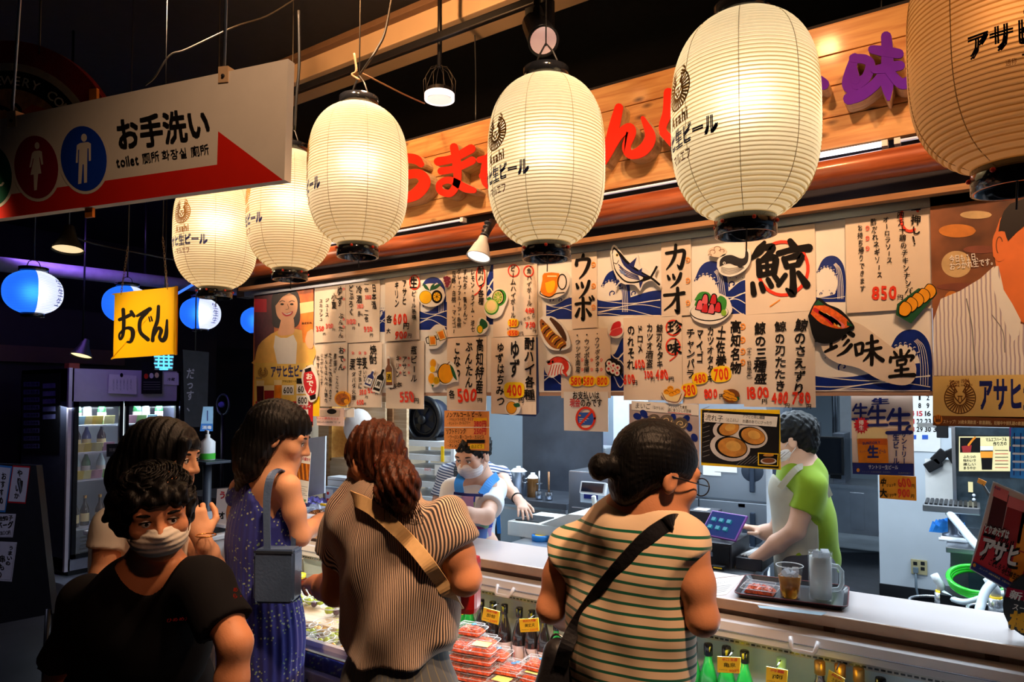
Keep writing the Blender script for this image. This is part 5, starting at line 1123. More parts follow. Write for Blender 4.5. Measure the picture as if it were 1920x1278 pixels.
def case_poster(X0,n=1):
 lab='case poster'
 g=MB().box((X0,1.716,.14),(X0+.34,1.7195,.66)).build('case_poster',PPOST,origin=(X0+.17,1.718,.14));tag(g,lab if n else None,'poster','beer posters along the cold case')
 d=Draw(None,lambda u,v,l:np.array([X0+.17+u,1.7155-.0004*l,.66-v]))
 for x,s in((-.10,.10),(-.0,.12),(.11,.145)):
  y=.06+s*.62
  d.stroke([(x-s*.22,y-s*.45),(x-s*.42,y-s*.1)],s*.13,INK,2,sub=1)
  for yy,wd in((-.24,.72),(.08,.66),(.42,.92)):d.stroke([(x-s*wd/2,y+s*yy),(x+s*wd/2,y+s*yy-.02*s)],s*.14,INK,2,sub=1)
  d.stroke([(x,y-s*.48),(x,y+s*.42)],s*.14,INK,2,sub=1)
 d.disc(-.1,.15,.04,.045,SMAR,3);d.htext(-.05,.035,.05,.035,'生ビール',.025,NAVY,.03,2);d.rect(-.12,.27,.02,.43,BEER,2);d.rect(-.12,.24,.02,.28,CREAM,3);d._glyph('生',-.05,.36,.07,.09,INK,.05,4,'lettering',.0);d.vtext(.12,.22,.42,'サントリー',.035,INK,.03,3);d.vtext(.07,.24,.42,'生ビール',.035,INK,.03,3);d.rect(-.16,.44,.16,.51,NAVY,2)
 d.build(g)
for k,X0 in enumerate((-2.98,-2.62,-2.26,-1.9,-1.54)):case_poster(X0)
labs=['cream beer poster at the left end of the cold case front','second cream beer poster on the case front, behind the blue dress','third cream beer poster on the case front, beside the blue dress hem','fourth cream beer poster on the case front, left of the grey trousers','fifth cream beer poster on the case front, behind the grey trousers']
for o,l in zip([o for o in COL.objects if o.name.startswith('case_poster')],labs):o['label']=l
# ------ sake bottles
GRN=mat('bottle_green',(.012,.22,.03),.06,trans=.35,coat=.6,var=.05);BRN=mat('bottle_dark',(.012,.007,.006),.06,coat=.7,var=.05);GREY2=mat('label_paper',srgb(222,208,204),.6,var=.03)
CAPB=mat('cap_black',(.012,.014,.02),.15,.6,coat=.5);CAPW=mat('cap_white',srgb(232,230,226),.4);CAPG=mat('cap_gold',srgb(206,150,70),.3,.7);CAPL=mat('cap_pale_green',srgb(150,204,180),.4)
BPROF=[(.001,0),(.027,0),(.030,.004),(.0305,.02),(.0305,.125),(.028,.145),(.019,.175),(.0125,.20),(.0115,.23),(.012,.234)]
_bot={}
def bottle(px,py,kind,lab,Y=2.40,zb=.55):
 glass,cap,blab={'dark':(BRN,CAPB,True),'green':(GRN,CAPB,True),'greenw':(GRN,CAPW,False),'greenp':(GRN,CAPL,False),'gold':(BRN,CAPG,True)}[kind]
 p=PY(px,py,Y);H=p[2]-zb;sc=H/.25
 o=empty('sake_bottle',(p[0],Y,zb),lab,'bottle','sake bottles along the back of the cold case',random.uniform(-.5,.3));o.scale=(sc,sc,sc)
 if kind not in _bot:
  parts=[MB().lathe(BPROF,n=22).build('body',glass,o),MB().lathe([(.0135,.212),(.0148,.214),(.0148,.246),(.013,.25),(.001,.25)],n=18).build('cap',cap,o)]
  if blab:
   q=MB();v=[];f=[];n=18
   for i in range(n+1):
    a=-2.9+3.6*i/n
    for z in(.03,.105):v.append((.0312*math.cos(a),.0312*math.sin(a),z))
   for i in range(n):f.append((2*i,2*i+2,2*i+3,2*i+1))
   lb=q.add(v,f,True).build('label',GREY2,o);parts.append(lb)
   d=Draw(None,lambda u,vv,l:np.array([(.0316+.0001*l)*math.cos(-math.pi/2-.35+u),(.0316+.0001*l)*math.sin(-math.pi/2-.35+u),.105-vv]));d.jit=1
   d.vtext(0,.008,.07,'純米酒',.7,INK,.02,1);d.vtext(-.6,.012,.06,'土佐の地酒',.28,INK,.0,1);d.vtext(.55,.02,.055,'高知',.25,RED,.0,1)
   for it in d.build(None):it.parent=o;it.matrix_parent_inverse=Matrix.Identity(4);parts.append(it)
  _bot[kind]=parts
 else:
  for q in _bot[kind]:n=q.copy();COL.objects.link(n);n.parent=o
 return o
for px,py,k,l in((863,1116,'greenw','green sake bottle with white cap beside the striped shirt'),(880,1120,'greenw','green sake bottle with white cap, second from the striped shirt'),(902,1123,'dark','dark sake bottle just right of the green ones'),(924,1127,'dark','dark sake bottle behind the first yellow price card'),(946,1132,'dark','dark sake bottle right of the first yellow price card'),(974,1138,'dark','dark sake bottle left of the second yellow price card'),(997,1143,'dark','dark sake bottle behind the second yellow price card'),(1020,1148,'dark','dark sake bottle beside the elbow of the striped sleeveless top'),(1043,1164,'green','green sake bottle peeping out beside the black bag strap'),(1299,1201,'green','green sake bottle with black cap, partly behind the sleeveless top'),(1328,1206,'green','green sake bottle with black cap, left of the right yellow card'),(1362,1211,'green','green sake bottle behind the third yellow price card'),(1396,1219,'green','green sake bottle right of the third yellow price card'),(1465,1232,'greenp','green sake bottle with pale green cap standing alone'),(1537,1238,'gold','dark sake bottle with gold cap left of the tilted card'),(1575,1244,'gold','dark sake bottle with gold cap behind the tilted card'),(1610,1251,'gold','dark sake bottle with gold cap right of the tilted card'),(1651,1270,'dark','dark sake bottle at the lower edge, only its black cap showing')):
 bottle(px,py,k,l)
def bcard(q,t1,t2,t3,lab):
 Y=2.33;pl=yplane(Y);o=board('bottle_card',q,pl,.0015,YEL,lab,'price card','yellow price cards on the sake bottles');d=Draw(pl,jit=.6)
 L=lambda a,b:(q[0][0]+(q[1][0]-q[0][0])*a+(q[3][0]-q[0][0])*b,q[0][1]+(q[1][1]-q[0][1])*a+(q[3][1]-q[0][1])*b);h=math.hypot(q[3][0]-q[0][0],q[3][1]-q[0][1])
 d.htext(*L(.2,.18),*L(.85,.16),t1,h*.2,RED,.02,1,'price_lettering');d.htext(*L(.25,.52),*L(.8,.5),t2,h*.3,INK,.0,1);d.htext(*L(.5,.86),*L(.95,.84),t3,h*.22,ORG if False else RED,.0,1,'price_lettering');d.htext(*L(.06,.82),*L(.42,.82),'720ml',h*.1,BROWNP,.0,1);d.build(o)
 p=PY((q[0][0]+q[1][0])/2,q[0][1],Y);MB().tube([p,p+np.array([0,.05,.004])],.002,5).build('clip_wire',WIRE,o,True)
bcard([(851,1126),(869,1129),(868,1152),(851,1150)],'純米','大人','1200円','yellow price card half hidden by the striped shirt')
bcard([(907,1138),(937,1146),(934,1171),(903,1162)],'純米吟醸','酔鯨','1200円','yellow price card on the dark bottles, right of the green bottles')
bcard([(973,1160),(1009,1158),(1011,1183),(976,1185)],'純米大吟醸','美丈夫','1200円','yellow price card on the dark bottles, left of the sleeveless top')
bcard([(1345,1230),(1389,1232),(1387,1262),(1345,1260)],'辛口 生酒','亀泉','900円','yellow price card on the green bottles')
bcard([(1437,1249),(1477,1256),(1475,1284),(1436,1280)],'吟醸','南','1000円','yellow price card under the pale green cap')
bcard([(1554,1255),(1584,1272),(1580,1292),(1550,1280)],'純米','土佐鶴','980円','yellow price card tilted before the gold capped bottles')
# ------ clear food packs
CLEAR=mat('clear_plastic',(1,1,1),.05,var=0,alpha=.06,coat=.4,spec=.8);FOODR=mat('pickled_red',srgb(214,74,6),.4,var=.6,scale=70,bump=.8,bscale=90,coat=.3);LABY=mat('label_yellow',srgb(236,226,120),.5);STICK=mat('sticker_blue',srgb(60,130,190),.4)
def rrect(hx,hy,r,n=4):
 out=[]
 for sx,sy,a0 in((1,1,0),(-1,1,90),(-1,-1,180),(1,-1,270)):
  for k in range(n+1):a=RD(a0+90*k/n);out.append((sx*(hx-r)+r*math.cos(a),sy*(hy-r)+r*math.sin(a)))
 return out
def shell(rings,closed_bottom=False,closed_top=False):
 mb=MB();v=[];n=len(rings[0][0])
 for pts,z in rings:v+=[(x,y,z)for x,y in pts]
 f=[(i*n+j,i*n+(j+1)%n,(i+1)*n+(j+1)%n,(i+1)*n+j)for i in range(len(rings)-1)for j in range(n)]
 if closed_bottom:f.append(tuple(range(n))[::-1])
 if closed_top:f.append(tuple(range((len(rings)-1)*n,len(rings)*n)))
 return mb.add(v,f)
def lump(hx,hy,h,z0,seed,m,parent,name='food',amp=.28,n=13):
 r=np.random.default_rng(seed);v=[];f=[]
 for i in range(n):
  for j in range(n):
   x,y=-1+2*i/(n-1),-1+2*j/(n-1);e=(1-abs(x)**4)*(1-abs(y)**4);v.append((x*hx,y*hy,z0+h*(e**.5)*(1-amp+amp*r.random()*1.6)))
 for i in range(n-1):
  for j in range(n-1):f.append((i*n+j,(i+1)*n+j,(i+1)*n+j+1,i*n+j+1))
 return mesh(name,v,f,m,parent,smooth=False)
RIMP=mat('pack_rim',(.9,.9,.92),.1,var=0,alpha=.6,coat=.5)
_pk={}
def pack(loc,rz,lab,grp,variant='plain',hx=.064,hy=.05):
 o=empty('food_pack',loc,lab,'food pack',grp,rz)
 if variant not in _pk:
  P=[shell([(rrect(hx*.8,hy*.8,.01),.001),(rrect(hx*.92,hy*.92,.012),.017),(rrect(hx,hy,.014),.018),(rrect(hx,hy,.014),.020)],True).build('tray',CLEAR,o),shell([(rrect(hx,hy,.014),.0205),(rrect(hx*.93,hy*.93,.012),.0215),(rrect(hx*.84,hy*.84,.012),.034),(rrect(hx*.78,hy*.78,.01),.035)],False,True).build('lid',CLEAR,o),MB().tube([(x,y,.0205)for x,y in rrect(hx,hy,.014)],.0013,4,False,True).build('rim',RIMP,o),MB().tube([(x,y,.0345)for x,y in rrect(hx*.80,hy*.80,.01)],.0008,4,False,True).build('lid_edge',RIMP,o),lump(hx*.80,hy*.80,.022,.004,len(_pk)+5,FOODR,o)]
  if variant=='label':P.append(MB().box((-hx*.55,-hy*.5,.0352),(hx*.55,hy*.5,.0358)).build('label',LABY,o))
  if variant=='sticker':P.append(MB().lathe([(.011,.0352),(.011,.0357)],(.01,.012,0),16).build('sticker',STICK,o))
  _pk[variant]=P
 else:
  for q in _pk[variant]:n=q.copy();COL.objects.link(n);n.parent=o
 return o
GP='clear packs of red pickles stacked in the cold case'
stacks=[(866,1200,4,'plain','leftmost stack by the striped shirt'),(893,1166,5,'sticker','tallest stack at the back'),(919,1186,4,'plain','stack under the yellow price card'),(903,1206,4,'label','stack with a yellow label on top'),(951,1204,3,'sticker','middle stack before the dark bottles'),(985,1229,2,'sticker','low stack under the second price card'),(955,1243,2,'sticker','low stack at the very front'),(1026,1224,3,'sticker','stack beside the black strap'),(1005,1258,2,'label','stack beside the white box'),(942,1272,1,'label','lying alone at the lower edge')]
STEP=.0362
for px,py,n,va,where in stacks:
 p=PZ(px,py,.55+STEP*n);rz=random.uniform(-.12,.12)+.1
 for k in range(n):
  pos='single' if n==1 else('top' if k==n-1 else('bottom','second lowest','third lowest','fourth lowest')[k])
  pack((p[0]+random.uniform(-.003,.003),min(p[1],2.30),.55+STEP*k),rz,pos+' clear pack of red pickles, '+where,GP,va if k==n-1 else 'plain')
bx=PZ(1046,1262,.66);o=MB().box((-.05,-.08,0),(.05,.08,.11),bev=.003).build('white_box',WHITEPL);o.location=(bx[0]+.05,bx[1],.55);tag(o,'plain white box in the cold case beside the black bag','box')
st=MB().box((-2.95,2.10,.55),(-1.98,2.30,.66),bev=.003).build('wooden_step',wood('step_wood',(.70,.52,.34),(.58,.40,.25),.8,False),origin=(-2.45,2.2,.55));tag(st,'pale wooden step carrying grape cups in the cold case','step')
st2=MB().box((-2.95,1.80,.55),(-1.98,2.10,.61),bev=.003).build('display_deck',COLDW,origin=(-2.45,1.95,.55));tag(st2,'white raised deck under the grape cups in the cold case','deck')
GRP=mat('green_grape',srgb(176,196,44),.2,var=.12,coat=.4);GRD=mat('dark_grape',srgb(64,20,40),.25,coat=.4);RIMW=mat('cup_rim',(.9,.9,.9),.1,var=0,alpha=.55,coat=.5);YUZ=mat('yuzu',srgb(226,178,30),.4,var=.1)
_gc={}
def cup(loc,lab,v):
 o=empty('fruit_cup',loc,lab,'fruit cup','clear cups of grapes in the cold case',random.uniform(0,3));o.scale=(1.25,1.25,1.25)
 if v not in _gc:
  P=[MB().lathe([(.038,0),(.047,.035),(.048,.036)],n=22,caps=False).build('cup',CLEAR,o),MB().tube([(.049*math.cos(a),.049*math.sin(a),.037)for a in np.linspace(0,6.283,24,endpoint=False)],.0018,5,False,True).build('rim',RIMW,o),MB().lathe([(.047,.038),(.036,.05),(.001,.052)],n=22,caps=False).build('lid',CLEAR,o),MB().tube([(.034*math.cos(a),.034*math.sin(a),.0505)for a in np.linspace(0,6.283,22,endpoint=False)],.0014,5,False,True).build('rim',RIMW,o)]
  for k in range(7):
   a=k*.95;r=.024 if k else 0
   g=MB().ellipsoid((r*math.cos(a),r*math.sin(a),.022+.006*(k%2)),(.0115,.0115,.0135),10,7).build('grape',(GRD if(v=='mixed' and k%3==1)else(YUZ if v=='yellow' else GRP)),o);P.append(g)
  _gc[v]=P
 else:
  for q in _gc[v]:n=q.copy();COL.objects.link(n);n.parent=o
for i,(px,py,z,v,l)in enumerate(((577,1182,.66,'mixed','grape cup at the front left, touching the blue dress'),(606,1176,.66,'yellow','yellow fruit cup in the middle of the front row'),(640,1168,.66,'green','green grape cup beside the striped shirt, second row'),(567,1203,.66,'green','green grape cup in the lowest left corner by the blue dress'),(601,1200,.66,'mixed','mixed grape cup at the front rim, middle'),(634,1190,.66,'green','green grape cup with a sticker beside the striped shirt'),(632,1216,.66,'yellow','pale fruit cup at the front rim by the grey trousers'),(574,1118,.70,'green','green grape cup on the step below the bag'),(646,1135,.70,'green','green grape cup on the step beside the striped shirt'),(603,1122,.70,'mixed','mixed grape cup on the step under the bare elbow'),(627,1140,.70,'mixed','mixed grape cup on the step next to the striped shirt'))):
 p=PZ(px,py,z+.03);zb=.66 if p[1]>2.10 else .61;p=PZ(px,py,zb+.035);cup((min(max(p[0],-2.9),-2.03),min(max(p[1],1.85),2.25),zb),l,v)
BAGM=mat('fruit_bag',(.92,.93,.95),.1,var=.1,alpha=.35,coat=.5)
for i,(px,py,l)in enumerate(((570,1078,'clear bag with a yellow lid just right of the grey bag'),(598,1080,'clear bag with orange prints behind the bare forearm'))):
 p=PZ(px,py,.72);o=empty('fruit_bag',(p[0],min(p[1],2.36),.55),l,'bag')
 MB().ellipsoid((0,0,.10),(.055,.05,.10),14,10).build('bag',BAGM,o);MB().lathe([(.03,.185),(.034,.187),(.034,.21),(.03,.212)],n=18).build('lid',YEL,o)
 for k in range(6):MB().ellipsoid((.03*math.cos(k*1.05),-.012+.025*math.sin(k*1.05),.05+.018*k),.017,10,7).build('citrus',(YUZ,ORG,GRP)[k%3],o)
 # ------ on the counter: tray, drinks, papers, posters
q=[PZ(x,y,.952)for x,y in((1372,1118),(1400,1084),(1603,1106),(1580,1147))];tc_=np.mean(q,0);tx=q[2]-q[1]+q[3]-q[0];ang=math.atan2(tx[1],tx[0]);hx=np.linalg.norm(tx)/4;hy=(np.linalg.norm(q[1]-q[0])+np.linalg.norm(q[2]-q[3]))/4
TRAYM=mat('tray_black',(.014,.016,.024),.3,coat=.4,bump=.1,bscale=300);TRAYR=mat('tray_red_edge',srgb(110,22,30),.35)
tray=empty('serving_tray',(tc_[0],tc_[1],.9505),'black serving tray with a dark red rim holding two drinks','tray',None,ang)
shell([(rrect(hx-.022,hy-.022,.02),.003),(rrect(hx-.02,hy-.02,.02),.0),(rrect(hx-.012,hy-.012,.024),.002),(rrect(hx,hy,.03),.016),(rrect(hx-.004,hy-.004,.028),.017),(rrect(hx-.018,hy-.018,.02),.004)],False,False).build('rim',TRAYM,tray)
MB().prism([(x,y,.0)for x,y in rrect(hx-.018,hy-.018,.02)],(0,0,.0035)).build('base',TRAYM,tray);MB().tube([(x,y,.0168)for x,y in rrect(hx-.002,hy-.002,.029)],.0022,6,False,True).build('red_edge',TRAYR,tray)
ZT=.9545
p=PZ(1424,1112,ZT);pack((p[0],p[1]+.01,ZT),ang-.05,'clear pack of red pickles on the black serving tray',None,'plain')
p=PZ(1479,1122,ZT);D=depth(p);rt=24*D/1280;H=60*D/1280
cupo=empty('drink_cup',(p[0],p[1]+.02,ZT),'clear plastic cup of iced tea on the tray','drink')
TEA=mat('tea',srgb(214,140,40),.05,trans=.6,var=.05,ior=1.33);ICE=mat('ice',(.92,.95,1),.08,trans=.6,var=0,alpha=.7)
MB().lathe([(rt*.72,0),(rt*.80,H*.4),(rt*.97,H*.97),(rt*1.02,H*.975),(rt*1.02,H),(rt*.96,H)],n=30,caps=False).build('cup',CLEAR,cupo)
MB().lathe([(.001,.003),(rt*.69,.003),(rt*.77,H*.4),(rt*.86,H*.68),(.001,H*.68)],n=30,caps=False).build('tea',TEA,cupo)
MB().tube([(rt*1.01*math.cos(a),rt*1.01*math.sin(a),H)for a in np.linspace(0,6.283,30,endpoint=False)],.0018,6,False,True).build('rim',RIMW,cupo)
for k in range(9):a=k*2.4;MB().box((-.011,-.011,-.010),(.011,.011,.010),R=rotz(a)@rotx(a*.7),c=(0,0,0),bev=.002).build('ice_cube',ICE,cupo).location=(rt*.42*math.cos(a),rt*.42*math.sin(a),H*(.55+.045*k*.8))
p=PZ(1538,1128,ZT);D=depth(p);rt=21.5*D/1280;H=92*D/1280
mug=empty('beer_mug',(p[0],p[1]+.015,ZT),'tall glass mug of cloudy iced citrus drink on the tray','drink',None,PSI)
CLOUD=mat('cloudy_drink',srgb(238,242,240),.5,var=.04,trans=.4);GLASS=mat('mug_glass',(1,1,1),.03,var=0,alpha=.12,coat=.8,spec=.9)
MB().lathe([(rt*.9,0),(rt*.97,.006),(rt,H*.5),(rt*1.0,H),(rt*.93,H)],n=24,caps=False).build('glass',GLASS,mug);MB().lathe([(.001,.012),(rt*.86,.012),(rt*.9,H*.5),(rt*.9,H*.9),(.001,H*.9)],n=24,caps=False).build('drink',CLOUD,mug)
MB().lathe([(.001,0),(rt*.88,0),(rt*.88,.011),(.001,.011)],n=24,caps=False).build('glass_base',GLASS,mug)
MB().tube([(rt*.9,0,H*.72),(rt*1.5,0,H*.70),(rt*1.85,0,H*.60),(rt*1.85,0,H*.35),(rt*1.6,0,H*.24),(rt*.9,0,H*.22)],.0085,10).build('handle',mat('mug_handle',(.8,.88,.9),.05,var=0,alpha=.5,coat=.8),mug)
for k in range(4):MB().box((-.014,-.014,-.012),(.014,.014,.012),R=rotz(k)@rotx(k*.9),c=(0,0,0),bev=.003).build('ice_cube',ICE,mug).location=(rt*.4*math.cos(k*1.9),rt*.4*math.sin(k*1.9),H*(.91+.02*k))
def flat(name,quad,z,m,lab,cat,draw=None,th=.0006):
 P=[PZ(x,y,z)for x,y in quad];c=np.mean(P,0);o=MB().prism([p-c for p in P],(0,0,-th)).build(name,m);o.location=c;tag(o,lab,cat)
 if draw:d=Draw((c,np.array([0,0,1.0])));draw(d);d.build(o,.0003)
 return o
def f(d):
 d.htext(1336,1094,1370,1090,'ご注文はこちらで',5,GREY,.0,1)
 for k in range(5):d.stroke([(1330-k,1100+k*3),(1372-k*3,1096+k*3)],.6,GREY,1,sub=1)
 d.stroke([(1300,1088),(1400,1077)],.8,BROWNP,1,sub=1)
flat('notice_sheet',[(1290,1086),(1398,1078),(1362,1114),(1280,1122)],.951,mat('notice_cream',srgb(226,214,206),.5,var=.02),'printed cream notice lying on the counter left of the tray','notice',f)
flat('coaster_paper',[(1420,1134),(1550,1148),(1540,1153),(1424,1139)],.9512,mat('paper_blue',srgb(170,196,210),.5),'strip of pale blue paper sticking out under the tray','paper')
APL=yplane(2.60)
o=board('beer_poster',[(1862,902),(1990,956),(1930,1130),(1818,1066)],APL,.006,WHITEPL,'tilted red and white beer poster standing at the right end of the counter','poster')
d=Draw(APL)
d.quad([(1863,905),(1988,958),(1929,1127),(1820,1065)],mat('poster_pale',srgb(226,206,196),.5,var=.03),1);d.quad([(1846,985),(1960,1036),(1929,1127),(1820,1065)],CRIM,2)
for x,y,a,b,m in((1866,915,26,70,GL_BEERD),(1892,935,34,74,mat('print_red_beer',srgb(150,30,30)))):d.quad([(x,y),(x+a,y+12),(x+a-14,y+b+10),(x-16,y+b)],m,3);d.quad([(x,y-6),(x+a,y+6),(x+a-4,y+26),(x-5,y+14)],PINK,4)
d.quad([(1922,935),(1960,950),(1936,1040),(1904,1028)],ORG,3);d.quad([(1903,1030),(1930,1040),(1905,1110),(1890,1100)],BEER,3);d.htext(1864,912,1876,917,'Asahi',7,NAVY,.02,6);d.jit=.8
for hh,mm,l in((1.28,INK,6),(1.0,WHITEP,8)):
 d.htext(1845,990,1892,1003,'とりあえずは',17*hh,mm,.06 if l==8 else .11,l);d.htext(1838,1022,1912,1046,'アサヒ',42*hh,mm,.06 if l==8 else .12,l)
d.jit=.5;d.htext(1854,1052,1896,1072,'ことしもうまい',13,INK,.03,8);d.htext(1878,1070,1912,1084,'辛口樽生口',12,INK,.03,8);d.quad([(1825,1052),(1935,1112),(1929,1127),(1820,1065)],NAVY,7);d.htext(1836,1064,1910,1104,'ストップ！20歳未満飲酒。お酒は楽しく適量で',4,CREAM,.0,9);d.disc(1827,1059,3,3.6,ORG,9);d.build(o,.0005)
pb=PL(1880,1100,(np.array([0,2.606,0]),np.array([0,-1.0,0])));MB().tube([pb+np.array([.0,.01,.10]),np.array([pb[0]+.02,2.68,.952])],.006,8).build('prop_leg',BLACK,o,True)
BPL2=yplane(2.56);k=ell(1960,1135,80,66,26)
o=board('barrel_sign',k,BPL2,.02,BLACK,'round black barrel beer sign at the lower right edge of the counter','sign')
d=Draw(BPL2);d.quad([(1888,1100),(2030,1130),(2030,1152),(1885,1118)],SMAR,1);d.jit=.4;d.htext(1892,1113,1990,1138,'新！辛口',17,WHITEP,.04,2);d.htext(1898,1136,1990,1156,'スーパードライ',13,WHITEP,.03,2);d.htext(1892,1160,1975,1186,'樽生',36,mat('sign_amber',srgb(250,180,20),.4),.06,2);d.build(o)
pb=PL(1960,1190,BPL2);MB().box((pb[0]-.05,2.545,.9505),(pb[0]+.06,2.62,.958)).build('stand',WHITEPL,o,True);MB().box((pb[0]-.02,2.575,.955),(pb[0]+.02,2.585,max(pb[2]+.04,.99))).build('post',WHITEPL,o,True)
KY=2.62
o=board('oden_card',[(552,842),(583,848),(576,943),(545,934)],yplane(KY),.002,WHITEP,'small clipped photo card standing by the oden, right of the woman in blue','card')
d=Draw(yplane(KY));d.quad([(557,866),(581,870),(579,902),(555,897)],mat('print_oden',srgb(176,92,20)),1)
for k_ in range(5):d.stroke([(559+k_*4,870),(562+k_*3.6,898)],2.2,(ORG,BROWNP)[k_%2],2,'picture',1)
d.htext(556,857,582,862,'おでんの盛合せ',7,CRIM,.02,1)
for k_ in range(5):d.stroke([(551,908+k_*4),(576-4*(k_%2),913+k_*4)],.7,GREY,1,sub=1)
d.htext(549,932,574,939,'柚子の道家',6,GREENP,.02,1);d.build(o)
p=PY(560,940,KY);MB().tube([(p[0],KY+.004,.951),(p[0],KY+.004,p[2]+.02)],.003,6).build('stand',WIRE,o,True);MB().box((p[0]-.03,KY-.02,.950),(p[0]+.03,KY+.03,.956)).build('foot',BLACK,o,True)
p=PY(572,845,KY);MB().box((p[0]-.01,KY-.008,p[2]-.008),(p[0]+.012,KY+.008,p[2]+.01)).build('clip',STEEL,o,True)
o=empty('end_counter',(-3.95,2.35,0),'white end counter left of the woman in blue','counter');MB().box((-4.35,2.0,0),(-3.58,2.85,.86),bev=.004).build('body',WHITEM,o,True);MB().box((-4.37,1.98,.86),(-3.57,2.87,.885),bev=.003).build('top',WHITEM,o,True)
p=PZ(402,986,.90);o2=MB().box((-.16,-.10,0),(.14,.12,.03),bev=.004).build('dark_tray',BLACK);o2.location=(-3.78,2.45,.885);tag(o2,'black tray on the white end counter under a stand-up sign','tray')
SGY=2.42;o=board('standing_sign',[(407,916),(440,914),(436,982),(403,980)],yplane(SGY),.004,WHITEP,'white stand-up sign with red and black letters left of the blue dress','sign');d=Draw(yplane(SGY),jit=.6);d._glyph('う',417,928,14,16,CRIM,.05,2,'lettering');d._glyph('ま',431,929,14,16,CRIM,.05,2,'lettering');d._glyph('オ',416,966,14,16,INK,.05,2,'lettering');d.build(o);p=PY(420,981,SGY);MB().box((p[0]-.05,SGY-.03,.9155),(p[0]+.05,SGY+.03,max(p[2],.922))).build('foot',WHITEPL,o,True)
# ====== KITCHEN BEHIND THE COUNTER
def box_thing(name,lab,cat,lo,hi,m,bev=.004,group=None):
 lo,hi=np.array(lo,float),np.array(hi,float);c=np.array([(lo[0]+hi[0])/2,(lo[1]+hi[1])/2,lo[2]])
 e=empty(name,c,lab,cat,group);MB().box(lo,hi,bev=bev).build('body',m,e,True);return e
def part(e,name,lo,hi,m,bev=.0):return MB().box(lo,hi,bev=bev).build(name,m,e,True)
tx1=PY(1416,1066,3.3)[0];tz=.86;TY0,TY1=3.2,3.85
wt=empty('work_table',((-2.2+tx1)/2,3.5,0),'long stainless work table behind the counter carrying the till','table')
part(wt,'tabletop',(-2.15,TY0,tz-.035),(tx1,TY1,tz),STEEL,.004)
for x in(-2.08,tx1-.07):
 for y in(TY0+.05,TY1-.05):MB().lathe([(.02,0),(.02,tz-.035)],(x,y,0),12).build('leg',STEEL,wt,True)
part(wt,'lower_shelf',(-2.1,TY0+.04,.22),(tx1-.05,TY1-.04,.24),DSTEEL)
REG=mat('register_cream',srgb(206,208,204),.45,var=.03)
rp=PZ(1090,1008,tz);r0=np.array([PY(962,985,3.42)[0],3.42,tz]);r1x=PY(1170,985,3.42)[0]
rg=empty('cash_register',((r0[0]+r1x)/2,3.55,tz),'cream cash register with a tilted customer display','cash register')
part(rg,'drawer_base',(r0[0],3.36,tz),(r1x,3.74,tz+.085),REG,.006)
MB().prism([(r0[0]+.22,3.37,tz+.085),(r1x,3.37,tz+.085),(r1x,3.37,tz+.17),(r0[0]+.40,3.37,tz+.16)],(0,.34,0)).build('keyboard_housing',REG,rg,True)
part(rg,'receipt_slot',(r0[0]+.03,3.40,tz+.085),(r0[0]+.19,3.58,tz+.092),BLACK)
MB().box((-.08,-.015,-.035),(.08,.015,.035),R=rotx(-.35),c=(0,0,0),bev=.006).build('display_case',WHITEPL,rg,True).location=PY(1113,915,3.5)
dd=MB().box((-.068,-.018,-.026),(.068,-.0155,.026),R=rotx(-.35),c=(0,0,0)).build('display_screen',mat('screen_dark',(.01,.015,.035),.08),rg,True);dd.location=PY(1113,915,3.5)
p=PY(1113,930,3.52);MB().tube([p,np.array([p[0],3.56,tz+.10])],.014,8).build('display_post',REG,rg,True)
for i in range(5):
 for j in range(4):part(rg,'key',(r1x-.20+i*.033,3.42+j*.045,tz+.168),(r1x-.175+i*.033,3.452+j*.045,tz+.178),(WHITEPL,GREY)[(i+j)%2])
p=PZ(1014,1012,tz);o=empty('tape_roll',p,'blue and yellow tape roll lying on the steel table','tape');MB().lathe([(.035,0),(.052,0),(.052,.03),(.035,.03),(.035,0)],n=26,caps=False).build('roll',mat('tape_blue',srgb(24,120,196),.4),o);MB().lathe([(.001,.029),(.034,.029)],n=20,caps=False).build('core',YEL,o)
BLK=mat('drawer_black',(.018,.018,.026),.4,var=.1)
def at_t(x,y,z=tz):return PZ(x,y,z)
b0=PY(1296,1040,3.3)[0];b1=PY(1372,1040,3.3)[0]
e=box_thing('till_box','black cash drawer under the tilted tablet','cash drawer',(b0,3.3,tz),(b1,3.62,tz+.115),BLK);part(e,'drawer_front',(b0+.01,3.294,tz+.015),(b1-.01,3.30,tz+.10),BLACK);part(e,'key_lock',((b0+b1)/2-.01,3.29,tz+.05),((b0+b1)/2+.01,3.294,tz+.07),STEEL)
pp0=PY(1288,970,3.7)[0];pp1=PY(1338,970,3.7)[0]
e=box_thing('receipt_printer','black receipt printer with a slip of paper behind the tablet','printer',(pp0,3.70,tz),(pp1,3.86,tz+.19),BLK,.008);part(e,'paper_slip',(pp0+.03,3.72,tz+.19),(pp0+.10,3.80,tz+.193),WHITEP)
tb=empty('tablet',PY(1357,985,3.42),'dark tablet with a purple rim leaning on a stand','tablet')
TR=rotz(-.35)@rotx(-.75)
MB().box((-.105,-.006,-.075),(.105,.006,.075),R=TR,c=(0,0,0),bev=.004).build('case',mat('tablet_purple',srgb(120,60,150),.4),tb);MB().box((-.097,-.0075,-.067),(.097,-.006,.067),R=TR,c=(0,0,0)).build('screen',mat('tablet_screen',(.01,.012,.04),.06,var=0,emit=(.05,.10,.45),es=.25),tb)
for k in range(6):c_=TR@np.array([-.06+.045*(k%3),-.0082,.02-.045*(k//3)]);MB().box(c_-.011,c_+np.array([.011,.0012,.008]),R=TR,c=c_).build('screen_tile',mat('tile_teal',srgb(20,110,130),.4,emit=(.02,.2,.25),es=.3),tb)
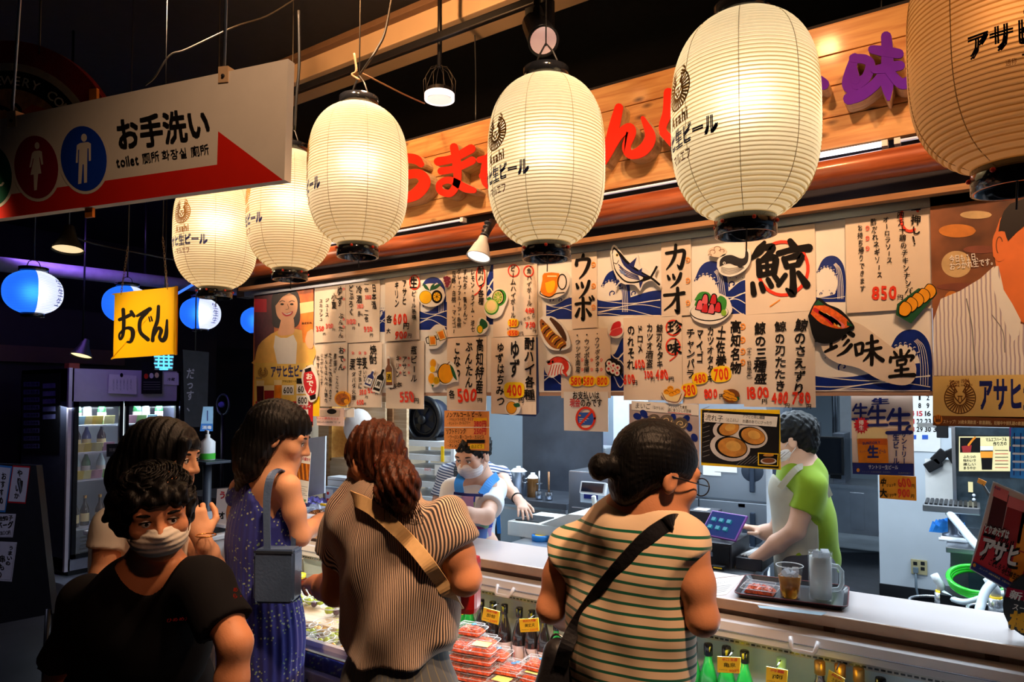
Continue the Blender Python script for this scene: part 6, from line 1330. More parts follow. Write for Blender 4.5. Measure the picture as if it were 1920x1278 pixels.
zl=tb.location;MB().tube([(0,.02,-.02),(0,.06,tz+.117-zl[2]),(0,-.02,tz+.117-zl[2])],.014,8).build('stand',WHITEPL,tb)
c0,c1=PY(1376,1025,3.3)[0],PY(1430,1020,3.3)[0]
e=box_thing('cutlery_tray','black tray of white wrapped cutlery beside the cash drawer','tray',(c0,3.32,tz),(c1-.01,3.58,tz+.055),BLK)
for k in range(7):MB().tube([(c0+.02+.014*k,3.35,tz+.06),(c0+.05+.012*k,3.50,tz+.066+.003*(k%3))],.006,6).build('wrapped_chopsticks',WHITEPL,e,True)
p=PY(1300,958,3.42);tag(MB().tube([(-.08,0,0),(.06,-.01,-.012)],.005,8).build('pink_pen',mat('pen_pink',srgb(232,60,130),.4)),'pink pen lying on the black cash drawer','pen').location=(p[0]+.02,3.36,tz+.121)
p=at_t(1356,1052);o=MB().box((-.03,-.02,0),(.03,.02,.02),bev=.003).build('stapler',BLACK);o.location=(p[0]+.03,3.26,tz);tag(o,'small black box with a yellow stripe at the table edge','box');MB().box((-.02,-.0205,.008),(.02,-.02,.014)).build('stripe',YEL,o)
FY=5.0;fx0,fx1=PY(1215,930,FY)[0],PY(1440,930,FY)[0];FZ=1.93;zs=PY(1360,937,FY)[2]
FST=mat('fridge_steel',(.40,.45,.52),.34,.85,var=.06,scale=3)
fr=empty('steel_fridge',((fx0+fx1)/2,FY+.35,0),'tall four door stainless fridge behind the man in green','refrigerator')
part(fr,'body',(fx0,FY+.03,.1),(fx1,FY+.75,FZ),FST);part(fr,'plinth',(fx0+.03,FY+.08,0),(fx1-.03,FY+.7,.1),BLACK)
xm=(fx0+fx1)/2-.05
HND=mat('handle_black',(.03,.04,.06),.35)
for(a,b)in((fx0+.005,xm-.004),(xm+.004,fx1-.005)):
 for(z0,z1,zc)in((.12,zs-.006,zs-.22),(zs+.006,FZ-.16,zs+.22)):
  d_=part(fr,'door',(a,FY,z0),(b,FY+.03,z1),FST,.006);hxp=b-.10
  MB().lathe([(.001,0),(.075,0),(.08,-.004),(.075,-.006)],(hxp,FY-.002,zc),24,(0,-1,0),False).build('handle_recess',HND,d_,True);MB().box((hxp-.018,FY-.018,zc-.15),(hxp+.018,FY-.004,zc+.15),bev=.008).build('handle',mat('handle_grey',(.05,.07,.11),.3,.6),d_,True)
  part(d_,'latch_badge',(b-.20,FY-.003,(zs+.022)if z0>1 else(zs-.04)),(b-.155,FY,(zs+.044)if z0>1 else(zs-.018)),mat('badge_blue',srgb(20,90,210),.4))
for i,(a,b,y0,y1)in enumerate(((1318,1352,868,892),(1340,1382,866,886))):
 P=[PY(a,y0,FY-.006-.003*i),PY(b,y1,FY-.006-.003*i)];o=MB().box((P[0][0],FY-.007-.003*i,P[1][2]),(P[1][0],FY-.005-.003*i,P[0][2])).build('note',WHITEP,origin=(P[0][0],FY-.006,P[1][2]));tag(o,('white memo sheet on the steel fridge door, lower one','white memo sheet on the steel fridge door, upper one')[i],'note')
e=box_thing('white_cabinet','tall white cabinet left of the steel fridge','cabinet',(PY(1150,860,5.3)[0],5.3,0),(fx0-.02,5.9,1.95),WHITEPL);part(e,'door',(PY(1153,860,5.3)[0],5.285,1.2),(fx0-.03,5.30,1.93),WHITEPL,.003);part(e,'door',(PY(1153,860,5.3)[0],5.285,.06),(fx0-.03,5.30,1.18),WHITEPL,.003);part(e,'handle',(fx0-.08,5.265,1.25),(fx0-.06,5.285,1.4),STEEL)
CLOTH=mat('cloth_grey',srgb(196,200,206),.9,var=.06,sheen=.3)
for i,(px,py,m,l)in enumerate(((1466,960,CLOTH,'grey white cloth hanging right of the steel fridge'),(1478,900,mat('cloth_navy',srgb(38,44,66),.9),'dark blue jacket hanging right of the steel fridge'))):
 p=PY(px,py,4.7-.1*i);q=MB();v=[];f=[]
 for a in range(9):
  for b in range(7):v.append((-.10+.025*a,.02*math.sin(a*1.6+b*.4),.32-.1*b))
 for a in range(8):
  for b in range(6):f.append((a*7+b,a*7+7+b,a*7+8+b,a*7+b+1))
 e=empty('hanging_cloth',p,l,'cloth');q.add(v,f,True).build('cloth',m,e);MB().tube([(-.12,.02,.33),(.14,.02,.33)],.008,8).build('rail',STEEL,e);MB().tube([(.02,.02,.33),(.02,.02,2.86-p[2])],.005,6).build('rail_hanger',STEEL,e)
WY=4.4;w0,w1=PY(1066,900,WY)[0],PY(1230,900,WY)[0];wz=PY(1100,884,WY)[2]
e=box_thing('dish_washer','square stainless kitchen machine with labels behind the till','appliance',(w0,WY,0),(w1,WY+.5,wz),STEEL,.008);part(e,'control_panel',(w0+.1,WY-.006,wz-.22),(w0+.38,WY,wz-.08),mat('panel_pale',srgb(176,190,206),.4));part(e,'instruction_label',(w0+.13,WY-.009,wz-.19),(w0+.24,WY-.006,wz-.10),NAVY);part(e,'door',(w0+.03,WY-.01,.3),(w1-.03,WY,wz-.26),STEEL,.003);part(e,'handle',(w0+.1,WY-.04,wz-.32),(w1-.1,WY-.01,wz-.30),STEEL)
SY=4.9;s0,s1=PY(905,900,SY)[0],PY(1062,900,SY)[0];sz=.80
e=empty('stove_bench',((s0+s1)/2,SY+.3,0),'dark steel bench with pots before a steel splashback','bench');part(e,'benchtop',(s0,SY,sz-.05),(s1,SY+.65,sz),DSTEEL,.004)
for x in(s0+.04,s1-.04):
 for y in(SY+.04,SY+.6):MB().box((x-.02,y-.02,0),(x+.02,y+.02,sz-.05)).build('leg',STEEL,e,True)
part(e,'splashback',(s0,SY+.65,sz),(s1,SY+.68,2.0),DSTEEL);part(e,'shelf',(s0+.03,SY+.05,.3),(s1-.03,SY+.6,.32),STEEL);part(e,'gas_rail',(s0,SY-.01,sz-.09),(s1,SY,sz-.07),STEEL)
def pot(px,py,wpx,hpx,lab,m,lid=True,Y=5.1):
 p=PY(px,py,Y);k=depth(p)/1280;r=wpx*k/2;h=hpx*k;e=empty('stock_pot',(p[0],Y,sz),lab,'pot')
 MB().lathe([(.001,0),(r,0),(r,h),(r*1.04,h+.004),(r*.97,h+.004),(r*.97,h*.85),(.001,h*.85)],n=26,caps=False).build('body',m,e)
 if lid:MB().lathe([(r*1.03,h+.004),(r*.6,h+.03),(.02,h+.035),(.02,h+.05),(.001,h+.052)],n=26,caps=False).build('lid',WHITEPL,e)
 for s_ in(-1,1):MB().tube([(s_*r,-.03,h*.75),(s_*(r+.03),-.03,h*.75),(s_*(r+.03),.03,h*.75),(s_*r,.03,h*.75)],.006,6).build('handle',STEEL,e)
pot(972,905,32,44,'tall steel pot with a white lid behind the staff woman',STEEL);pot(999,903,22,34,'smaller amber pot beside the tall steel pot',mat('pot_amber',srgb(150,100,50),.25,.5));pot(934,900,34,40,'wide steel pot half hidden by the staff woman',STEEL,False)
for px,l in((1011,'steel ladle standing left of the other ladle'),(1029,'wooden handled ladle right of the pots')):
 p=PY(px,905,5.0);e=empty('ladle',(p[0],5.0,sz),l,'ladle');MB().tube([(0,0,.07),(0,.0,.24)],.009,8).build('handle',TRIMW if px>1020 else STEEL,e);MB().lathe([(.001,0),(.03,.01),(.036,.05),(.032,.07)],n=14,caps=False).build('scoop',STEEL,e)
HY=5.75;h0,h1=PY(1038,830,HY)[0],PY(1150,830,HY)[0];hz=PY(1100,868,HY)[2]
e=empty('wall_shelf',((h0+h1)/2,HY+.15,hz),'steel wall shelf above the machine holding tubs','shelf');part(e,'board',(h0,HY,hz-.03),(h1,6.1,hz),STEEL);part(e,'rail',(h0,HY-.01,hz-.06),(h1,HY,hz-.01),DSTEEL)
for x in(h0+.05,h1-.05):MB().prism([(x,6.1,hz-.03),(x,6.1,hz-.2),(x,HY+.08,hz-.03)],(.01,0,0)).build('bracket',DSTEEL,e,True)
def tub(px,py0,py1,wpx,m,lab,name='tub',cat='tub',Y=5.9):
 p=PY(px,py1,Y);k=depth(p)/1280;wd,h=wpx*k/2,(py1-py0)*k;e=empty(name,(p[0],Y,hz),lab,cat)
 shell([(rrect(wd*.85,.10,.02),0),(rrect(wd*.97,.12,.02),h*.85),(rrect(wd,.125,.02),h*.85),(rrect(wd,.125,.02),h)],True,False).build('body',m,e);shell([(rrect(wd*1.01,.128,.02),h),(rrect(wd*.95,.12,.02),h+.012)],False,True).build('lid',m,e);return e
tub(1068,826,866,38,mat('tub_cyan',srgb(40,170,200),.4),'cyan plastic box on the back shelf');tub(1124,838,866,52,WHITEPL,'white plastic tub on the back shelf');tub(1103,820,866,10,mat('bottle_lime',srgb(150,210,60),.4),'lime green bottle between the tubs','squeeze_bottle','bottle',6.0);tub(1116,824,866,9,mat('bottle_pink',srgb(220,60,150),.4),'pink bottle between the tubs','squeeze_bottle','bottle',6.02);tub(1052,838,866,12,WHITEPL,'white squeeze bottle left of the cyan box','squeeze_bottle','bottle',5.84)
RY_=4.5;r0x,r1x_=PY(742,880,RY_)[0],PY(852,880,RY_)[0];rzs=[PY(800,y,RY_)[2]for y in(826,852,878,902,930)]
rk=empty('tray_rack',((r0x+r1x_)/2,RY_+.25,0),'white plastic rack of shallow trays left of the staff woman','rack')
for z in rzs+[rzs[-1]-.13*k for k in(1,2,3)]:
 t_=part(rk,'tray',(r0x,RY_,z-.035),(r1x_,RY_+.42,z),WHITEPL,.004);part(t_,'tray_lip',(r0x,RY_-.008,z-.05),(r1x_,RY_,z-.002),WHITEPL)
for x in(r0x,r1x_-.03):
 for y in(RY_-.012,RY_+.40):part(rk,'post',(x,y,0),(x+.035,y+.03,rzs[0]),WHITEPL)
part(rk,'yellow_clip',(r1x_-.13,RY_-.02,rzs[1]-.05),(r1x_-.10,RY_-.012,rzs[1]+.08),YEL);q_=part(rk,'price_label',(r1x_-.20,RY_-.018,rzs[2]-.05),(r1x_-.08,RY_-.012,rzs[2]+.04),WHITEP);d=Draw(yplane(RY_-.0185));d.htext(796,879,808,880,'150円',7,RED,.0,1);d.build(q_)
p=PY(802,786,4.6);k=depth(p)/1280
fan=empty('fan_heater',(p[0],4.62,rzs[0]),'big round black air circulator on the white rack','fan');zc=p[2]-rzs[0]+.0;Rf=40*k
MB().tube([(Rf*math.cos(a),-.08,zc+Rf*math.sin(a))for a in np.linspace(0,6.283,36,endpoint=False)],Rf*.13,10,False,True).build('ring',BLACK,fan);MB().tube([(Rf*.68*math.cos(a),-.06,zc+Rf*.68*math.sin(a))for a in np.linspace(0,6.283,30,endpoint=False)],Rf*.05,8,False,True).build('inner_ring',BLACK,fan)
MB().lathe([(.001,.0),(Rf*.95,.0),(Rf*.95,.14),(.001,.16)],(0,-.06,zc),30,(0,1,0),False).build('motor_housing',mat('fan_dark',(.008,.012,.03),.5),fan);MB().box((-Rf*.9,-.10,0),(Rf*.9,.14,zc-Rf*.8),bev=.01).build('base',BLACK,fan);MB().lathe([(.001,.0),(Rf*.22,.0),(Rf*.2,.03),(.001,.03)],(0,-.08,zc),20,(0,-1,0),False).build('hub',BLACK,fan)
for k_ in range(5):
 a=k_*1.257;MB().prism([(Rf*.2*math.cos(a),-.075,zc+Rf*.2*math.sin(a)),(Rf*.62*math.cos(a-.2),-.075,zc+Rf*.62*math.sin(a-.2)),(Rf*.62*math.cos(a+.5),-.065,zc+Rf*.62*math.sin(a+.5))],(0,.004,0)).build('blade',BLACK,fan)
for i,(px,y0,w_,m,l)in enumerate(((752,775,14,WHITEPL,'white file box on the tray rack'),(764,770,11,mat('file_blue',srgb(36,80,190),.4),'blue file box on the tray rack'),(777,782,8,mat('file_dark',srgb(60,64,80),.4),'dark file box on the tray rack next to the fan'))):
 a,b=PY(px-w_/2,820,RY_+.1),PY(px+w_/2,y0,RY_+.1);e=box_thing('file_box',l,'file box',(a[0],RY_+.08,rzs[0]),(b[0],RY_+.36,b[2]),m);part(e,'label',(a[0]+.008,RY_+.078,rzs[0]+.05),(b[0]-.008,RY_+.08,rzs[0]+.12),YEL if i else GREY)
PLY=wood('plywood',(.62,.44,.26),(.46,.28,.14),.5,False)
e=box_thing('plywood_screen','slanted plywood screen behind the ponytail woman','screen',(-4.8,4.1,.9),(-3.75,4.13,1.75),PLY);part(e,'batten',(-4.3,4.085,.9),(-4.24,4.10,1.75),TRIMW);part(e,'batten',(-3.95,4.085,.9),(-3.89,4.10,1.75),TRIMW)
for x in(-4.7,-3.85):part(e,'foot',(x-.03,4.1,0),(x+.03,4.13,.9),PLY)
bx_=PY(592,925,3.55);e=MB().prism([PY(x,y,3.55)-bx_ for x,y in((573,822),(610,817),(608,924),(574,931))],(0,.012,0)).build('white_board',WHITEPL);e.location=bx_;tag(e,'pale blue white cutting board leaning by the boxes','board')
ot=empty('oden_table',(-3.6,3.35,0),'low steel side table in the oden corner','table');part(ot,'tabletop',(-4.6,3.0,.80),(-3.0,3.75,.83),STEEL)
for x in(-4.5,-3.1):
 for y in(3.06,3.68):MB().lathe([(.02,0),(.02,.8)],(x,y,0),10).build('leg',STEEL,ot,True)
e=box_thing('storage_box','upper white cardboard box on the grey box in the oden corner','box',(PY(614,890,3.62)[0],3.62,.99),(PY(655,890,3.62)[0],3.74,1.06),WHITEPL);part(e,'lid_seam',(PY(615,890,3.618)[0],3.617,1.035),(PY(654,890,3.618)[0],3.62,1.039),GREY)
e=box_thing('storage_box','lower grey and white printed box in the oden corner','box',(PY(609,905,3.58)[0],3.58,.83),(PY(657,905,3.58)[0],3.74,.99),mat('box_grey',srgb(176,184,196),.5));part(e,'print_panel',(PY(611,905,3.578)[0],3.577,.86),(PY(624,905,3.578)[0],3.58,.97),WHITEP);part(e,'red_mark',(PY(613,905,3.577)[0],3.576,.88),(PY(617,905,3.577)[0],3.577,.90),RED);part(e,'red_mark',(PY(613,905,3.577)[0],3.576,.93),(PY(617,905,3.577)[0],3.577,.95),RED)
FILM=mat('plastic_film',(.85,.88,.95),.12,var=.1,alpha=.45,coat=.6,bump=.8,bscale=30)
for i,(px,py,sx,m,l)in enumerate(((600,958,.16,FILM,'crumpled clear plastic bag beside the tongs'),(640,935,.13,mat('film_violet',srgb(120,110,190),.2,alpha=.7,coat=.5,bump=.6,bscale=30),'violet tinted plastic bag by the boxes'),(575,975,.12,mat('fried_brown',srgb(150,84,30),.5,var=.4,scale=40,bump=.7),'brown fried food pack by the woman in blue'))):
 p=PZ(px,py,.86);e=empty('plastic_bag',(p[0],min(max(p[1],3.1),3.5),.83),l,'bag');q=lump(sx,.10,.075,0,40+i,m,e,'bag',.5,11)
a_,b_=PZ(585,942,.95),PZ(628,950,.93);e=empty('tongs',(a_+b_)/2*np.array([1,1,0])+np.array([0,0,.915]),'long tongs with a yellow handle in the oden corner','tongs')
MB().tube([PY(588,940,3.05),PY(602,945,3.05)],.004,6).build('jaw',STEEL,e,True);MB().tube([PY(602,945,3.05),PY(628,949,3.05)],.009,8).build('grip',YEL,e,True)
ob=empty('oden_pan',(-3.3,3.25,.83),'square steel oden pan in the corner behind the woman in blue','pan');shell([(rrect(.24,.17,.02),0),(rrect(.25,.18,.02),.10),(rrect(.27,.20,.02),.105)],True,False).build('pan',STEEL,ob)
for k in range(8):MB().ellipsoid((-.16+.1*(k%4),-.08+.14*(k//4),.07),(.045,.04,.035),10,7).build('oden_piece',(mat('fried_brown'),CREAM,BROWNP)[k%3],ob)
p=PY(672,800,3.92);e=empty('paper_sack',(p[0],3.92,1.2),'white sack in a wooden frame above the ponytail woman','sack');MB().ellipsoid((0,0,p[2]-1.2),(.14,.1,.15),16,10).build('sack',mat('sack_white',srgb(230,222,214),.7,var=.05,bump=.4,bscale=10),e);MB().box((-.20,.10,-.4),(.20,.12,p[2]-1.0),bev=.004).build('back_panel',PLY,e);MB().box((-.24,-.10,-.05),(-.20,.12,p[2]-1.0),bev=.004).build('side_panel',wood('orange_wood',(.72,.36,.08),(.6,.26,.05),.6,False),e);MB().box((-.22,-.1,-.4),(.22,.1,-.02),bev=.004).build('crate',PLY,e);MB().box((-.22,-.1,-1.2),(.22,.1,-.4)).build('stand',PLY,e)
# ------ passage and beer station on the right
e=empty('monitor',PY(1532,856,7.9),'black monitor on the far steel bench in the passage','monitor');MB().box((-.26,-.02,-.18),(.26,.02,.22),bev=.006).build('screen_case',BLACK,e);MB().box((-.24,-.0225,-.16),(.24,-.02,.2)).build('screen',mat('screen_off',(.006,.007,.012),.1),e)
mz=e.location[2]-.25;MB().box((-.06,-.02,-.27),(.06,.04,-.18)).build('stand',BLACK,e)
gx0,gx1=PY(1490,880,8.2)[0],PY(1646,880,8.2)[0]+.2
e=empty('back_bench',((gx0+gx1)/2,8.3,0),'far stainless bench in the passage under pipes','bench');part(e,'benchtop',(gx0,7.85,mz-.06),(gx1,8.5,mz-.02),STEEL);part(e,'cupboard',(gx0+.05,7.9,.25),(gx1,8.45,mz-.06),STEEL);part(e,'door',(gx0+.6,7.885,.3),(gx1-.3,7.9,mz-.1),STEEL,.003)
for x in(gx0+.1,gx1-.1):part(e,'leg',(x,7.95,0),(x+.04,7.99,.25),STEEL)
e=box_thing('oven','steel oven with a lit display on the far bench','oven',(PY(1556,860,8.2)[0]+.06,8.0,mz-.02),(PY(1590,860,8.2)[0],8.4,mz+.5),DSTEEL);a=PY(1563,840,7.99);part(e,'display',(a[0]-.05,7.994,a[2]-.04),(a[0]+.06,8.0,a[2]+.03),mat('lcd',(.1,.2,.3),.3,emit=(.3,.6,.9),es=.8));part(e,'door',(PY(1558,860,8.2)[0]+.02,7.99,mz+.02),(PY(1588,860,8.2)[0]-.03,8.0,mz+.25),BLACK)
e=box_thing('duct_box','pale duct cabinet hanging high in the passage','duct',(PY(1575,790,8.6)[0],8.6,PY(1600,822,8.6)[2]),(PY(1640,790,8.6)[0],9.0,2.86),WHITEPL);part(e,'seam',(PY(1597,790,8.598)[0],8.595,PY(1600,820,8.6)[2]),(PY(1598.5,790,8.598)[0],8.6,2.8),GREY)
for i,px in enumerate((1564,1569)):p=PY(px,800,8.55);tag(MB().tube([(0,0,mz-p[2]),(0,0,2.86-p[2])],.02,8).build('wall_pipe',STEEL),('left','right')[i]+' of two thin steel pipes rising from the far bench','pipe').location=p
e=box_thing('snack_shelf','dark shelf with red packets above the far monitor','shelf',(PY(1500,812,8.3)[0],8.3,mz-.02),(PY(1531,812,8.3)[0],8.6,PY(1515,792,8.3)[2]),DSTEEL);part(e,'red_packet',(PY(1503,805,8.29)[0],8.28,PY(1503,808,8.29)[2]),(PY(1526,805,8.29)[0],8.3,PY(1503,799,8.29)[2]),RED)
oy=PILY-.004;a,b=PY(1708,1047,oy),PY(1739,1078,oy);e=empty('wall_outlet',((a[0]+b[0])/2,oy,(a[2]+b[2])/2),'beige double wall outlet low on the white pillar','outlet');part(e,'cover',(a[0],oy-.012,b[2]),(b[0],oy+.003,a[2]),mat('outlet_beige',srgb(186,172,128),.5),.003)
for px in(1716,1730):
 for py in(1056,1066):
  q=PY(px,py,oy-.013);part(e,'socket',(q[0]-.014,oy-.0135,q[2]-.014),(q[0]+.014,oy-.012,q[2]+.014),BLACK)
q=PY(1717,1068,oy-.03);part(e,'plug',(q[0]-.018,oy-.05,q[2]-.02),(q[0]+.018,oy-.013,q[2]+.02),mat('plug_grey',srgb(110,124,134),.5));MB().tube([(q[0],oy-.04,q[2]),(q[0],oy-.04,.14),(q[0]+.02,oy-.05,.02)],.009,6).build('cord',mat('plug_grey'),e,True)
DY=4.5;d0,d1=PY(1782,1040,DY)[0],PY(1905,1040,DY)[0]+.4;dz=.85
e=empty('beer_bench',((d0+d1)/2,DY+.5,0),'stainless beer bench right of the white pillar','bench');part(e,'cabinet',(d0,DY,.1),(d1,DY+1.0,dz-.03),DSTEEL);part(e,'benchtop',(d0-.02,DY-.02,dz-.03),(d1,DY+1.0,dz),STEEL,.004);part(e,'louvre_panel',(d0-.006,DY+.12,.15),(d0,DY+.5,dz-.12),STEEL)
for k in range(9):part(e,'louvre',(d0-.012,DY+.15,.2+.055*k),(d0-.006,DY+.45,.22+.055*k),BLACK)
part(e,'glass_door',(d0+.08,DY-.012,.14),(d1-.1,DY,dz-.08),mat('glass_dark',(.02,.04,.05),.06,coat=.5));part(e,'plinth',(d0+.04,DY+.04,0),(d1,DY+.9,.1),BLACK)
p=PY(1772,942,4.75);k=depth(p)/1280
e=empty('drip_tray',(p[0]+.02,4.8,dz),'slatted steel drip tray of the beer tap','drip tray');zt_=p[2]-dz;MB().box((-.13,-.12,zt_-.05),(.15,.14,zt_-.008),bev=.006).build('basin',STEEL,e);MB().lathe([(.06,0),(.06,.02),(.03,.03),(.03,zt_-.05)],(.02,0,0),16).build('pedestal',DSTEEL,e)
for k_ in range(11):MB().box((-.12+.024*k_,-.11,zt_-.008),(-.105+.024*k_,.13,zt_)).build('slat',BLACK,e)
p=PY(1825,860,5.2)
e=box_thing('beer_tower','dark glass beer dispenser cabinet with a recipe poster','dispenser',(PY(1792,900,5.2)[0],5.2,dz),(PY(1900,900,5.2)[0]+.3,5.5,PY(1800,800,5.2)[2]),mat('dispenser_dark',(.035,.05,.06),.15,.3,var=.3,coat=.4));part(e,'frame_post',(PY(1786,900,5.19)[0],5.18,dz),(PY(1793,900,5.19)[0],5.22,PY(1800,797,5.2)[2]),STEEL);part(e,'tape_note',(PY(1815,900,5.19)[0],5.19,PY(1815,922,5.19)[2]),(PY(1824,900,5.19)[0],5.2,PY(1815,903,5.19)[2]),CREAM)
for px,py in((1826,928),(1826,936)):MB().ellipsoid(PY(px,py,5.19),.01,8,6).build('indicator',WHITEPL,e,True)
o,d=sheet('recipe_poster',1795,1897,816,885,'small framed beer recipe poster on the dark dispenser','poster',None,5.17,BLACK,curl=.0);d.jit=0
d.quad([(1798,818),(1896,818),(1895,883),(1798,883)],CREAM,1);d.quad([(1800,820),(1838,820),(1838,848),(1800,848)],INK,2);d.quad([(1803,836),(1822,834),(1820,848),(1805,848)],mat('print_red_beer'),3);d.stroke([(1816,834),(1824,824),(1828,820)],4,BEER,4,'picture');d.htext(1848,824,1888,823,'マルエフハーフ＆',8,INK,.03,3);d.htext(1862,832,1888,831,'作り方の',8,INK,.03,3)
d.quad([(1838,836),(1862,836),(1860,880),(1841,880)],INK,3);d.quad([(1838,846),(1862,846),(1861,858),(1839,858)],ORG,4);d.quad([(1838,836),(1862,836),(1862,844),(1838,844)],WHITEP,5)
for k_,t in enumerate(('ふたつの','味わいで','楽しい','まろやか')):d.htext(1806,856+7*k_,1830,856+7*k_,t,6,INK,.02,3)
for k_ in range(6):d.stroke([(1866,844+6.4*k_),(1890,844+6.4*k_)],1.1,CRIM if k_%2 else INK,3,sub=1)
d.build(o)
for i,(q,m,l)in enumerate((([(1896,800),(1990,800),(1990,905),(1894,895)],mat('poster_blue',srgb(40,130,200),.4,var=.3,scale=20),'bright blue poster hanging at the right edge below the banner'),([(1893,793),(1906,795),(1904,848),(1892,846)],mat('poster_violet',srgb(150,60,110),.4,var=.4,scale=30),'narrow violet and yellow strip above the tilted poster'))):
 o=board('poster_strip',q,yplane(2.90+.02*i),.003,m,l,'poster');d=Draw(yplane(2.90+.02*i));x0,y0=q[0]
 if i:d.quad([(1894,818),(1903,820),(1902,838),(1893,836)],YEL,1);d.htext(1894,828,1903,829,'23',9,RED,.03,2)
 else:
  for k_ in range(5):d.stroke([(1900,820+k_*15),(1980,822+k_*15)],4,WHITEP,1,sub=1)
  for k_ in range(4):d.stroke([(1902+12*k_,812),(1901+12*k_,890)],2,NAVY,1,sub=1)
 d.build(o)
 a=PL(q[0][0]+4,q[0][1]+2,yplane(2.90+.02*i));MB().tube([a,np.array([a[0],a[1],2.36])],.0015,5).build('hanging_thread',WIRE,o,True)
p=PY(1842,907,3.6);e=empty('orange_bracket',p,'orange clip sign arm above the tilted beer poster','clip');MB().prism([PY(x,y,3.6)-p for x,y in((1835,896),(1850,903),(1846,911),(1832,904))],(0,.01,0)).build('plate',ORG,e);MB().tube([(0,.005,0),(.1,.02,-.2),(.12,.05,-.5)],.006,6).build('arm',BLACK,e);MB().box((.08,.02,-(p[2])),(.16,.08,-.48)).build('post',DSTEEL,e)
p=PY(1768,845,5.6);e=empty('clip_cluster',p,'black clips holding papers beside the calendar','clips')
for k_,(dx,dz2,a)in enumerate(((0,.14,0),(-.02,-.04,.7),(.06,-.03,-.5),(.13,-.02,.2),(-.06,-.10,1.0))):MB().box((dx-.035,-.02,dz2-.05),(dx+.035,.02,dz2+.05),R=roty(a),c=(dx,0,dz2),bev=.006).build('clip',BLACK,e)
MB().box((-.11,.02,-.40),(.12,.024,-.06)).build('paper',WHITEP,e);MB().box((-.15,.03,.16),(.4,.05,.19)).build('rail',STEEL,e);MB().box((.30,.03,-(p[2])+.0),(.33,.06,.18)).build('rail_post',STEEL,e)
p=PZ(1770,978,dz+.01);e=empty('blue_cloth',(p[0]+.03,5.0,dz),'crumpled bright blue cloth on the beer bench','cloth');lump(.10,.08,.06,0,77,mat('cloth_blue',srgb(24,130,220),.7,var=.15,bump=.6,bscale=20),e,'cloth',.6,12)
p=PZ(1788,1008,dz+.01);e=empty('white_string',(p[0],4.64,dz),'small white folded cord on the beer bench','cord');MB().tube([(-.07,0,.012),(.06,.01,.012),(.07,.03,.012),(-.06,.03,.012),(-.06,.05,.012),(.05,.05,.012)],.010,6).build('cord',WHITEPL,e)
HOSE=mat('hose_clear',(.72,.82,.88),.15,var=.05,coat=.5);HOSEG=mat('hose_green',srgb(40,190,40),.3,var=.08,coat=.3)
e=empty('drain_hose',PY(1800,960,4.7),'clear hose running down from the drip tray','hose');MB().tube(catmull([PY(x,y,Y)for x,y,Y in((1780,962,4.7),(1800,985,4.6),(1822,1012,4.45),(1856,1048,4.3),(1880,1075,4.25),(1905,1110,4.2))],5),.022,10).build('hose',HOSE,e,True)
p=PZ(1834,1085,.62);e=empty('green_hose',(p[0]+.1,4.35,.0),'coiled bright green hose on the keg','hose');gc=PY(1832,1085,4.25);kk=depth(gc)/1280
for j in range(3):MB().tube([gc+np.array([(46-1.5*j)*kk*math.cos(a),.14*math.sin(a),24*kk*math.sin(a)*.55-.012*j])for a in np.linspace(0,6.283,32,endpoint=False)],.012,8,False,True).build('coil',HOSEG,e,True)
part(e,'stand',(gc[0]-.16,4.15,0),(gc[0]+.16,4.36,gc[2]-.08),BLACK)
KEG=mat('keg_black',(.015,.018,.024),.3,coat=.3);ALU=mat('aluminium',(.75,.77,.8),.25,.9)
def keg(px,py,wpx,lab,Y):
 p=PY(px,py,Y);k=depth(p)/1280;r=wpx*k/2;e=empty('beer_keg',(p[0],Y,0),lab,'keg');h=p[2]
 MB().lathe([(.001,0),(r*.96,0),(r,.05),(r,h-.05),(r*.98,h)],n=32,caps=False).build('barrel',KEG,e);MB().tube([(r*.98*math.cos(a),r*.98*math.sin(a),h)for a in np.linspace(0,6.283,36,endpoint=False)],.008,6,False,True).build('rim',ALU,e);MB().lathe([(.001,h-.035),(r*.96,h-.03)],n=30,caps=False).build('head',BLACK,e)
 MB().lathe([(.035,h-.03),(.03,h+.02),(.03,h+.06),(.001,h+.062)],n=18,caps=False).build('coupler',ALU,e);MB().lathe([(.024,h+.055),(.026,h+.07),(.001,h+.072)],n=16,caps=False).build('coupler_band',YEL,e);MB().tube([(0,0,h+.06),(0,0,h+.10),(-.015,0,h+.12),(-.03,0,h+.15)],.020,8).build('coupler_handle',WHITEPL,e)
 return e
keg(1765,1132,106,'black keg with a white coupler just behind the counter, left one',4.25);keg(1868,1146,92,'black keg with a white coupler behind the counter, right one',3.9)
e=empty('supply_hose',PY(1820,1100,4.0),'pale blue hose linking the two kegs','hose');MB().tube(catmull([PY(x,y,Y)for x,y,Y in((1770,1112,4.22),(1790,1124,4.15),(1815,1128,4.1),(1850,1118,4.05),(1886,1112,4.0),(1930,1108,3.95))],5),.016,8).build('hose',HOSE,e,True)
e=empty('supply_hose',PY(1850,1120,3.7),'thick clear hose curving down behind the tilted poster','hose');MB().tube(catmull([PY(x,y,Y)for x,y,Y in((1866,1088,3.85),(1850,1105,3.8),(1840,1130,3.75),(1835,1160,3.7),(1836,1230,3.7))],5),.020,8).build('hose',HOSE,e,True)
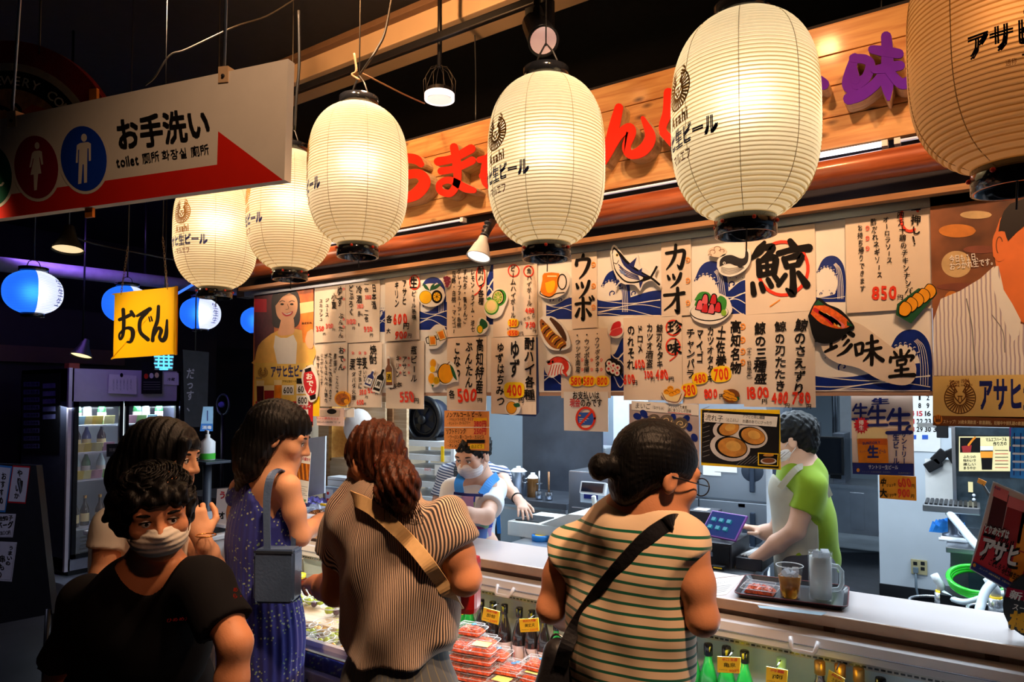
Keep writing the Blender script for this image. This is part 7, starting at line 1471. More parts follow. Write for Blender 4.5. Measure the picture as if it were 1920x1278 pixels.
# ====== ACROSS THE AISLE, LEFT
P0=PD(131,690,6.4);FX=P0[0];fy0=P0[1];fy1=PX(337,800,FX)[1];bxl=PY(38,800,fy0)[0];ZT_=P0[2]
GREYM=mat('fridge_grey',(.28,.28,.36),.4,.4,var=.08);NAVYM=mat('fridge_side',(.10,.11,.17),.4,.5,var=.1)
gf=empty('bottle_fridge',((bxl+FX)/2,(fy0+fy1)/2,0),'tall glass door fridge of sake bottles across the aisle','refrigerator')
def zx(px,py):return PX(px,py,FX)
zh=zx(200,752)[2];zb_=zx(200,1035)[2]
part(gf,'side_panel',(bxl,fy0,.05),(FX,fy0+.04,ZT_),NAVYM);part(gf,'side_panel',(bxl,fy1-.04,.05),(FX,fy1,ZT_),NAVYM);part(gf,'back_panel',(bxl,fy0,.05),(bxl+.04,fy1,ZT_),mat('fridge_inner',(.62,.66,.74),.5,var=.03));part(gf,'top_box',(bxl,fy0,zh),(FX,fy1,ZT_),mat('fridge_header',(.60,.56,.58),.4,var=.03));part(gf,'base_box',(bxl,fy0,.05),(FX,fy1,zb_),GREYM)
part(gf,'corner_trim',(FX-.02,fy0-.01,.05),(FX+.012,fy0+.02,ZT_+.005),mat('trim_pale',(.7,.62,.70),.3,.4));part(gf,'plinth',(bxl+.03,fy0+.04,0),(FX-.03,fy1-.04,.05),BLACK)
for k in range(6):part(gf,'vent_slat',(FX,fy0+.12,.16+.035*k),(FX+.006,fy0+.6,.175+.035*k),BLACK)
ym=zx(230,800)[1]
for a,b in((fy0+.03,ym),(ym,fy1-.02)):
 dr=part(gf,'door_frame',(FX,a+.01,zh-.05),(FX+.03,b-.01,zh),BLACK);part(dr,'door_stile',(FX,a+.01,zb_),(FX+.03,a+.045,zh),BLACK);part(dr,'door_stile',(FX,b-.045,zb_),(FX+.03,b-.01,zh),BLACK);part(dr,'door_rail',(FX,a+.01,zb_),(FX+.03,b-.01,zb_+.04),BLACK)
 part(dr,'door_glass',(FX+.01,a+.04,zb_+.03),(FX+.014,b-.04,zh-.04),mat('door_glass',(1,1,1),.03,var=0,alpha=.08,coat=.4))
LEDM=mat('fridge_led',(1,1,1),.4,var=0,emit=(.78,.92,1.0),es=1.3)
part(gf,'light_column',(FX-.03,ym-.03,zb_+.3),(FX+.005,ym+.05,zh-.02),LEDM)
light('fridge_light','AREA',(FX-.08,ym-.35,zh-.05),5,(.78,.90,1.0),(FX-.25,ym-.35,0),.5,.2);light('fridge_light','AREA',(FX-.08,ym+.4,zh-.05),5,(.78,.90,1.0),(FX-.25,ym+.4,0),.5,.2)
SHZ=[zx(200,y)[2]for y in(796,846,896,985)]
for z in SHZ:
 for a,b in((fy0+.05,ym-.03),(ym+.05,fy1-.05)):part(gf,'shelf',(FX-.42,a,z-.015),(FX-.04,b,z),mat('shelf_pale',(.66,.72,.80),.4))
fcols=[mat('fb_green',(.02,.16,.05),.1,coat=.5),mat('fb_brown',(.05,.025,.015),.1,coat=.5),mat('fb_clear',(.55,.68,.75),.08,coat=.5),mat('fb_blue',(.06,.10,.35),.1,coat=.5)]
_fb={}
ords=['first','second','third','fourth','fifth','sixth','seventh','eighth']
rows=['top','second','third','bottom']
for r,z in enumerate(SHZ):
 ys=[y for y in np.linspace(fy0+.14,fy1-.14,8)if abs(y-ym-.01)>.09]
 for i,y in enumerate(ys):
  c_=(r+i*2)%4 if r<3 else 1
  o=empty('shelf_bottle',(FX-.16-.05*(i%2),y,z),ords[i]+' bottle from the left on the '+rows[r]+' shelf of the fridge','bottle','bottles in the glass door fridge')
  if c_ not in _fb:_fb[c_]=[MB().lathe([(.001,0),(.038,0),(.04,.01),(.04,.15),(.03,.18),(.014,.22),(.013,.27)],n=14,caps=False).build('body',fcols[c_],o),MB().lathe([(.016,.262),(.017,.29),(.001,.292)],n=12,caps=False).build('cap',(CAPW,CAPG)[c_%2],o),MB().lathe([(.041,.04),(.041,.12)],n=14,caps=False).build('label',(GREY2,CREAM)[c_%2],o)]
  else:
   for q in _fb[c_]:n=q.copy();COL.objects.link(n);n.parent=o
tcols=((150,196,214),(226,206,120),(214,190,60),(226,222,150),(220,170,190),(150,206,120))
for r,z in enumerate(SHZ[:3]):
 for i,(px)in enumerate((152,172,186,208,250,268,288)):
  y=zx(px,800)[1];o=MB().box((-.004,-.05,0),(.004,.05,.085),R=roty(.25),c=(0,0,0)).build('shelf_card',mat('card_%d'%((i+r)%6),srgb(*tcols[(i+r*2)%6]),.5,var=.08));o.location=(FX-.045,y,z+.006);tag(o,ords[i]+' price card from the left on the '+rows[r]+' shelf of the fridge','price card','price cards on the fridge shelves')
def xquad(name,pts,dx,m,lab,cat,draw=None):
 X=FX+dx;pl=(np.array([X,0,0]),np.array([1.0,0,0]));o=board(name,pts,pl,.002,m,lab,cat)
 if draw:d=Draw(pl,jit=.6);draw(d);d.build(o,.001)
 return o
def f(d):
 for k in range(6):d.vtext(213+6.5*k,710,732-2*(k%2),'ご注文について',3.5,INK,.0,1)
 d.disc(228,703,3,4,INK,2)
xquad('fridge_notice',[(204,701),(256,704),(256,739),(203,737)],.02,WHITEP,'white notice with vertical writing on the fridge header','notice',f)
def f(d):
 for x,y,m in((274,705,RED),(284,704,WHITEP),(294,703,CREAM)):d.disc(x,y,4,5,m,1)
 for k in range(4):d.stroke([(269,716+4.5*k),(300,716+4.5*k)],1,GREY,1,sub=1)
xquad('black_poster',[(266,678),(305,678),(304,738),(265,738)],.03,BLACK,'black poster with small food pictures on the fridge','poster',f)
xquad('fridge_label',[(307,698),(335,699),(335,722),(307,720)],.012,WHITEP,'white header label at the right end of the fridge','label',lambda d:d.htext(314,711,328,711,'冷蔵',6,INK,.02,1))
xquad('dark_tag',[(200,832),(227,831),(226,855),(200,856)],.05,BLACK,'dark tag hanging on the fridge door beside the crouching man','tag',lambda d:d.htext(204,843,223,843,'営業中',7,GREY,.0,1))
SIDEPL=(np.array([0,fy0-.006,0]),np.array([0,-1.0,0]))
o=board('side_board',[(42,702),(113,699),(111,848),(40,850)],SIDEPL,.004,BLACK,'dark board of menu strips on the side of the fridge','notice board');d=Draw(SIDEPL,jit=.6);STR=mat('strip_violet',srgb(120,120,170),.5,var=.2)
for k in range(9):
 y=716+14.5*k;d.quad([(44,y),(74,y-.5),(74,y+8),(44,y+8.5)],STR,1);d.htext(46,y+4,72,y+4,'日本酒各種',6,INK,.0,2)
 if k<5:d.quad([(80,y+3),(104,y+2),(104,y+11),(80,y+12)],STR,1)
d.build(o,.001)
o=MB().box((-.05,-.05,0),(.05,.05,.06),bev=.01).build('small_lamp',mat('amber_box',srgb(170,80,40),.5));p=PZ(80,690,ZT_+.03);o.location=(FX-.28,fy0+.14,ZT_);tag(o,'small amber box on top of the bottle fridge','box')
struct('wall_joinery',(bxl-.9,fy0-1.6,0),(bxl-.8,fy1+1.6,2.7),mat('joinery_dark',(.018,.013,.012),.7,var=.3,scale=2));o=MB().box((bxl-.78,fy0-.6,2.06),(bxl-.72,fy1+.3,2.24)).build('wall_valance',mat('valance_brown',(.10,.045,.022),.6,var=.2,scale=3));tag(o,kind='structure')
NP=slant_plane(PD(306,680,5.4),1900);NB=mat('neon_cyan',(0,0,0),.4,var=0,emit=(.10,.62,1.0),es=1.5)
o=board('neon_sign',[(288,662),(326,664),(324,694),(290,693)],NP,.02,mat('neon_back',(.02,.03,.06),.4),'glowing cyan neon sign below the yellow hanging sign','sign');d=Draw(NP)
for s in([(290,668),(324,669)],[(292,674),(322,675)],[(290,681),(323,682)],[(298,664),(297,688)],[(307,664),(307,692)],[(316,665),(317,689)],[(292,688),(322,689)],[(300,692),(314,692)]):d.stroke(s,3.2,NB,2,'neon_line',1)
d.build(o,.004);a=PL(307,664,NP);MB().tube([a,np.array([a[0],a[1],3.95])],.005,6).build('hanging_cord',WIRE,o,True)
NBP=slant_plane(PD(362,730,5.6),1900)
o=board('hanging_banner',[(343,655),(392,660),(388,800),(346,800)],NBP,.006,mat('banner_black',(.012,.011,.016),.9,var=.2),'dark hanging banner with pale brush characters','banner');d=Draw(NBP,jit=1);d.vtext(357,690,772,'だっす、',15,mat('banner_ink',srgb(110,104,118),.8),.03,1);d.build(o,.001);a=PL(366,658,NBP);MB().tube([a,np.array([a[0],a[1],3.95])],.005,6).build('hanging_cord',WIRE,o,True)
p=PD(389,862,5.0);e=empty('sanitiser_bottle',p,'white pump bottle with a green label on a dark stand','bottle');k=5/1280
MB().lathe([(.001,0),(13*k,0),(13.5*k,.01),(13.5*k,34*k),(4*k,42*k),(4*k,48*k),(.001,48*k)],n=18,caps=False).build('body',WHITEPL,e);MB().lathe([(13.8*k,2*k),(13.8*k,13*k)],n=18,caps=False).build('label',mat('label_green',srgb(70,190,60),.4),e);MB().tube([(0,0,47*k),(0,0,54*k),(-8*k,0,54*k)],2*k,8).build('pump',WHITEPL,e)
e=empty('sanitiser_stand',(p[0],p[1],0),'dark narrow stand under the white pump bottle','stand');MB().box((-.14,-.1,p[2]-.02),(.14,.1,p[2]-.001),bev=.004).build('top',mat('stand_dark',(.03,.035,.05),.5),e);MB().lathe([(.03,0),(.03,p[2]-.02)],n=12).build('post',mat('stand_dark'),e);MB().lathe([(.16,0),(.16,.02),(.04,.03)],n=20).build('foot',mat('stand_dark'),e)
SP=slant_plane(PD(389,785,5.3),2100)
o=board('blue_sign',[(381,762),(400,762),(399,808),(375,808)],SP,.006,mat('sign_pale',srgb(140,180,210),.5),'small pale blue sign above the pump bottle','sign');d=Draw(SP);d.quad([(377,794),(399,794),(399,808),(375,808)],mat('sign_midblue',srgb(30,110,190),.5),1);d.htext(379,801,397,801,'消毒',7,WHITEP,.03,2);d.stroke([(389,770),(389,788)],2,NAVY,1,sub=1);d.build(o,.001);a=PL(388,808,SP);MB().tube([a,np.array([a[0],a[1],0])],.012,8).build('post',BLACK,o,True)
EP_=slant_plane(PD(40,980,3.6),-1500)
o=board('menu_easel',[(-60,866),(68,872),(98,1150),(-60,1180)],EP_,.03,mat('easel_black',(.010,.010,.014),.6,var=.2),'black menu easel with handwritten posters at the lower left','easel')
bt=PL(60,1120,EP_);MB().tube([PL(40,900,EP_),np.array([bt[0]-.2,bt[1]+.28,0])],.02,8).build('rear_leg',BLACK,o,True)
for px in(-50,92):a=PL(px,1140,EP_);MB().tube([a,np.array([a[0]+.01,a[1]-.02,0])],.018,8).build('leg',BLACK,o,True)
d=Draw(EP_,jit=1);PV=mat('easel_paper',srgb(206,204,214),.5,var=.05)
for q,edge,cols in(([(-30,868),(23,874),(10,960),(-40,958)],mat('edge_blue',srgb(60,130,200),.5),((8,885,945,'おすすめ',9),(-8,885,945,'本日の',8))),([(24,872),(57,874),(48,944),(14,942)],CRIM,((38,880,936,'やりいか',10),)),([(-30,962),(30,963),(24,1007),(-30,1006)],PV,()),([(-30,1013),(32,1016),(22,1090),(-34,1086)],PV,((22,1022,1060,'うまいの',10),(6,1040,1085,'串もり',11)))):
 c0_=np.mean(np.array(q),0);inner=[tuple(c0_+(np.array(p_)-c0_)*.92)for p_ in q];d.quad(q,edge,1,'paper');d.quad(inner,PV,2,'paper')
 for(x,y0,y1,s,g)in cols:d.vtext(x,y0,y1,s,g,INK,.03,3,x1=x-8)
d.htext(-4,972,24,970,'佐知子',10,INK,.03,3);d.htext(-6,985,24,983,'バーグ',13,INK,.04,3);d.htext(0,999,20,998,'五〇〇円',8,INK,.02,3);d.build(o,.001)
e=empty('dark_table',PD(450,905,6.8)*np.array([1,1,0]),'dark table far back in the unlit shop','table');MB().box((-.5,-.35,.68),(.5,.35,.72),bev=.005).build('tabletop',mat('joinery_dark'),e)
for x in(-.45,.45):
 for y in(-.3,.3):MB().box((x-.02,y-.02,0),(x+.02,y+.02,.68)).build('leg',BLACK,e)
p=PD(238,766,7.2)
p=PD(418,758,7.4);e=empty('desk_fan',p,'small dark round fan with a violet hub far back','fan');MB().tube([(.11*math.cos(a),0,.11*math.sin(a))for a in np.linspace(0,6.283,24,endpoint=False)],.012,6,False,True).build('guard',DSTEEL,e);MB().lathe([(.001,0),(.035,0),(.03,.03),(.001,.03)],(0,-.01,0),16,tuple(-FW)).build('hub',mat('fan_hub',srgb(90,90,190),.4),e);MB().tube([(0,0,-.1),(0,0,-p[2])],.02,8).build('post',BLACK,e)
# ====== PEOPLE
import openvdb
def nrm(v):v=np.array(v,float);return v/np.linalg.norm(v)
FH=nrm([FW[0],FW[1],0]);ZU=np.array([0,0,1.0])
def basis(f,u=ZU):f=nrm(f);r=nrm(np.cross(f,u));return np.stack([r,f,np.cross(r,f)],1)
class SD:
 """signed distance figure: smooth union of tapered capsules and ellipsoids, meshed as one continuous surface"""
 def __init__(s,vox=.006):s.vox=vox;s.ops=[];s.dfn=None;s.lo=np.full(3,9e9);s.hi=-s.lo
 def _bb(s,lo,hi,grow):
  if grow:s.lo=np.minimum(s.lo,lo);s.hi=np.maximum(s.hi,hi)
  return lo,hi
 def cap(s,a,b,ra,rb,k=.02,fl=None,sub=False,cut=None):
  a,b=np.array(a,float),np.array(b,float);m=max(ra,rb)
  def fn(P):
   q=P-a;ba=b-a
   if fl is not None:ax,fac=fl;q=q+(q@ax)[...,None]*ax*(1/fac-1);ba=ba+(ba@ax)*ax*(1/fac-1)
   h=np.clip((q@ba)/(ba@ba+1e-12),0,1);d=np.linalg.norm(q-h[...,None]*ba,axis=-1)-(ra+(rb-ra)*h)
   d=d*(1 if fl is None else .5+.5*fl[1])
   return d if cut is None else np.maximum(d,(P-cut[0])@cut[1])
  s.ops.append(('sub' if sub else 'add',fn,*s._bb(np.minimum(a,b)-m,np.maximum(a,b)+m,not sub),k));return s
 def chain(s,pts,rs,k=.02,fl=None):
  for i in range(len(pts)-1):s.cap(pts[i],pts[i+1],rs[i],rs[i+1],k,fl)
  return s
 def ell(s,c,r,R=None,k=.02,sub=False):
  c=np.array(c,float);r=np.array(r,float);m=r.max()
  def fn(P):
   q=P-c
   if R is not None:q=q@R
   k0=np.linalg.norm(q/r,axis=-1);k1=np.linalg.norm(q/(r*r),axis=-1);return k0*(k0-1)/(k1+1e-9)
  s.ops.append(('sub' if sub else 'add',fn,*s._bb(c-m,c+m,not sub),k));return s
 def sleeve(s,a,e,t,ra,rb,k=.03,tilt=None):
  n=nrm(e-a)if tilt is None else nrm(nrm(e-a)+tilt);p=a+(e-a)*t;return s.cap(a,a+(e-a)*(t+.3),ra,rb,k,cut=(p,n))
 def half(s,p,n):s.ops.append(('half',np.array(p,float),nrm(n)));return s
 def disp(s,fn):s.dfn=fn;return s
 def build(s,name,m,parent,label=None):
  v=s.vox;lo=s.lo-.03;n=np.ceil((s.hi+.03-lo)/v).astype(int)+1
  D=np.full(tuple(n),.06,np.float32)
  def sl(a,b,pad):i0=np.clip(np.floor((a-pad-lo)/v).astype(int),0,n-1);i1=np.clip(np.ceil((b+pad-lo)/v).astype(int)+1,1,n);return tuple(slice(x,y)for x,y in zip(i0,i1))
  def pts(S):return np.stack(np.meshgrid(*[lo[i]+v*np.arange(S[i].start,S[i].stop)for i in range(3)],indexing='ij'),-1)
  for o in s.ops:
   if o[0]=='half':
    S=tuple(slice(0,k)for k in n);ax=[lo[i]+v*np.arange(n[i])-o[1][i]for i in range(3)]
    D=np.maximum(D,(ax[0][:,None,None]*o[2][0]+ax[1][None,:,None]*o[2][1]+ax[2][None,None,:]*o[2][2]).astype(np.float32));continue
   S=sl(o[2],o[3],.045)
   if any(q.stop<=q.start for q in S):continue
   d=o[1](pts(S)).astype(np.float32);A=D[S];k=max(o[4],1e-4)
   if o[0]=='add':h=np.clip(.5+.5*(A-d)/k,0,1);D[S]=A*(1-h)+d*h-k*h*(1-h)
   else:d=-d;h=np.clip(.5-.5*(A-d)/k,0,1);D[S]=A*(1-h)+d*h+k*h*(1-h)
  if s.dfn is not None:
   I=np.nonzero(np.abs(D)<.035);P=np.stack(I,1)*v+lo;D[I]+=s.dfn(P).astype(np.float32)
  g=openvdb.FloatGrid(.06);g.copyFromArray(np.ascontiguousarray(np.clip(D,-.06,.06)));V,Q=g.convertToQuads(.0)[:2]
  og=np.array(parent.location)if parent is not None else 0;V=V*v+lo-og
  me=bpy.data.meshes.new(name);me.vertices.add(len(V));me.vertices.foreach_set('co',V.astype(np.float32).ravel());me.loops.add(len(Q)*4);me.loops.foreach_set('vertex_index',Q.astype(np.int32).ravel());me.polygons.add(len(Q));me.polygons.foreach_set('loop_start',np.arange(0,len(Q)*4,4,dtype=np.int32));me.update(calc_edges=True);me.validate();me.polygons.foreach_set('use_smooth',[True]*len(me.polygons))
  me.flip_normals();o=link(name,me,m,parent)
  if label:o['label']=label
  return o
def J(x,y,D):return PD(x,y,D)
def rp(px,D):return px*D/1280
def skin(name,c,red=.2):
 def b(nt,tc,bs):
  n=nt.nodes.new('ShaderNodeTexNoise');n.inputs['Scale'].default_value=9;n.inputs['Detail'].default_value=4;r=nt.nodes.new('ShaderNodeValToRGB')
  r.color_ramp.elements[0].color=(*[q*.86 for q in c],1);r.color_ramp.elements[1].color=(min(1,c[0]*1.06),c[1],c[2]*.96,1);nt.links.new(tc.outputs['Object'],n.inputs['Vector']);nt.links.new(n.outputs[0],r.inputs[0]);nt.links.new(r.outputs[0],bs.inputs['Base Color'])
  n2=nt.nodes.new('ShaderNodeTexNoise');n2.inputs['Scale'].default_value=260;bp=nt.nodes.new('ShaderNodeBump');bp.inputs['Strength'].default_value=.08;bp.inputs['Distance'].default_value=.004;nt.links.new(tc.outputs['Object'],n2.inputs['Vector']);nt.links.new(n2.outputs[0],bp.inputs['Height']);nt.links.new(bp.outputs[0],bs.inputs['Normal'])
 return node_mat(name,b,.5,spec=.35)
SKF=skin('skin_fair',(.78,.43,.26));SKM=skin('skin_mid',(.70,.31,.16));SKS=skin('skin_cool',(.70,.43,.32))
def hairm(name,c,hi,sc=(40,40,3)):
 def b(nt,tc,bs):
  mp=nt.nodes.new('ShaderNodeMapping');mp.inputs['Scale'].default_value=sc;n=nt.nodes.new('ShaderNodeTexNoise');n.inputs['Scale'].default_value=4;n.inputs['Detail'].default_value=5;r=nt.nodes.new('ShaderNodeValToRGB');r.color_ramp.elements[0].position=.35;r.color_ramp.elements[1].position=.7
  r.color_ramp.elements[0].color=(*c,1);r.color_ramp.elements[1].color=(*hi,1);bp=nt.nodes.new('ShaderNodeBump');bp.inputs['Strength'].default_value=.5;bp.inputs['Distance'].default_value=.006
  nt.links.new(tc.outputs['Object'],mp.inputs['Vector']);nt.links.new(mp.outputs[0],n.inputs['Vector']);nt.links.new(n.outputs[0],r.inputs[0]);nt.links.new(r.outputs[0],bs.inputs['Base Color']);nt.links.new(n.outputs[0],bp.inputs['Height']);nt.links.new(bp.outputs[0],bs.inputs['Normal'])
 return node_mat(name,b,.45,spec=.22)
HBLK=hairm('hair_black',(.004,.004,.005),(.007,.0065,.007));HBRN=hairm('hair_auburn',(.020,.006,.004),(.11,.03,.012))
EYEW=mat('eye_white',srgb(232,226,220),.2,var=.02);IRIS=mat('eye_iris',(.012,.008,.006),.1)
KR=np.random.default_rng(21).normal(size=(7,3))*120
class Head:
 def __init__(s,S,c,f,u=ZU,sc=1.0,ears=True):
  s.c=np.array(c,float);s.R=basis(f,u);s.sc=sc;L=s.at;q=sc
  S.ell(L(0,-.014,.036),np.array([.075,.094,.084])*q,s.R,.02);S.ell(L(0,.022,-.035),np.array([.062,.068,.075])*q,s.R,.03);S.ell(L(0,.045,-.078),np.array([.040,.042,.034])*q,s.R,.03)
  S.cap(L(0,.086,.012),L(0,.103,-.022),.008*q,.0115*q,.014);S.ell(L(.012,.092,-.026),np.array([.009,.010,.008])*q,s.R,.008);S.ell(L(-.012,.092,-.026),np.array([.009,.010,.008])*q,s.R,.008)
  S.cap(L(-.045,.068,.028),L(.045,.068,.028),.014*q,.014*q,.02)
  for e in(-1,1):
   S.ell(L(e*.031,.092,.008),np.array([.017,.014,.011])*q,s.R,.012,True);S.ell(L(e*.047,.058,-.018),np.array([.022,.022,.022])*q,s.R,.025)
   if ears:S.ell(L(e*.078,-.012,-.002),np.array([.010,.020,.032])*q,s.R,.006);S.ell(L(e*.088,-.008,.002),np.array([.006,.010,.018])*q,s.R,.005,True)
  S.cap(L(-.018,.084,-.053),L(.018,.084,-.053),.006*q,.006*q,.008);S.cap(L(-.016,.083,-.064),L(.016,.083,-.064),.007*q,.007*q,.008);S.cap(L(-.02,.096,-.0585),L(.02,.096,-.0585),.0028,.0028,.004,None,True)
 def at(s,x,y,z):return s.c+s.R@(np.array([x,y,z])*s.sc)
 def eyes(s,parent,side=(-1,1),brow=True,hair=None,look=(0,0)):
  og=np.array(parent.location)
  for e in side:
   o=MB().ellipsoid(s.at(e*.031,.072,.008)-og,.0135*s.sc,14,10).build('eye',EYEW,parent);MB().ellipsoid(s.at(e*.031+look[0],.0815,.008+look[1])-og,np.array([.0062,.0046,.0062])*s.sc,12,8,s.R).build('iris',IRIS,o)
   MB().tube([s.at(e*.031+t*.016,.0845-.3*abs(t*.016),.0145-12*(t*.016)**2)-og for t in(-1,-.5,0,.5,1)],.0018*s.sc,6).build('eyelid',IRIS,o)
   if brow:MB().tube([s.at(e*(.031+t*.021),.0855-.25*abs(t*.021),.0330-8*(t*.02)**2+.0035*t)-og for t in(-1,-.5,0,.5,1)],[.0016,.0034,.0038,.003,.001],6).build('eyebrow',hair or HBLK,parent)
def mask(h,parent,m,side=(-1,1),up=.0):
 S=SD(.004);q=h.sc;S.ell(h.at(0,.040,-.046),np.array([.070,.066,.058])*q,h.R,.02);S.ell(h.at(0,.075,-.022),np.array([.024,.040,.020])*q,h.R,.02);S.half(h.at(0,.09,-.006+up),h.R@np.array([0,-.10,1]));S.half(h.at(0,.0,-.05),h.R@np.array([0,-1.0,.0]))
 S.disp(lambda P:.0012*np.sin(((P-h.c)@h.R)[:,2]*420));o=S.build('face_mask',m,parent);og=np.array(parent.location)
 for e in side:
  for z0,z1 in((-.018,.016),(-.082,-.028)):MB().tube([h.at(e*.064,.030,z0+.0)-og,h.at(e*.076,.012,(z0+z1)/2)-og,h.at(e*.084,-.020,z1)-og],.0016,6).build('ear_loop',m,o)
 return o
def hand(S,w,d,pn,th=1,sc=1.0,curl=(.5,.55,.6,.7),tcurl=.5,spread=.06,k=.006):
 """palm, four unequal bent fingers and a thumb leaving the side of the palm. d: wrist to knuckles, pn: back-of-hand normal, th: thumb side"""
 d=nrm(d);x=nrm(np.cross(d,pn))*th;n=nrm(np.cross(x,d))*th;T=lambda a,b,c:np.array(w)+sc*(x*a+d*b+n*c)
 S.cap(T(0,-.02,0),T(0,.02,0),.024*sc,.026*sc,.02,(n,.75));S.cap(T(.018,.03,0),T(.022,.078,0),.020*sc,.015*sc,.015,(n,.72));S.cap(T(-.012,.03,0),T(-.018,.076,0),.022*sc,.015*sc,.015,(n,.72));S.cap(T(0,.03,0),T(.002,.082,0),.02*sc,.014*sc,.015,(n,.75))
 for i,(a,L,r)in enumerate(((.030,.072,.0088),(.010,.080,.0092),(-.011,.074,.0088),(-.031,.058,.0078))):
  p=T(a,.082-.006*abs(i-1),0);ang=curl[i];t=.0;sp=(1.2-i)*spread
  for seg,f in enumerate((.44,.32,.24)):
   t+=ang*(.75 if seg==0 else 1.0);e=p+sc*L*f*(d*math.cos(t)*math.cos(sp)+x*math.sin(sp)*math.cos(t)-n*math.sin(t));S.cap(p,e,r*sc*(1-.07*seg),r*sc*(1-.07*(seg+1)),k*.6);p=e
 p=T(.028,.018,-.006);q=p+sc*(x*.030+d*.026-n*.010);S.cap(p,q,.0145*sc,.0105*sc,.012);e=q+sc*(x*(.018*(1-tcurl))+d*.026-n*.016*tcurl);S.cap(q,e,.0105*sc,.0092*sc,k*.6);S.cap(e,e+sc*(d*.022-n*.014*tcurl-x*.006*tcurl),.0092*sc,.008*sc,k*.6)
def folds(dirs,amp):
 r=np.random.default_rng(5);ph=r.uniform(0,6,len(dirs))
 return lambda P:sum(a*np.sin(P@np.array(d)+p+.9*np.sin(P[:,2]*11+p*2))for d,a,p in zip(dirs,amp,ph))
def strands(fn,n,r,m,name,parent):
 mb=MB()
 for i in range(n):mb.tube(fn(i),r,4)
 o=mb.build(name,m,parent);o['kind']='stuff';return o
def person(xy,label):return empty('person',(xy[0],xy[1],.0),label,'person')
def legs(S,hipc,lat,fwd,r=.085,gap=.085,foot=True):
 for s_ in(-1,1):
  h=np.array(hipc)+lat*gap*s_;k=np.array([h[0],h[1],.47])+fwd*.02;a=np.array([h[0],h[1],.08]);S.chain([h,k,a],[r,r*.64,r*.45],.03)
  if foot:S.cap(a-fwd*.03+np.array([0,0,-.035]),a+fwd*.15+np.array([0,0,-.05]),.04,.03,.03)
def shoes(parent,hipc,lat,fwd,m,gap=.085):
 for s_ in(-1,1):
  S=SD(.007);a=np.array(hipc)+lat*gap*s_;a=np.array([a[0],a[1],.055]);S.cap(a-fwd*.04,a+fwd*.16+np.array([0,0,-.01]),.05,.042,.02);S.half((0,0,.004),(0,0,-1));S.build('shoe',m,parent)
def cloth_mat(name,build,rough=.85):return node_mat(name,build,rough,sheen=.2,spec=.2)
def stripes(axis,freq,c0,c1,duty=.5,dist=.0,zmax=None,base=None,soft=.06,off=.0):
 def b(nt,tc,bs):
  if axis is None:
   q=nt.nodes.new('ShaderNodeSeparateXYZ');nt.links.new(tc.outputs['Object'],q.inputs[0]);dp=nt.nodes.new('ShaderNodeMath');dp.operation='ARCTAN2';nt.links.new(q.outputs['X'],dp.inputs[0]);nt.links.new(q.outputs['Y'],dp.inputs[1]);v=dp.outputs[0]
  else:dp=nt.nodes.new('ShaderNodeVectorMath');dp.operation='DOT_PRODUCT';dp.inputs[1].default_value=axis;nt.links.new(tc.outputs['Object'],dp.inputs[0]);v=dp.outputs['Value']
  if dist:
   n=nt.nodes.new('ShaderNodeTexNoise');n.inputs['Scale'].default_value=4.5;nt.links.new(tc.outputs['Object'],n.inputs['Vector']);a=nt.nodes.new('ShaderNodeMath');a.operation='MULTIPLY_ADD';a.inputs[1].default_value=dist;nt.links.new(n.outputs[0],a.inputs[0]);nt.links.new(v,a.inputs[2]);v=a.outputs[0]
  m=nt.nodes.new('ShaderNodeMath');m.operation='MULTIPLY_ADD';m.inputs[1].default_value=freq;m.inputs[2].default_value=off;nt.links.new(v,m.inputs[0]);f=nt.nodes.new('ShaderNodeMath');f.operation='FRACT';nt.links.new(m.outputs[0],f.inputs[0])
  r=nt.nodes.new('ShaderNodeValToRGB');e=r.color_ramp.elements;e[0].position=0;e[0].color=(*c0,1);e[1].position=duty+soft;e[1].color=(*c1,1);x=e.new(duty);x.color=(*c0,1);x=e.new(1-soft);x.color=(*c1,1);x=e.new(1.0);x.color=(*c0,1);nt.links.new(f.outputs[0],r.inputs[0]);out=r.outputs[0]
  if zmax is not None:
   sp=nt.nodes.new('ShaderNodeSeparateXYZ');nt.links.new(tc.outputs['Object'],sp.inputs[0]);g=nt.nodes.new('ShaderNodeMath');g.operation='GREATER_THAN';g.inputs[1].default_value=zmax;nt.links.new(sp.outputs['Z'],g.inputs[0]);mx=nt.nodes.new('ShaderNodeMixRGB');mx.inputs[2].default_value=(*base,1);nt.links.new(g.outputs[0],mx.inputs[0]);nt.links.new(out,mx.inputs[1]);out=mx.outputs[0]
  nt.links.new(out,bs.inputs['Base Color'])
 return b
from mathutils.bvhtree import BVHTree
def snapper(obs,off=.004):
 bv=[(BVHTree.FromPolygons([v.co for v in o.data.vertices],[p.vertices[:]for p in o.data.polygons]),Vector(world_mat(o).translation))for o in obs]
 def f(x,y,D):
  d=Vector(ray(x,y));d.normalize();best=None
  for b,t in bv:
   h=b.ray_cast(Vector(O)-t,d)
   if h[0]is not None and(best is None or h[3]<best[1]):best=(np.array(h[0]+t),h[3],np.array(h[1]))
  if best is None or abs(depth(best[0])-D)>.16:return PD(x,y,D)
  return best[0]-np.array(d)*off
 return f
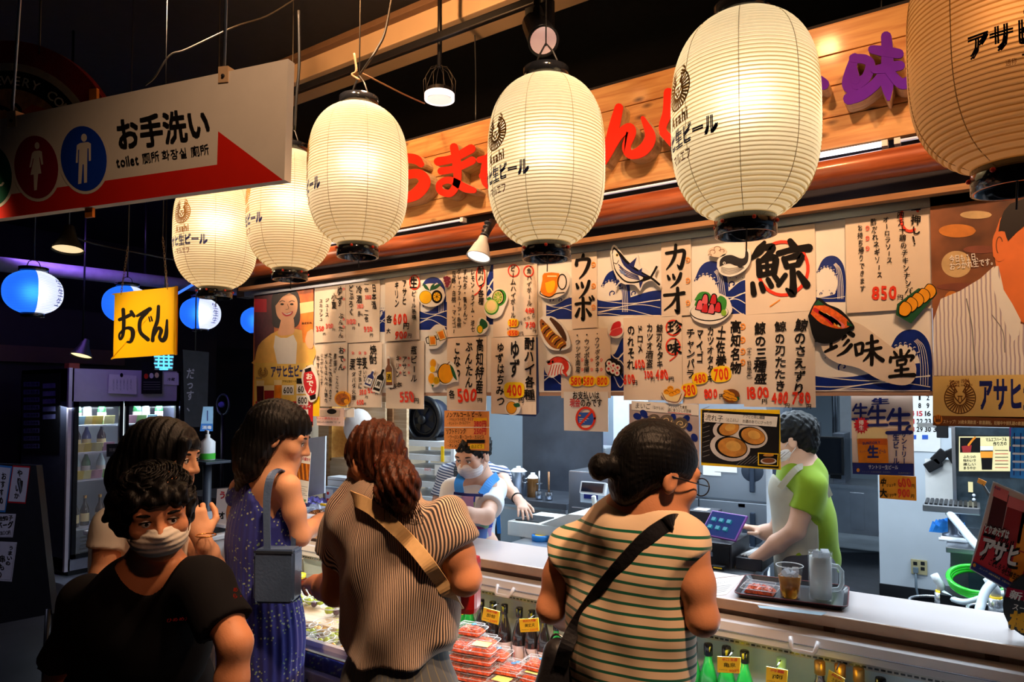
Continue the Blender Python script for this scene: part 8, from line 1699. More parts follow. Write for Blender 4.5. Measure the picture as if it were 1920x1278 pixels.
def strap_path(pts,w,th,m,name,parent,nrmf,world=True):
 """flat band through 3-D points; nrmf(p) gives the outward direction"""
 P=catmull(pts,6);V=[];Fc=[];og=np.array(parent.location)
 for i,p in enumerate(P):
  t=nrm(P[min(i+1,len(P)-1)]-P[max(i-1,0)]);n=nrmf(p);n=nrm(n-t*(n@t));s_=np.cross(t,n);V+=[p+s_*w/2-og,p-s_*w/2-og,p-s_*w/2+n*th-og,p+s_*w/2+n*th-og]
 for i in range(len(P)-1):
  for j in range(4):Fc.append((4*i+j,4*i+(j+1)%4,4*i+4+(j+1)%4,4*i+4+j))
 n=len(P)-1;Fc+=[(0,1,2,3),(4*n+3,4*n+2,4*n+1,4*n)]
 return mesh(name,V,Fc,m,parent,smooth=False)
 #  woman in the green striped sleeveless top, right
D0=1.68;f=nrm([.18,.98,0]);lat=nrm(np.cross(f,ZU));cx=J(1176,1100,D0);hip=np.array([cx[0],cx[1],.86]);W=person(hip,'woman in a sleeveless cream top with green stripes, seen from behind, head turned right')
nk,hd=J(1196,968,D0-.01),J(1234,893,D0-.03);sL,sR=J(1066,1022,D0+.11),J(1291,1030,D0-.10);eL,eR=J(1033,1140,D0+.10),J(1317,1160,D0-.13);wL,wR=J(1085,1170,D0+.33),J(1300,1130,D0+.12)
S=SD(.006);H=Head(S,hd,RT*.93+FH*.30-ZU*.26,ZU+RT*.12);S.chain([H.at(0,-.025,-.06),nk,nk-ZU*.06],[.050,.054,.075],.03)
S.cap(nk-ZU*.05,hip+ZU*.28,.12,.125,.05,(f,.72));S.cap(hip+ZU*.25,hip,.125,.15,.05,(f,.75))
for a,b,c,s_ in((sL,eL,wL,-1),(sR,eR,wR,1)):S.cap(nk-ZU*.05,a,.055,.042,.05);S.chain([a,(a+b)/2,b,(b+c)/2,c],[.044,.042,.035,.035,.025],.02);hand(S,c,c-b,ZU,-s_,.95,(.6,.6,.6,.7))
legs(S,hip,lat,f);S.build('body',SKM,W)
S=SD(.007);tz_=nk[2]-.03
S.cap(nk-ZU*.075,hip+ZU*.22,.145,.150,.05,(f,.76));S.cap(hip+ZU*.25,hip-ZU*.02,.155,.165,.05,(f,.76));S.cap(nk-ZU*.045-lat*.02,sL-ZU*.015+lat*.02,.058,.054,.06);S.cap(nk-ZU*.045+lat*.02,sR-ZU*.015-lat*.02,.058,.052,.06);S.cap(nk-ZU*.04,nk-ZU*.012,.075,.066,.03)
for a,e,o_ in((sL,eL,-1),(sR,eR,1)):S.sleeve(a-lat*o_*.02,e,.20,.060,.058,.04,lat*o_*.5)
S.half(hip-ZU*.06,-ZU);S.ell(nk+ZU*.045+f*.03,(.066,.066,.045),None,.02,True)
S.disp(folds([(26,9,18),(-20,30,26),(60,10,12),(5,-8,60)],[.0035,.0035,.0016,.0014]))
zt_=J(1176,1000,D0-.13)[2];CREAMC=srgb(228,202,172)
TOP=S.build('sleeveless_top',cloth_mat('stripe_top',stripes((.02,.10,1),1/.0232,srgb(14,96,74),CREAMC,.24,.010,zt_+.004,CREAMC,.05,.3)),W)
S=SD(.008);S.cap(hip+ZU*.02,hip-ZU*.05,.155,.15,.03,(f,.78));legs(S,hip-ZU*.02,lat,f,.10,.085,False);S.half((0,0,.07),(0,0,-1));S.build('trousers',cloth_mat('dark_trousers',lambda nt,tc,bs:bs.inputs['Base Color'].__setattr__('default_value',(*srgb(52,54,66),1))),W);shoes(W,hip,lat,f,BLACK)
S=SD(.005);S.ell(H.at(0,-.022,.042),(.088,.108,.094),H.R,.02);S.ell(H.at(0,-.075,-.02),(.062,.045,.07),H.R,.03);S.ell(H.at(0,.095,-.03),(.085,.066,.085),H.R,.015,True)
for e in(-1,1):S.ell(H.at(e*.088,.03,-.040),(.040,.070,.060),H.R,.012,True)
S.chain([H.at(0,-.11,.0),H.at(0,-.135,-.005)],[.026,.022],.02);S.ell(H.at(0,-.155,-.012),(.030,.028,.033),H.R,.012)
S.disp(lambda P:.0011*np.sin(np.arctan2(((P-H.c)@H.R)[:,0],((P-H.c)@H.R)[:,2]+.02)*52+3*np.sin(P[:,2]*31)+2*np.sin(P[:,0]*47)));S.build('hair',HBLK,W)
gm=MB()
for k in range(7):a=k*.9;gm.ellipsoid(H.at(.016*math.cos(a),-.128,-.002+.02*math.sin(a))-np.array(W.location),(.008,.006,.008),8,6)
gm.build('hair_clip',mat('clip_gold',srgb(206,140,70),.25,.8),W)['kind']='stuff';gl=None
for e in(-1,1):
 og=np.array(W.location);P=[H.at(e*.034+.026*math.cos(t),.101+.004*math.cos(t)*e,.002+.021*math.sin(t))-og for t in np.linspace(0,6.283,22,endpoint=False)]
 if gl is None:gl=MB().tube(P,.0016,6,False,True).build('glasses',BLACK,W)
 else:MB().tube(P,.0016,6,False,True).build('lens_rim',BLACK,gl)
 MB().tube([H.at(e*.060,.100,.008)-og,H.at(e*.080,.04,.008)-og,H.at(e*.084,-.015,.010)-og],.0015,6).build('temple',BLACK,gl)
H.eyes(W,hair=HBLK)
BAGB=mat('bag_black',(.012,.012,.016),.5,var=.1,bump=.15,bscale=80)
bc_=J(1046,1262,D0+.0);bag=empty('shoulder_bag',bc_,'small black shoulder bag on a wide strap across the striped back','bag')
S=SD(.006);S.cap(bc_+ZU*.05,bc_-ZU*.10,.035,.045,.02);S.cap(bc_+ZU*.04,bc_+RT*-.03-ZU*.05,.03,.035,.02);S.build('pouch',BAGB,bag);MB().tube([np.array([.02*math.cos(t),0,.075+.02*math.sin(t)])for t in np.linspace(0,6.283,14,endpoint=False)],.003,6,False,True).build('ring',STEEL,bag)
axis_xy=np.array([cx[0],cx[1],0]);outw=lambda p:np.array([p[0],p[1],0])-axis_xy+np.array([0,0,.03])
sn=snapper([TOP]);strap_path([J(1276,974,D0+.0)]+[sn(*q)for q in((1262,976,D0-.10),(1243,986,D0-.14),(1210,1010,D0-.165),(1165,1058,D0-.165),(1142,1085,D0-.16),(1120,1112,D0-.150),(1080,1172,D0-.115),(1060,1215,D0-.06))]+[J(1050,1250,D0-.03)],.034,.004,BAGB,'strap',bag,lambda p:-FH)
#  woman with the ponytail, middle
D1=2.02;f=nrm([.05,1,0]);lat=nrm(np.cross(f,ZU));cx1=J(748,1110,D1);hip=np.array([cx1[0],cx1[1],.84]);W=person(hip,'woman with an auburn ponytail, finely striped top and grey trousers, seen from behind')
nk,hd=J(712,935,D1),J(703,868,D1+.02);sL,sR=J(645,1000,D1+.11),J(838,988,D1-.11);eL,eR=J(630,1108,D1+.12),J(872,1085,D1-.11);wL,wR=J(592,1092,D1+.33),J(860,1068,D1+.12)
S=SD(.006);H=Head(S,hd,-RT*.60+FH*.72-ZU*.36,ZU-RT*.05,.94);S.chain([H.at(0,-.025,-.06),nk,nk-ZU*.06],[.052,.056,.08],.03);S.cap(nk-ZU*.06,hip+ZU*.3,.13,.14,.05,(f,.72));S.cap(hip+ZU*.28,hip,.13,.145,.05,(f,.75))
for a,b,c,s_ in((sL,eL,wL,-1),(sR,eR,wR,1)):S.cap(nk-ZU*.05,a,.06,.05,.05);S.chain([a,(a+b)/2,b,(b+c)/2,c],[.050,.050,.044,.042,.028],.02);hand(S,c,c-b,ZU*.8+lat*s_,-s_,.95,(.9,.9,.9,.95))
legs(S,hip,lat,f);S.build('body',SKM,W)
S=SD(.007);S.cap(nk-ZU*.085,hip+ZU*.26,.175,.180,.06,(f,.74));S.cap(hip+ZU*.28,hip+ZU*.0,.185,.185,.05,(f,.76));S.cap(nk-ZU*.045,sL-ZU*.01,.062,.060,.07);S.cap(nk-ZU*.045,sR-ZU*.01,.062,.060,.07);S.cap(nk-ZU*.05,nk-ZU*.012,.082,.068,.03)
for a,e,o_ in((sL,eL,-1),(sR,eR,1)):S.sleeve(a,e+lat*o_*.01,.38,.066,.070,.05,lat*o_*.3)
S.half(hip+ZU*.085,-ZU);S.ell(hip+lat*.25+ZU*.06,(.11,.3,.09),None,.03,True);S.ell(hip-lat*.25+ZU*.06,(.11,.3,.09),None,.03,True);S.ell(nk+ZU*.05+f*.02,(.07,.07,.048),None,.02,True)
S.disp(folds([(30,12,-14),(24,20,22),(70,0,-20),(-36,8,30)],[.006,.005,.0025,.004]))
TOP=S.build('striped_top',cloth_mat('fine_stripe',stripes(None,29,srgb(62,56,62),srgb(224,196,172),.42,.12,soft=.12)),W)
S=SD(.008);S.cap(hip+ZU*.16,hip-ZU*.06,.150,.172,.03,(f,.78));legs(S,hip-ZU*.02,lat,f,.115,.09,False);S.half((0,0,.07),(0,0,-1));S.disp(folds([(40,10,10),(20,40,-20)],[.003,.003]));S.build('trousers',cloth_mat('plaid_grey',stripes(None,8,srgb(112,108,84),srgb(78,84,92),.05,.05,soft=.05)),W);shoes(W,hip,lat,f,BLACK,.09)
S=SD(.005);S.ell(H.at(0,-.020,.042),(.085,.103,.088),H.R,.02);S.ell(H.at(0,-.07,-.03),(.066,.046,.062),H.R,.03);S.ell(H.at(0,.10,-.03),(.08,.062,.085),H.R,.02,True)
for e in(-1,1):S.ell(H.at(e*.09,.035,-.055),(.035,.06,.055),H.R,.015,True)
pt=[J(728,872,D1-.10),J(742,886,D1-.14),J(752,906,D1-.155),J(758,932,D1-.15),J(762,954,D1-.14)];S.chain(pt,[.034,.042,.050,.040,.014],.02);S.chain([pt[1],J(725,925,D1-.14),J(712,940,D1-.12)],[.035,.035,.012],.02)
S.disp(lambda P:.003*np.sin(((P-H.c)@RT)*230+4*np.sin(P[:,2]*22)+P[:,2]*60)+.002*np.sin(((P-H.c)@RT)*410-P[:,2]*90));S.build('hair',HBRN,W)
og=np.array(W.location);rs_=np.random.default_rng(3)
def st_(i):
 a,b=rs_.uniform(-.03,.03,2);p0=pt[1]+RT*a+ZU*.5*b;e=pt[4]+RT*(a*1.6+rs_.uniform(-.02,.015))-ZU*rs_.uniform(0,.035);return[p0-og-FH*.012,(p0+e)/2-og-FH*.036+RT*b*.5,e-og-FH*rs_.uniform(0,.02)]
strands(st_,60,.0012,HBRN,'loose_strands',W);tag(MB().tube([pt[0]+.034*(RT*math.cos(t)+ZU*.5*math.sin(t)+FH*.6*math.sin(t))-og for t in np.linspace(0,6.283,18,endpoint=False)],.005,6,False,True).build('hair_tie',mat('tie_red',srgb(150,40,40),.7),W))
S=SD(.006);S.chain([J(672,932,D1+.04),J(690,915,D1-.02),J(712,908,D1-.05)],[.022,.024,.02],.02);S.build('scarf',mat('scarf_pink',srgb(232,170,160),.8,var=.15,scale=30),W)
TAN=mat('strap_tan',srgb(232,194,140),.7,var=.06,scale=60);REDB=mat('bag_red',srgb(176,24,24),.4,var=.1)
bc_=J(862,1085,D1+.10);bag=empty('shoulder_bag',bc_,'red bag with a gold zip on a tan strap across the finely striped back','bag');MB().box((-.09,-.04,-.10),(.06,.05,.07),R=rotz(.4),c=(0,0,0),bev=.02).build('bag_body',REDB,bag)
zp=J(853,1062,D1-.10)-bc_;MB().box(zp-np.array([.006,.004,.02]),zp+np.array([.006,.004,.012]),bev=.002).build('zip_pull',mat('zip_gold',srgb(230,170,60),.25,.9),bag);MB().tube([J(852,1025,D1-.10)-bc_,J(853,1060,D1-.105)-bc_,J(855,1100,D1-.09)-bc_],.010,8).build('bag_strap_end',REDB,bag)
sn=snapper([TOP],.010);strap_path([J(652,926,D1+.04)]+[sn(*q)for q in((668,936,D1-.05),(685,944,D1-.10),(705,957,D1-.13),(745,992,D1-.15),(768,1015,D1-.15),(790,1040,D1-.15),(808,1064,D1-.15),(825,1088,D1-.15),(842,1115,D1-.10))]+[J(858,1140,D1+.02)],.038,.004,TAN,'strap',bag,lambda p:-FH)
p=J(583,1100,D1+.42);pack(tuple(p),.6,'clear fruit pack held in the hand of the ponytail woman',None,'plain')
#  woman in the blue floral dress
D2=2.42;f=nrm(RT*.62+FH*.78);lat=nrm(np.cross(f,ZU));cx2=J(492,1010,D2);hip=np.array([cx2[0],cx2[1],.86]);W=person(hip,'woman in a blue floral low backed dress reaching to the counter, long black hair')
nk,hd=J(506,884,D2),J(530,822,D2-.01);sR,sL=J(540,912,D2-.10),J(452,915,D2+.13);eR,eL=J(564,1006,D2-.09),J(440,1005,D2+.10);wR,wL=J(598,976,D2+.10),J(500,990,D2+.33)
S=SD(.005);H=Head(S,hd,RT*.98+FH*.10-ZU*.36,ZU+RT*.14,.95);S.chain([H.at(0,-.025,-.06),nk,nk-ZU*.05],[.045,.046,.065],.03);S.cap(nk-ZU*.05,hip+ZU*.24,.105,.105,.05,(f,.70));S.cap(hip+ZU*.24,hip,.105,.118,.05,(f,.75))
for a,b,c,s_ in((sL,eL,wL,-1),(sR,eR,wR,1)):S.cap(nk-ZU*.045,a,.048,.036,.05);S.chain([a,(a+b)/2,b,(b+c)/2,c],[.039,.036,.030,.030,.022],.02);hand(S,c,c-b,ZU,-s_,.92,(.5,.55,.6,.65))
legs(S,hip,lat,f,.07,.06);S.build('body',SKF,W)
def floral(nt,tc,bs):
 v=nt.nodes.new('ShaderNodeTexVoronoi');v.inputs['Scale'].default_value=72;r=nt.nodes.new('ShaderNodeValToRGB');r.color_ramp.elements[0].position=.24;r.color_ramp.elements[1].position=.28;r.color_ramp.elements[0].color=(1,1,1,1);r.color_ramp.elements[1].color=(0,0,0,1);n=nt.nodes.new('ShaderNodeTexNoise');n.inputs['Scale'].default_value=11;r2=nt.nodes.new('ShaderNodeValToRGB');r2.color_ramp.elements[0].position=.43;r2.color_ramp.elements[1].position=.47;ml=nt.nodes.new('ShaderNodeMath');ml.operation='MULTIPLY'
 c=nt.nodes.new('ShaderNodeMixRGB');c.inputs[1].default_value=(*srgb(190,206,190),1);c.inputs[2].default_value=(*srgb(90,150,110),1);mx=nt.nodes.new('ShaderNodeMixRGB');mx.inputs[1].default_value=(*srgb(48,58,150),1)
 for q in(v,n):nt.links.new(tc.outputs['Object'],q.inputs['Vector'])
 nt.links.new(v.outputs['Distance'],r.inputs[0]);nt.links.new(n.outputs[0],r2.inputs[0]);nt.links.new(r.outputs[0],ml.inputs[0]);nt.links.new(r2.outputs[0],ml.inputs[1]);nt.links.new(v.outputs['Color'],c.inputs[0]);nt.links.new(c.outputs[0],mx.inputs[2]);nt.links.new(ml.outputs[0],mx.inputs[0]);nt.links.new(mx.outputs[0],bs.inputs['Base Color'])
S=SD(.006);wst=J(492,990,D2)[2];wp=np.array([cx2[0],cx2[1],wst])
S.cap(nk-ZU*.10,wp+ZU*.02,.128,.122,.04,(f,.78));S.cap(wp+ZU*.02,wp-ZU*.04,.125,.125,.03,(f,.82));S.cap(nk-ZU*.08+lat*-.06,sL-ZU*.03,.06,.055,.04);S.cap(wp-ZU*.05,hip-ZU*.02,.128,.150,.05,(f,.85));S.cap(hip,np.array([cx2[0],cx2[1],.25]),.150,.178,.05,(f,.88));S.half((0,0,.22),(0,0,-1))
S.cap(J(486,880,D2-.12),J(510,968,D2-.118),.100,.034,.01,None,True);S.half(nk+ZU*.005,ZU);S.cap(sR+lat*.04,sR+lat*.04+ZU*.1,.085,.085,.01,None,True)
pl_ang=lambda P:np.arctan2((P-hip)[:,1],(P-hip)[:,0])
S.disp(lambda P:.0034*np.sin(pl_ang(P)*34+np.sin(P[:,2]*7))*np.clip(.4+np.abs(P[:,2]-wst)*3,.4,1));DRS=cloth_mat('floral_blue',floral,.75);S.build('dress',DRS,W)
S=SD(.006);S.cap(wp+ZU*.008,wp-ZU*.008,.131,.131,.01,(f,.82));S.half(wp+ZU*.016,ZU);S.half(wp-ZU*.016,-ZU);S.build('waistband',DRS,W);shoes(W,hip,lat,f,BLACK)
S=SD(.005);S.ell(H.at(0,-.022,.040),(.088,.106,.094),H.R,.02);S.ell(H.at(0,.095,-.045),(.08,.066,.085),H.R,.02,True)
S.ell(H.at(.09,.05,-.03),(.05,.055,.06),H.R,.015,True)
S.chain([H.at(0,-.06,.03),H.at(0,-.085,-.06),J(468,872,D2-.07),J(450,912,D2-.03)],[.085,.070,.048,.018],.03);S.chain([H.at(-.05,.0,.0),H.at(-.06,-.02,-.10),J(478,905,D2+.02)],[.05,.05,.03],.03);S.chain([H.at(.060,-.04,.02),H.at(.062,-.05,-.06),H.at(.05,-.07,-.13)],[.034,.034,.02],.03)
S.disp(lambda P:.0022*np.sin(((P-H.c)@H.R)[:,0]*250+P[:,2]*25)+.0016*np.sin(((P-H.c)@RT)*420));S.build('hair',HBLK,W);H.eyes(W,hair=HBLK)
S=SD(.005);S.ell(H.at(0,.03,-.135),(.055,.05,.04),H.R,.02);S.build('chin_mask',mat('mask_black',(.012,.012,.014),.8),W)
BGB=mat('bag_blue_grey',srgb(78,104,146),.45,var=.05,bump=.12,bscale=120);bp_=J(521,1076,D2-.20);bag=empty('shoulder_bag',bp_,'blue grey leather shoulder bag hanging at the blue dress','bag',rz=math.atan2(f[1],f[0]))
bw,bh=rp(78,D2-.2)/2,rp(100,D2-.2)/2;BR=rotz(PSI-bag.rotation_euler.z-.10);pts_=[(-bw*.9,-bh),(bw*.88,-bh*.98),(bw,-bh*.9),(bw*1.02,bh*.9),(bw*.98,bh),(-bw,bh*.98),(-bw*1.02,bh*.8),(-bw,-bh*.9)]
mb=MB();mb.prism([BR@np.array([x,-.035,z])for x,z in pts_],BR@np.array([0,.07,0]));o=mb.build('bag_body',BGB,bag);bm_=bmesh.new();bm_.from_mesh(o.data);bmesh.ops.bevel(bm_,geom=bm_.edges[:],offset=.008,segments=2,affect='EDGES');bm_.to_mesh(o.data);bm_.free()
MB().prism([BR@np.array([x*.96,-.036,bh+z])for x,z in((-bw,-.004),(bw,-.004),(bw,-.012),(-bw,-.012))],BR@np.array([0,-.002,0])).build('seam',mat('seam_dark',srgb(40,54,74),.6),bag)
Rb=np.array(Matrix.Rotation(-bag.rotation_euler.z,3,'Z'))
for off,xx in((0,0),(.012,9)):
 P=[J(500+xx*.4,1030,D2-.215),J(499+xx*.4,980,D2-.205),J(499+xx*.5,930,D2-.19),J(506+xx*.6,893,D2-.17),J(526,882-off*100,D2-.10),J(545,900,D2-.02),J(552,950,D2-.06),J(550,1030,D2-.14)]
 o=strap_path(P,.016,.004,BGB,'handle',bag,lambda p:-FH);o.matrix_parent_inverse=Matrix.Rotation(-bag.rotation_euler.z,4,'Z')
 #  crouching man in the black T-shirt, nearest
D3=1.76;f=nrm(-FH*.8+RT*.5);lat=nrm(np.cross(f,ZU));cx3=J(262,1250,1.92);hip=np.array([cx3[0],cx3[1],.86]);W=person(hip,'curly haired man in white face mask and black T-shirt, nearest the camera')
nk,hd=J(285,1072,D3+.06),J(295,962,D3-.02);sA,sB=J(160,1130,D3+.18),J(392,1098,D3-.02);eA,eB=J(105,1290,D3+.22),J(441,1205,D3-.09);wA,wB=J(150,1420,D3+.1),J(428,1345,D3-.10)
S=SD(.006);H=Head(S,hd,-FH*.82+RT*.50-ZU*.24,ZU-RT*.10,.94);S.chain([H.at(0,-.03,-.07),nk,nk-ZU*.06],[.058,.062,.08],.03);ch=nk-ZU*.16+(np.array([hip[0],hip[1],0])-np.array([nk[0],nk[1],0]))*.35
S.cap(nk-ZU*.07,ch,.12,.15,.05,(f,.72));S.cap(ch,hip+ZU*.1,.15,.14,.05,(f,.75));S.cap(hip+ZU*.1,hip,.14,.15,.05,(f,.78))
for a,b,c,s_ in((sA,eA,wA,1),(sB,eB,wB,-1)):S.cap(nk-ZU*.05,a,.065,.058,.05);S.chain([a,(a+b)/2,b,(b+c)/2,c],[.050,.046,.039,.038,.028],.02);hand(S,c,c-b,-f,s_,1.0,(.4,.45,.5,.55))
legs(S,hip,lat,f);S.build('body',SKM,W)
S=SD(.007);S.cap(nk-ZU*.10,ch,.145,.172,.05,(f,.76));S.cap(ch,hip+ZU*.02,.172,.165,.05,(f,.78));S.cap(nk-ZU*.055,sA,.068,.062,.07);S.cap(nk-ZU*.055,sB,.068,.060,.07);S.cap(nk-ZU*.05,nk-ZU*.02,.085,.072,.03)
for a,e in((sA,eA),(sB,eB)):S.sleeve(a,e,.70,.066,.066,.04)
S.ell(nk+ZU*.035+f*.055,(.075,.085,.075),None,.02,True);S.half(hip-ZU*.06,-ZU);S.disp(folds([(24,10,20),(-30,16,12),(14,40,-24)],[.005,.004,.003]));BT=mat('tshirt_black',(.005,.005,.007),.9,var=.1,spec=.2)
S.build('t_shirt',BT,W)
S=SD(.008);S.cap(hip+ZU*.03,hip-ZU*.05,.158,.155,.03,(f,.8));legs(S,hip,lat,f,.105,.09,False);S.half((0,0,.07),(0,0,-1));S.build('trousers',BT,W);shoes(W,hip,lat,f,BLACK,.09)
S=SD(.005);S.ell(H.at(0,-.03,.040),(.079,.102,.076),H.R,.02);S.ell(H.at(0,-.06,-.02),(.076,.055,.07),H.R,.04);S.ell(H.at(.032,-.04,.015),(.084,.085,.088),H.R,.03);S.ell(H.at(0,.110,-.034),(.074,.075,.090),H.R,.02,True)
for e in(-1,1):S.ell(H.at(e*.070,-.03,.0),(.022,.045,.052),H.R,.03);S.ell(H.at(e*.052,.058,.062),(.022,.025,.022),H.R,.02)
S.ell(H.at(0,.040,.074),(.066,.050,.034),H.R,.015)
for x in(-.062,-.042,-.02,.0,.02,.042,.062):S.ell(H.at(x,.070-abs(x)*.25,.080-abs(x)*.35-.006*math.sin(x*150)),(.019,.020,.020),H.R,.012)
rr_=np.random.default_rng(9);kk_=rr_.normal(size=(7,3))*95
S.disp(lambda P:.0022*sum(np.sin(P@k+i)for i,k in enumerate(kk_)));S.build('hair',HBLK,W);H.eyes(W,hair=HBLK,look=(-.001,0))
og=np.array(W.location);crl=MB()
for i in range(260):
 a,b=rr_.uniform(0,6.28),rr_.uniform(-.3,1.5);n_=np.array([math.cos(a)*math.cos(b),math.sin(a)*math.cos(b),math.sin(b)])
 if n_[1]>.35 and n_[2]<.62:continue
 c_=H.at(0,-.03,.040)+H.R@(n_*np.array([.080,.102,.076]));t1=nrm(np.cross(n_,[.3,.2,1]));crl.tube([c_+H.R@(t1*.016*math.cos(q)+n_*(.010*math.sin(q)+.002*q))-og for q in np.linspace(0,5,7)],.0028,4)
crl.build('curls',HBLK,W)['kind']='stuff'
mask(H,W,mat('mask_white',srgb(226,222,214),.8,var=.04,bump=.25,bscale=24),(-1,1))
d=Draw((J(440,1110,D3-.12),-FW),jit=1);d._glyph('め',441,1105,9,10,RED,.03,1,'sleeve_print');d._glyph('ら',441,1117,10,10,RED,.03,1,'sleeve_print');d._glyph('・',452,1117,9,9,RED,.05,1,'sleeve_print');d.build(W)
d=Draw((J(335,1160,D3-.10),-FW),jit=1);d.htext(312,1163,358,1158,'ひめめ丸',8,mat('print_dull_red',srgb(140,20,20),.7),.02,1,'chest_print');d.build(W)
#  woman in profile behind him, hand raised
D4=2.32;f=nrm(RT*.9+FH*.3);lat=nrm(np.cross(f,ZU));cx4=J(285,1080,D4);hip=np.array([cx4[0],cx4[1],.86]);W=person(hip,'dark haired woman in profile, hand raised, behind the curly haired man')
nk,hd=J(294,945,D4),J(316,860,D4);sR,sL=J(215,985,D4-.08),J(345,985,D4+.12);eR,eL=J(190,1080,D4-.12),J(400,1062,D4-.05);wR,wL=J(240,1130,D4-.2),J(378,1008,D4-.12)
S=SD(.0052);H=Head(S,hd,RT*.97-FH*.05-ZU*.16,ZU,1.0);S.chain([H.at(0,-.025,-.06),nk,nk-ZU*.05],[.046,.048,.07],.03);S.cap(nk-ZU*.05,hip+ZU*.26,.11,.11,.05,(f,.75));S.cap(hip+ZU*.25,hip,.11,.145,.05,(f,.78))
for a,b,c in((sR,eR,wR),(sL,eL,wL)):S.cap(nk-ZU*.045,a,.05,.045,.05);S.chain([a,(a+b)/2,b,(b+c)/2,c],[.045,.040,.034,.033,.024],.02)
hand(S,wR,wR-eR,-FH,1,.92);hand(S,wL,ZU*.9-RT*.3,-FH+RT*.5,1,1.0,(1.0,1.05,1.1,1.15),.8);legs(S,hip,lat,f);S.build('body',SKF,W)
S=SD(.007);S.cap(nk-ZU*.09,hip+ZU*.2,.13,.13,.05,(f,.8));S.cap(hip+ZU*.22,hip,.13,.155,.05,(f,.8));S.cap(nk-ZU*.05,sR,.06,.065,.05);S.cap(nk-ZU*.05,sL,.06,.062,.05);S.sleeve(sR,eR,.45,.062,.062);S.sleeve(sL,eL,.4,.058,.06);S.ell(nk+ZU*.03,(.07,.07,.05),None,.02,True);S.half(hip-ZU*.05,-ZU);S.disp(folds([(24,12,16),(-20,30,14)],[.004,.003]));S.build('t_shirt',mat('tshirt_white',srgb(222,218,210),.85,var=.03),W)
S=SD(.008);S.cap(hip+ZU*.03,hip-ZU*.05,.152,.15,.03,(f,.8));legs(S,hip,lat,f,.10,.085,False);S.half((0,0,.07),(0,0,-1));S.build('trousers',cloth_mat('pale_trousers',lambda nt,tc,bs:bs.inputs['Base Color'].__setattr__('default_value',(*srgb(170,160,168),1))),W);shoes(W,hip,lat,f,BLACK)
S=SD(.0055);S.ell(H.at(0,-.03,.042),(.096,.125,.098),H.R,.02);S.ell(H.at(0,.105,-.045),(.09,.066,.10),H.R,.015,True);S.ell(H.at(0,-.085,-.06),(.09,.095,.12),H.R,.05);S.chain([H.at(.055,.0,.02),H.at(.068,.0,-.09),J(300,985,D4-.06)],[.04,.045,.03],.03);S.chain([H.at(0,-.10,-.08),J(262,960,D4+.02)],[.09,.05],.04)
for x in(.05,.066):S.cap(H.at(x,.075,.075),H.at(x+.006,.078,-.01),.016,.006,.012)
S.disp(lambda P:.0022*np.sin(((P-H.c)@H.R)[:,1]*230+P[:,2]*35)+.0014*np.sin(((P-H.c)@RT)*430));S.build('hair',HBLK,W);H.eyes(W,hair=HBLK);og=np.array(W.location);p=J(386,1003,D4-.17)-og;MB().tube([p+np.array(RT)*.03*math.cos(t)+np.array(FH)*.03*math.sin(t)for t in np.linspace(0,6.283,18,endpoint=False)],.002,6,False,True).build('bracelet',mat('clip_gold'),W)
#  staff woman in the apron, second worker behind her, man in green
WT=mat('tshirt_white_cool',srgb(216,222,228),.85,var=.03)
D5=3.62;f=nrm(-FH*.75-RT*.55);lat=nrm(np.cross(f,ZU));cx5=PY(886,960,3.12);hip=np.array([cx5[0],3.12,.84]);W=person(hip,'staff woman in white face mask, white T-shirt and blue plaid apron')
nk,hd=J(898,896,D5),J(887,856,D5-.05);sA,sB=J(852,918,D5-.02),J(930,914,D5+.10);eA,eB=J(828,985,D5-.10),J(912,968,D5-.28);wA,wB=J(812,975,D5-.2),J(840,962,D5-.42)
S=SD(.006);H=Head(S,hd,-FH*.72-RT*.50-ZU*.30,ZU,1.0);S.chain([H.at(0,-.03,-.06),nk,nk-ZU*.05],[.05,.052,.075],.03);S.cap(nk-ZU*.06,hip+ZU*.25,.11,.115,.05,(f,.75));S.cap(hip+ZU*.25,hip,.115,.125,.05,(f,.8))
for a,b,c,s_ in((sA,eA,wA,1),(sB,eB,wB,-1)):S.cap(nk-ZU*.045,a,.055,.05,.05);S.chain([a,(a+b)/2,b,(b+c)/2,c],[.05,.046,.038,.037,.026],.02);hand(S,c,c-b,ZU,s_,.95)
legs(S,hip,lat,f);S.build('body',SKS,W)
S=SD(.007);S.cap(nk-ZU*.09,hip+ZU*.2,.120,.128,.05,(f,.8));S.cap(hip+ZU*.22,hip,.128,.14,.05,(f,.82));S.cap(nk-ZU*.05,sA,.06,.058,.06);S.cap(nk-ZU*.05,sB,.06,.058,.06);S.cap(nk-ZU*.05,nk-ZU*.015,.074,.062,.03);S.sleeve(sA,eA,.65,.058,.064);S.sleeve(sB,eB,.72,.060,.074);S.ell(nk+ZU*.035+f*.03,(.065,.065,.045),None,.02,True);S.half(hip-ZU*.1,-ZU);S.disp(folds([(30,12,20),(-26,30,16)],[.004,.004]));S.build('t_shirt',WT,W)
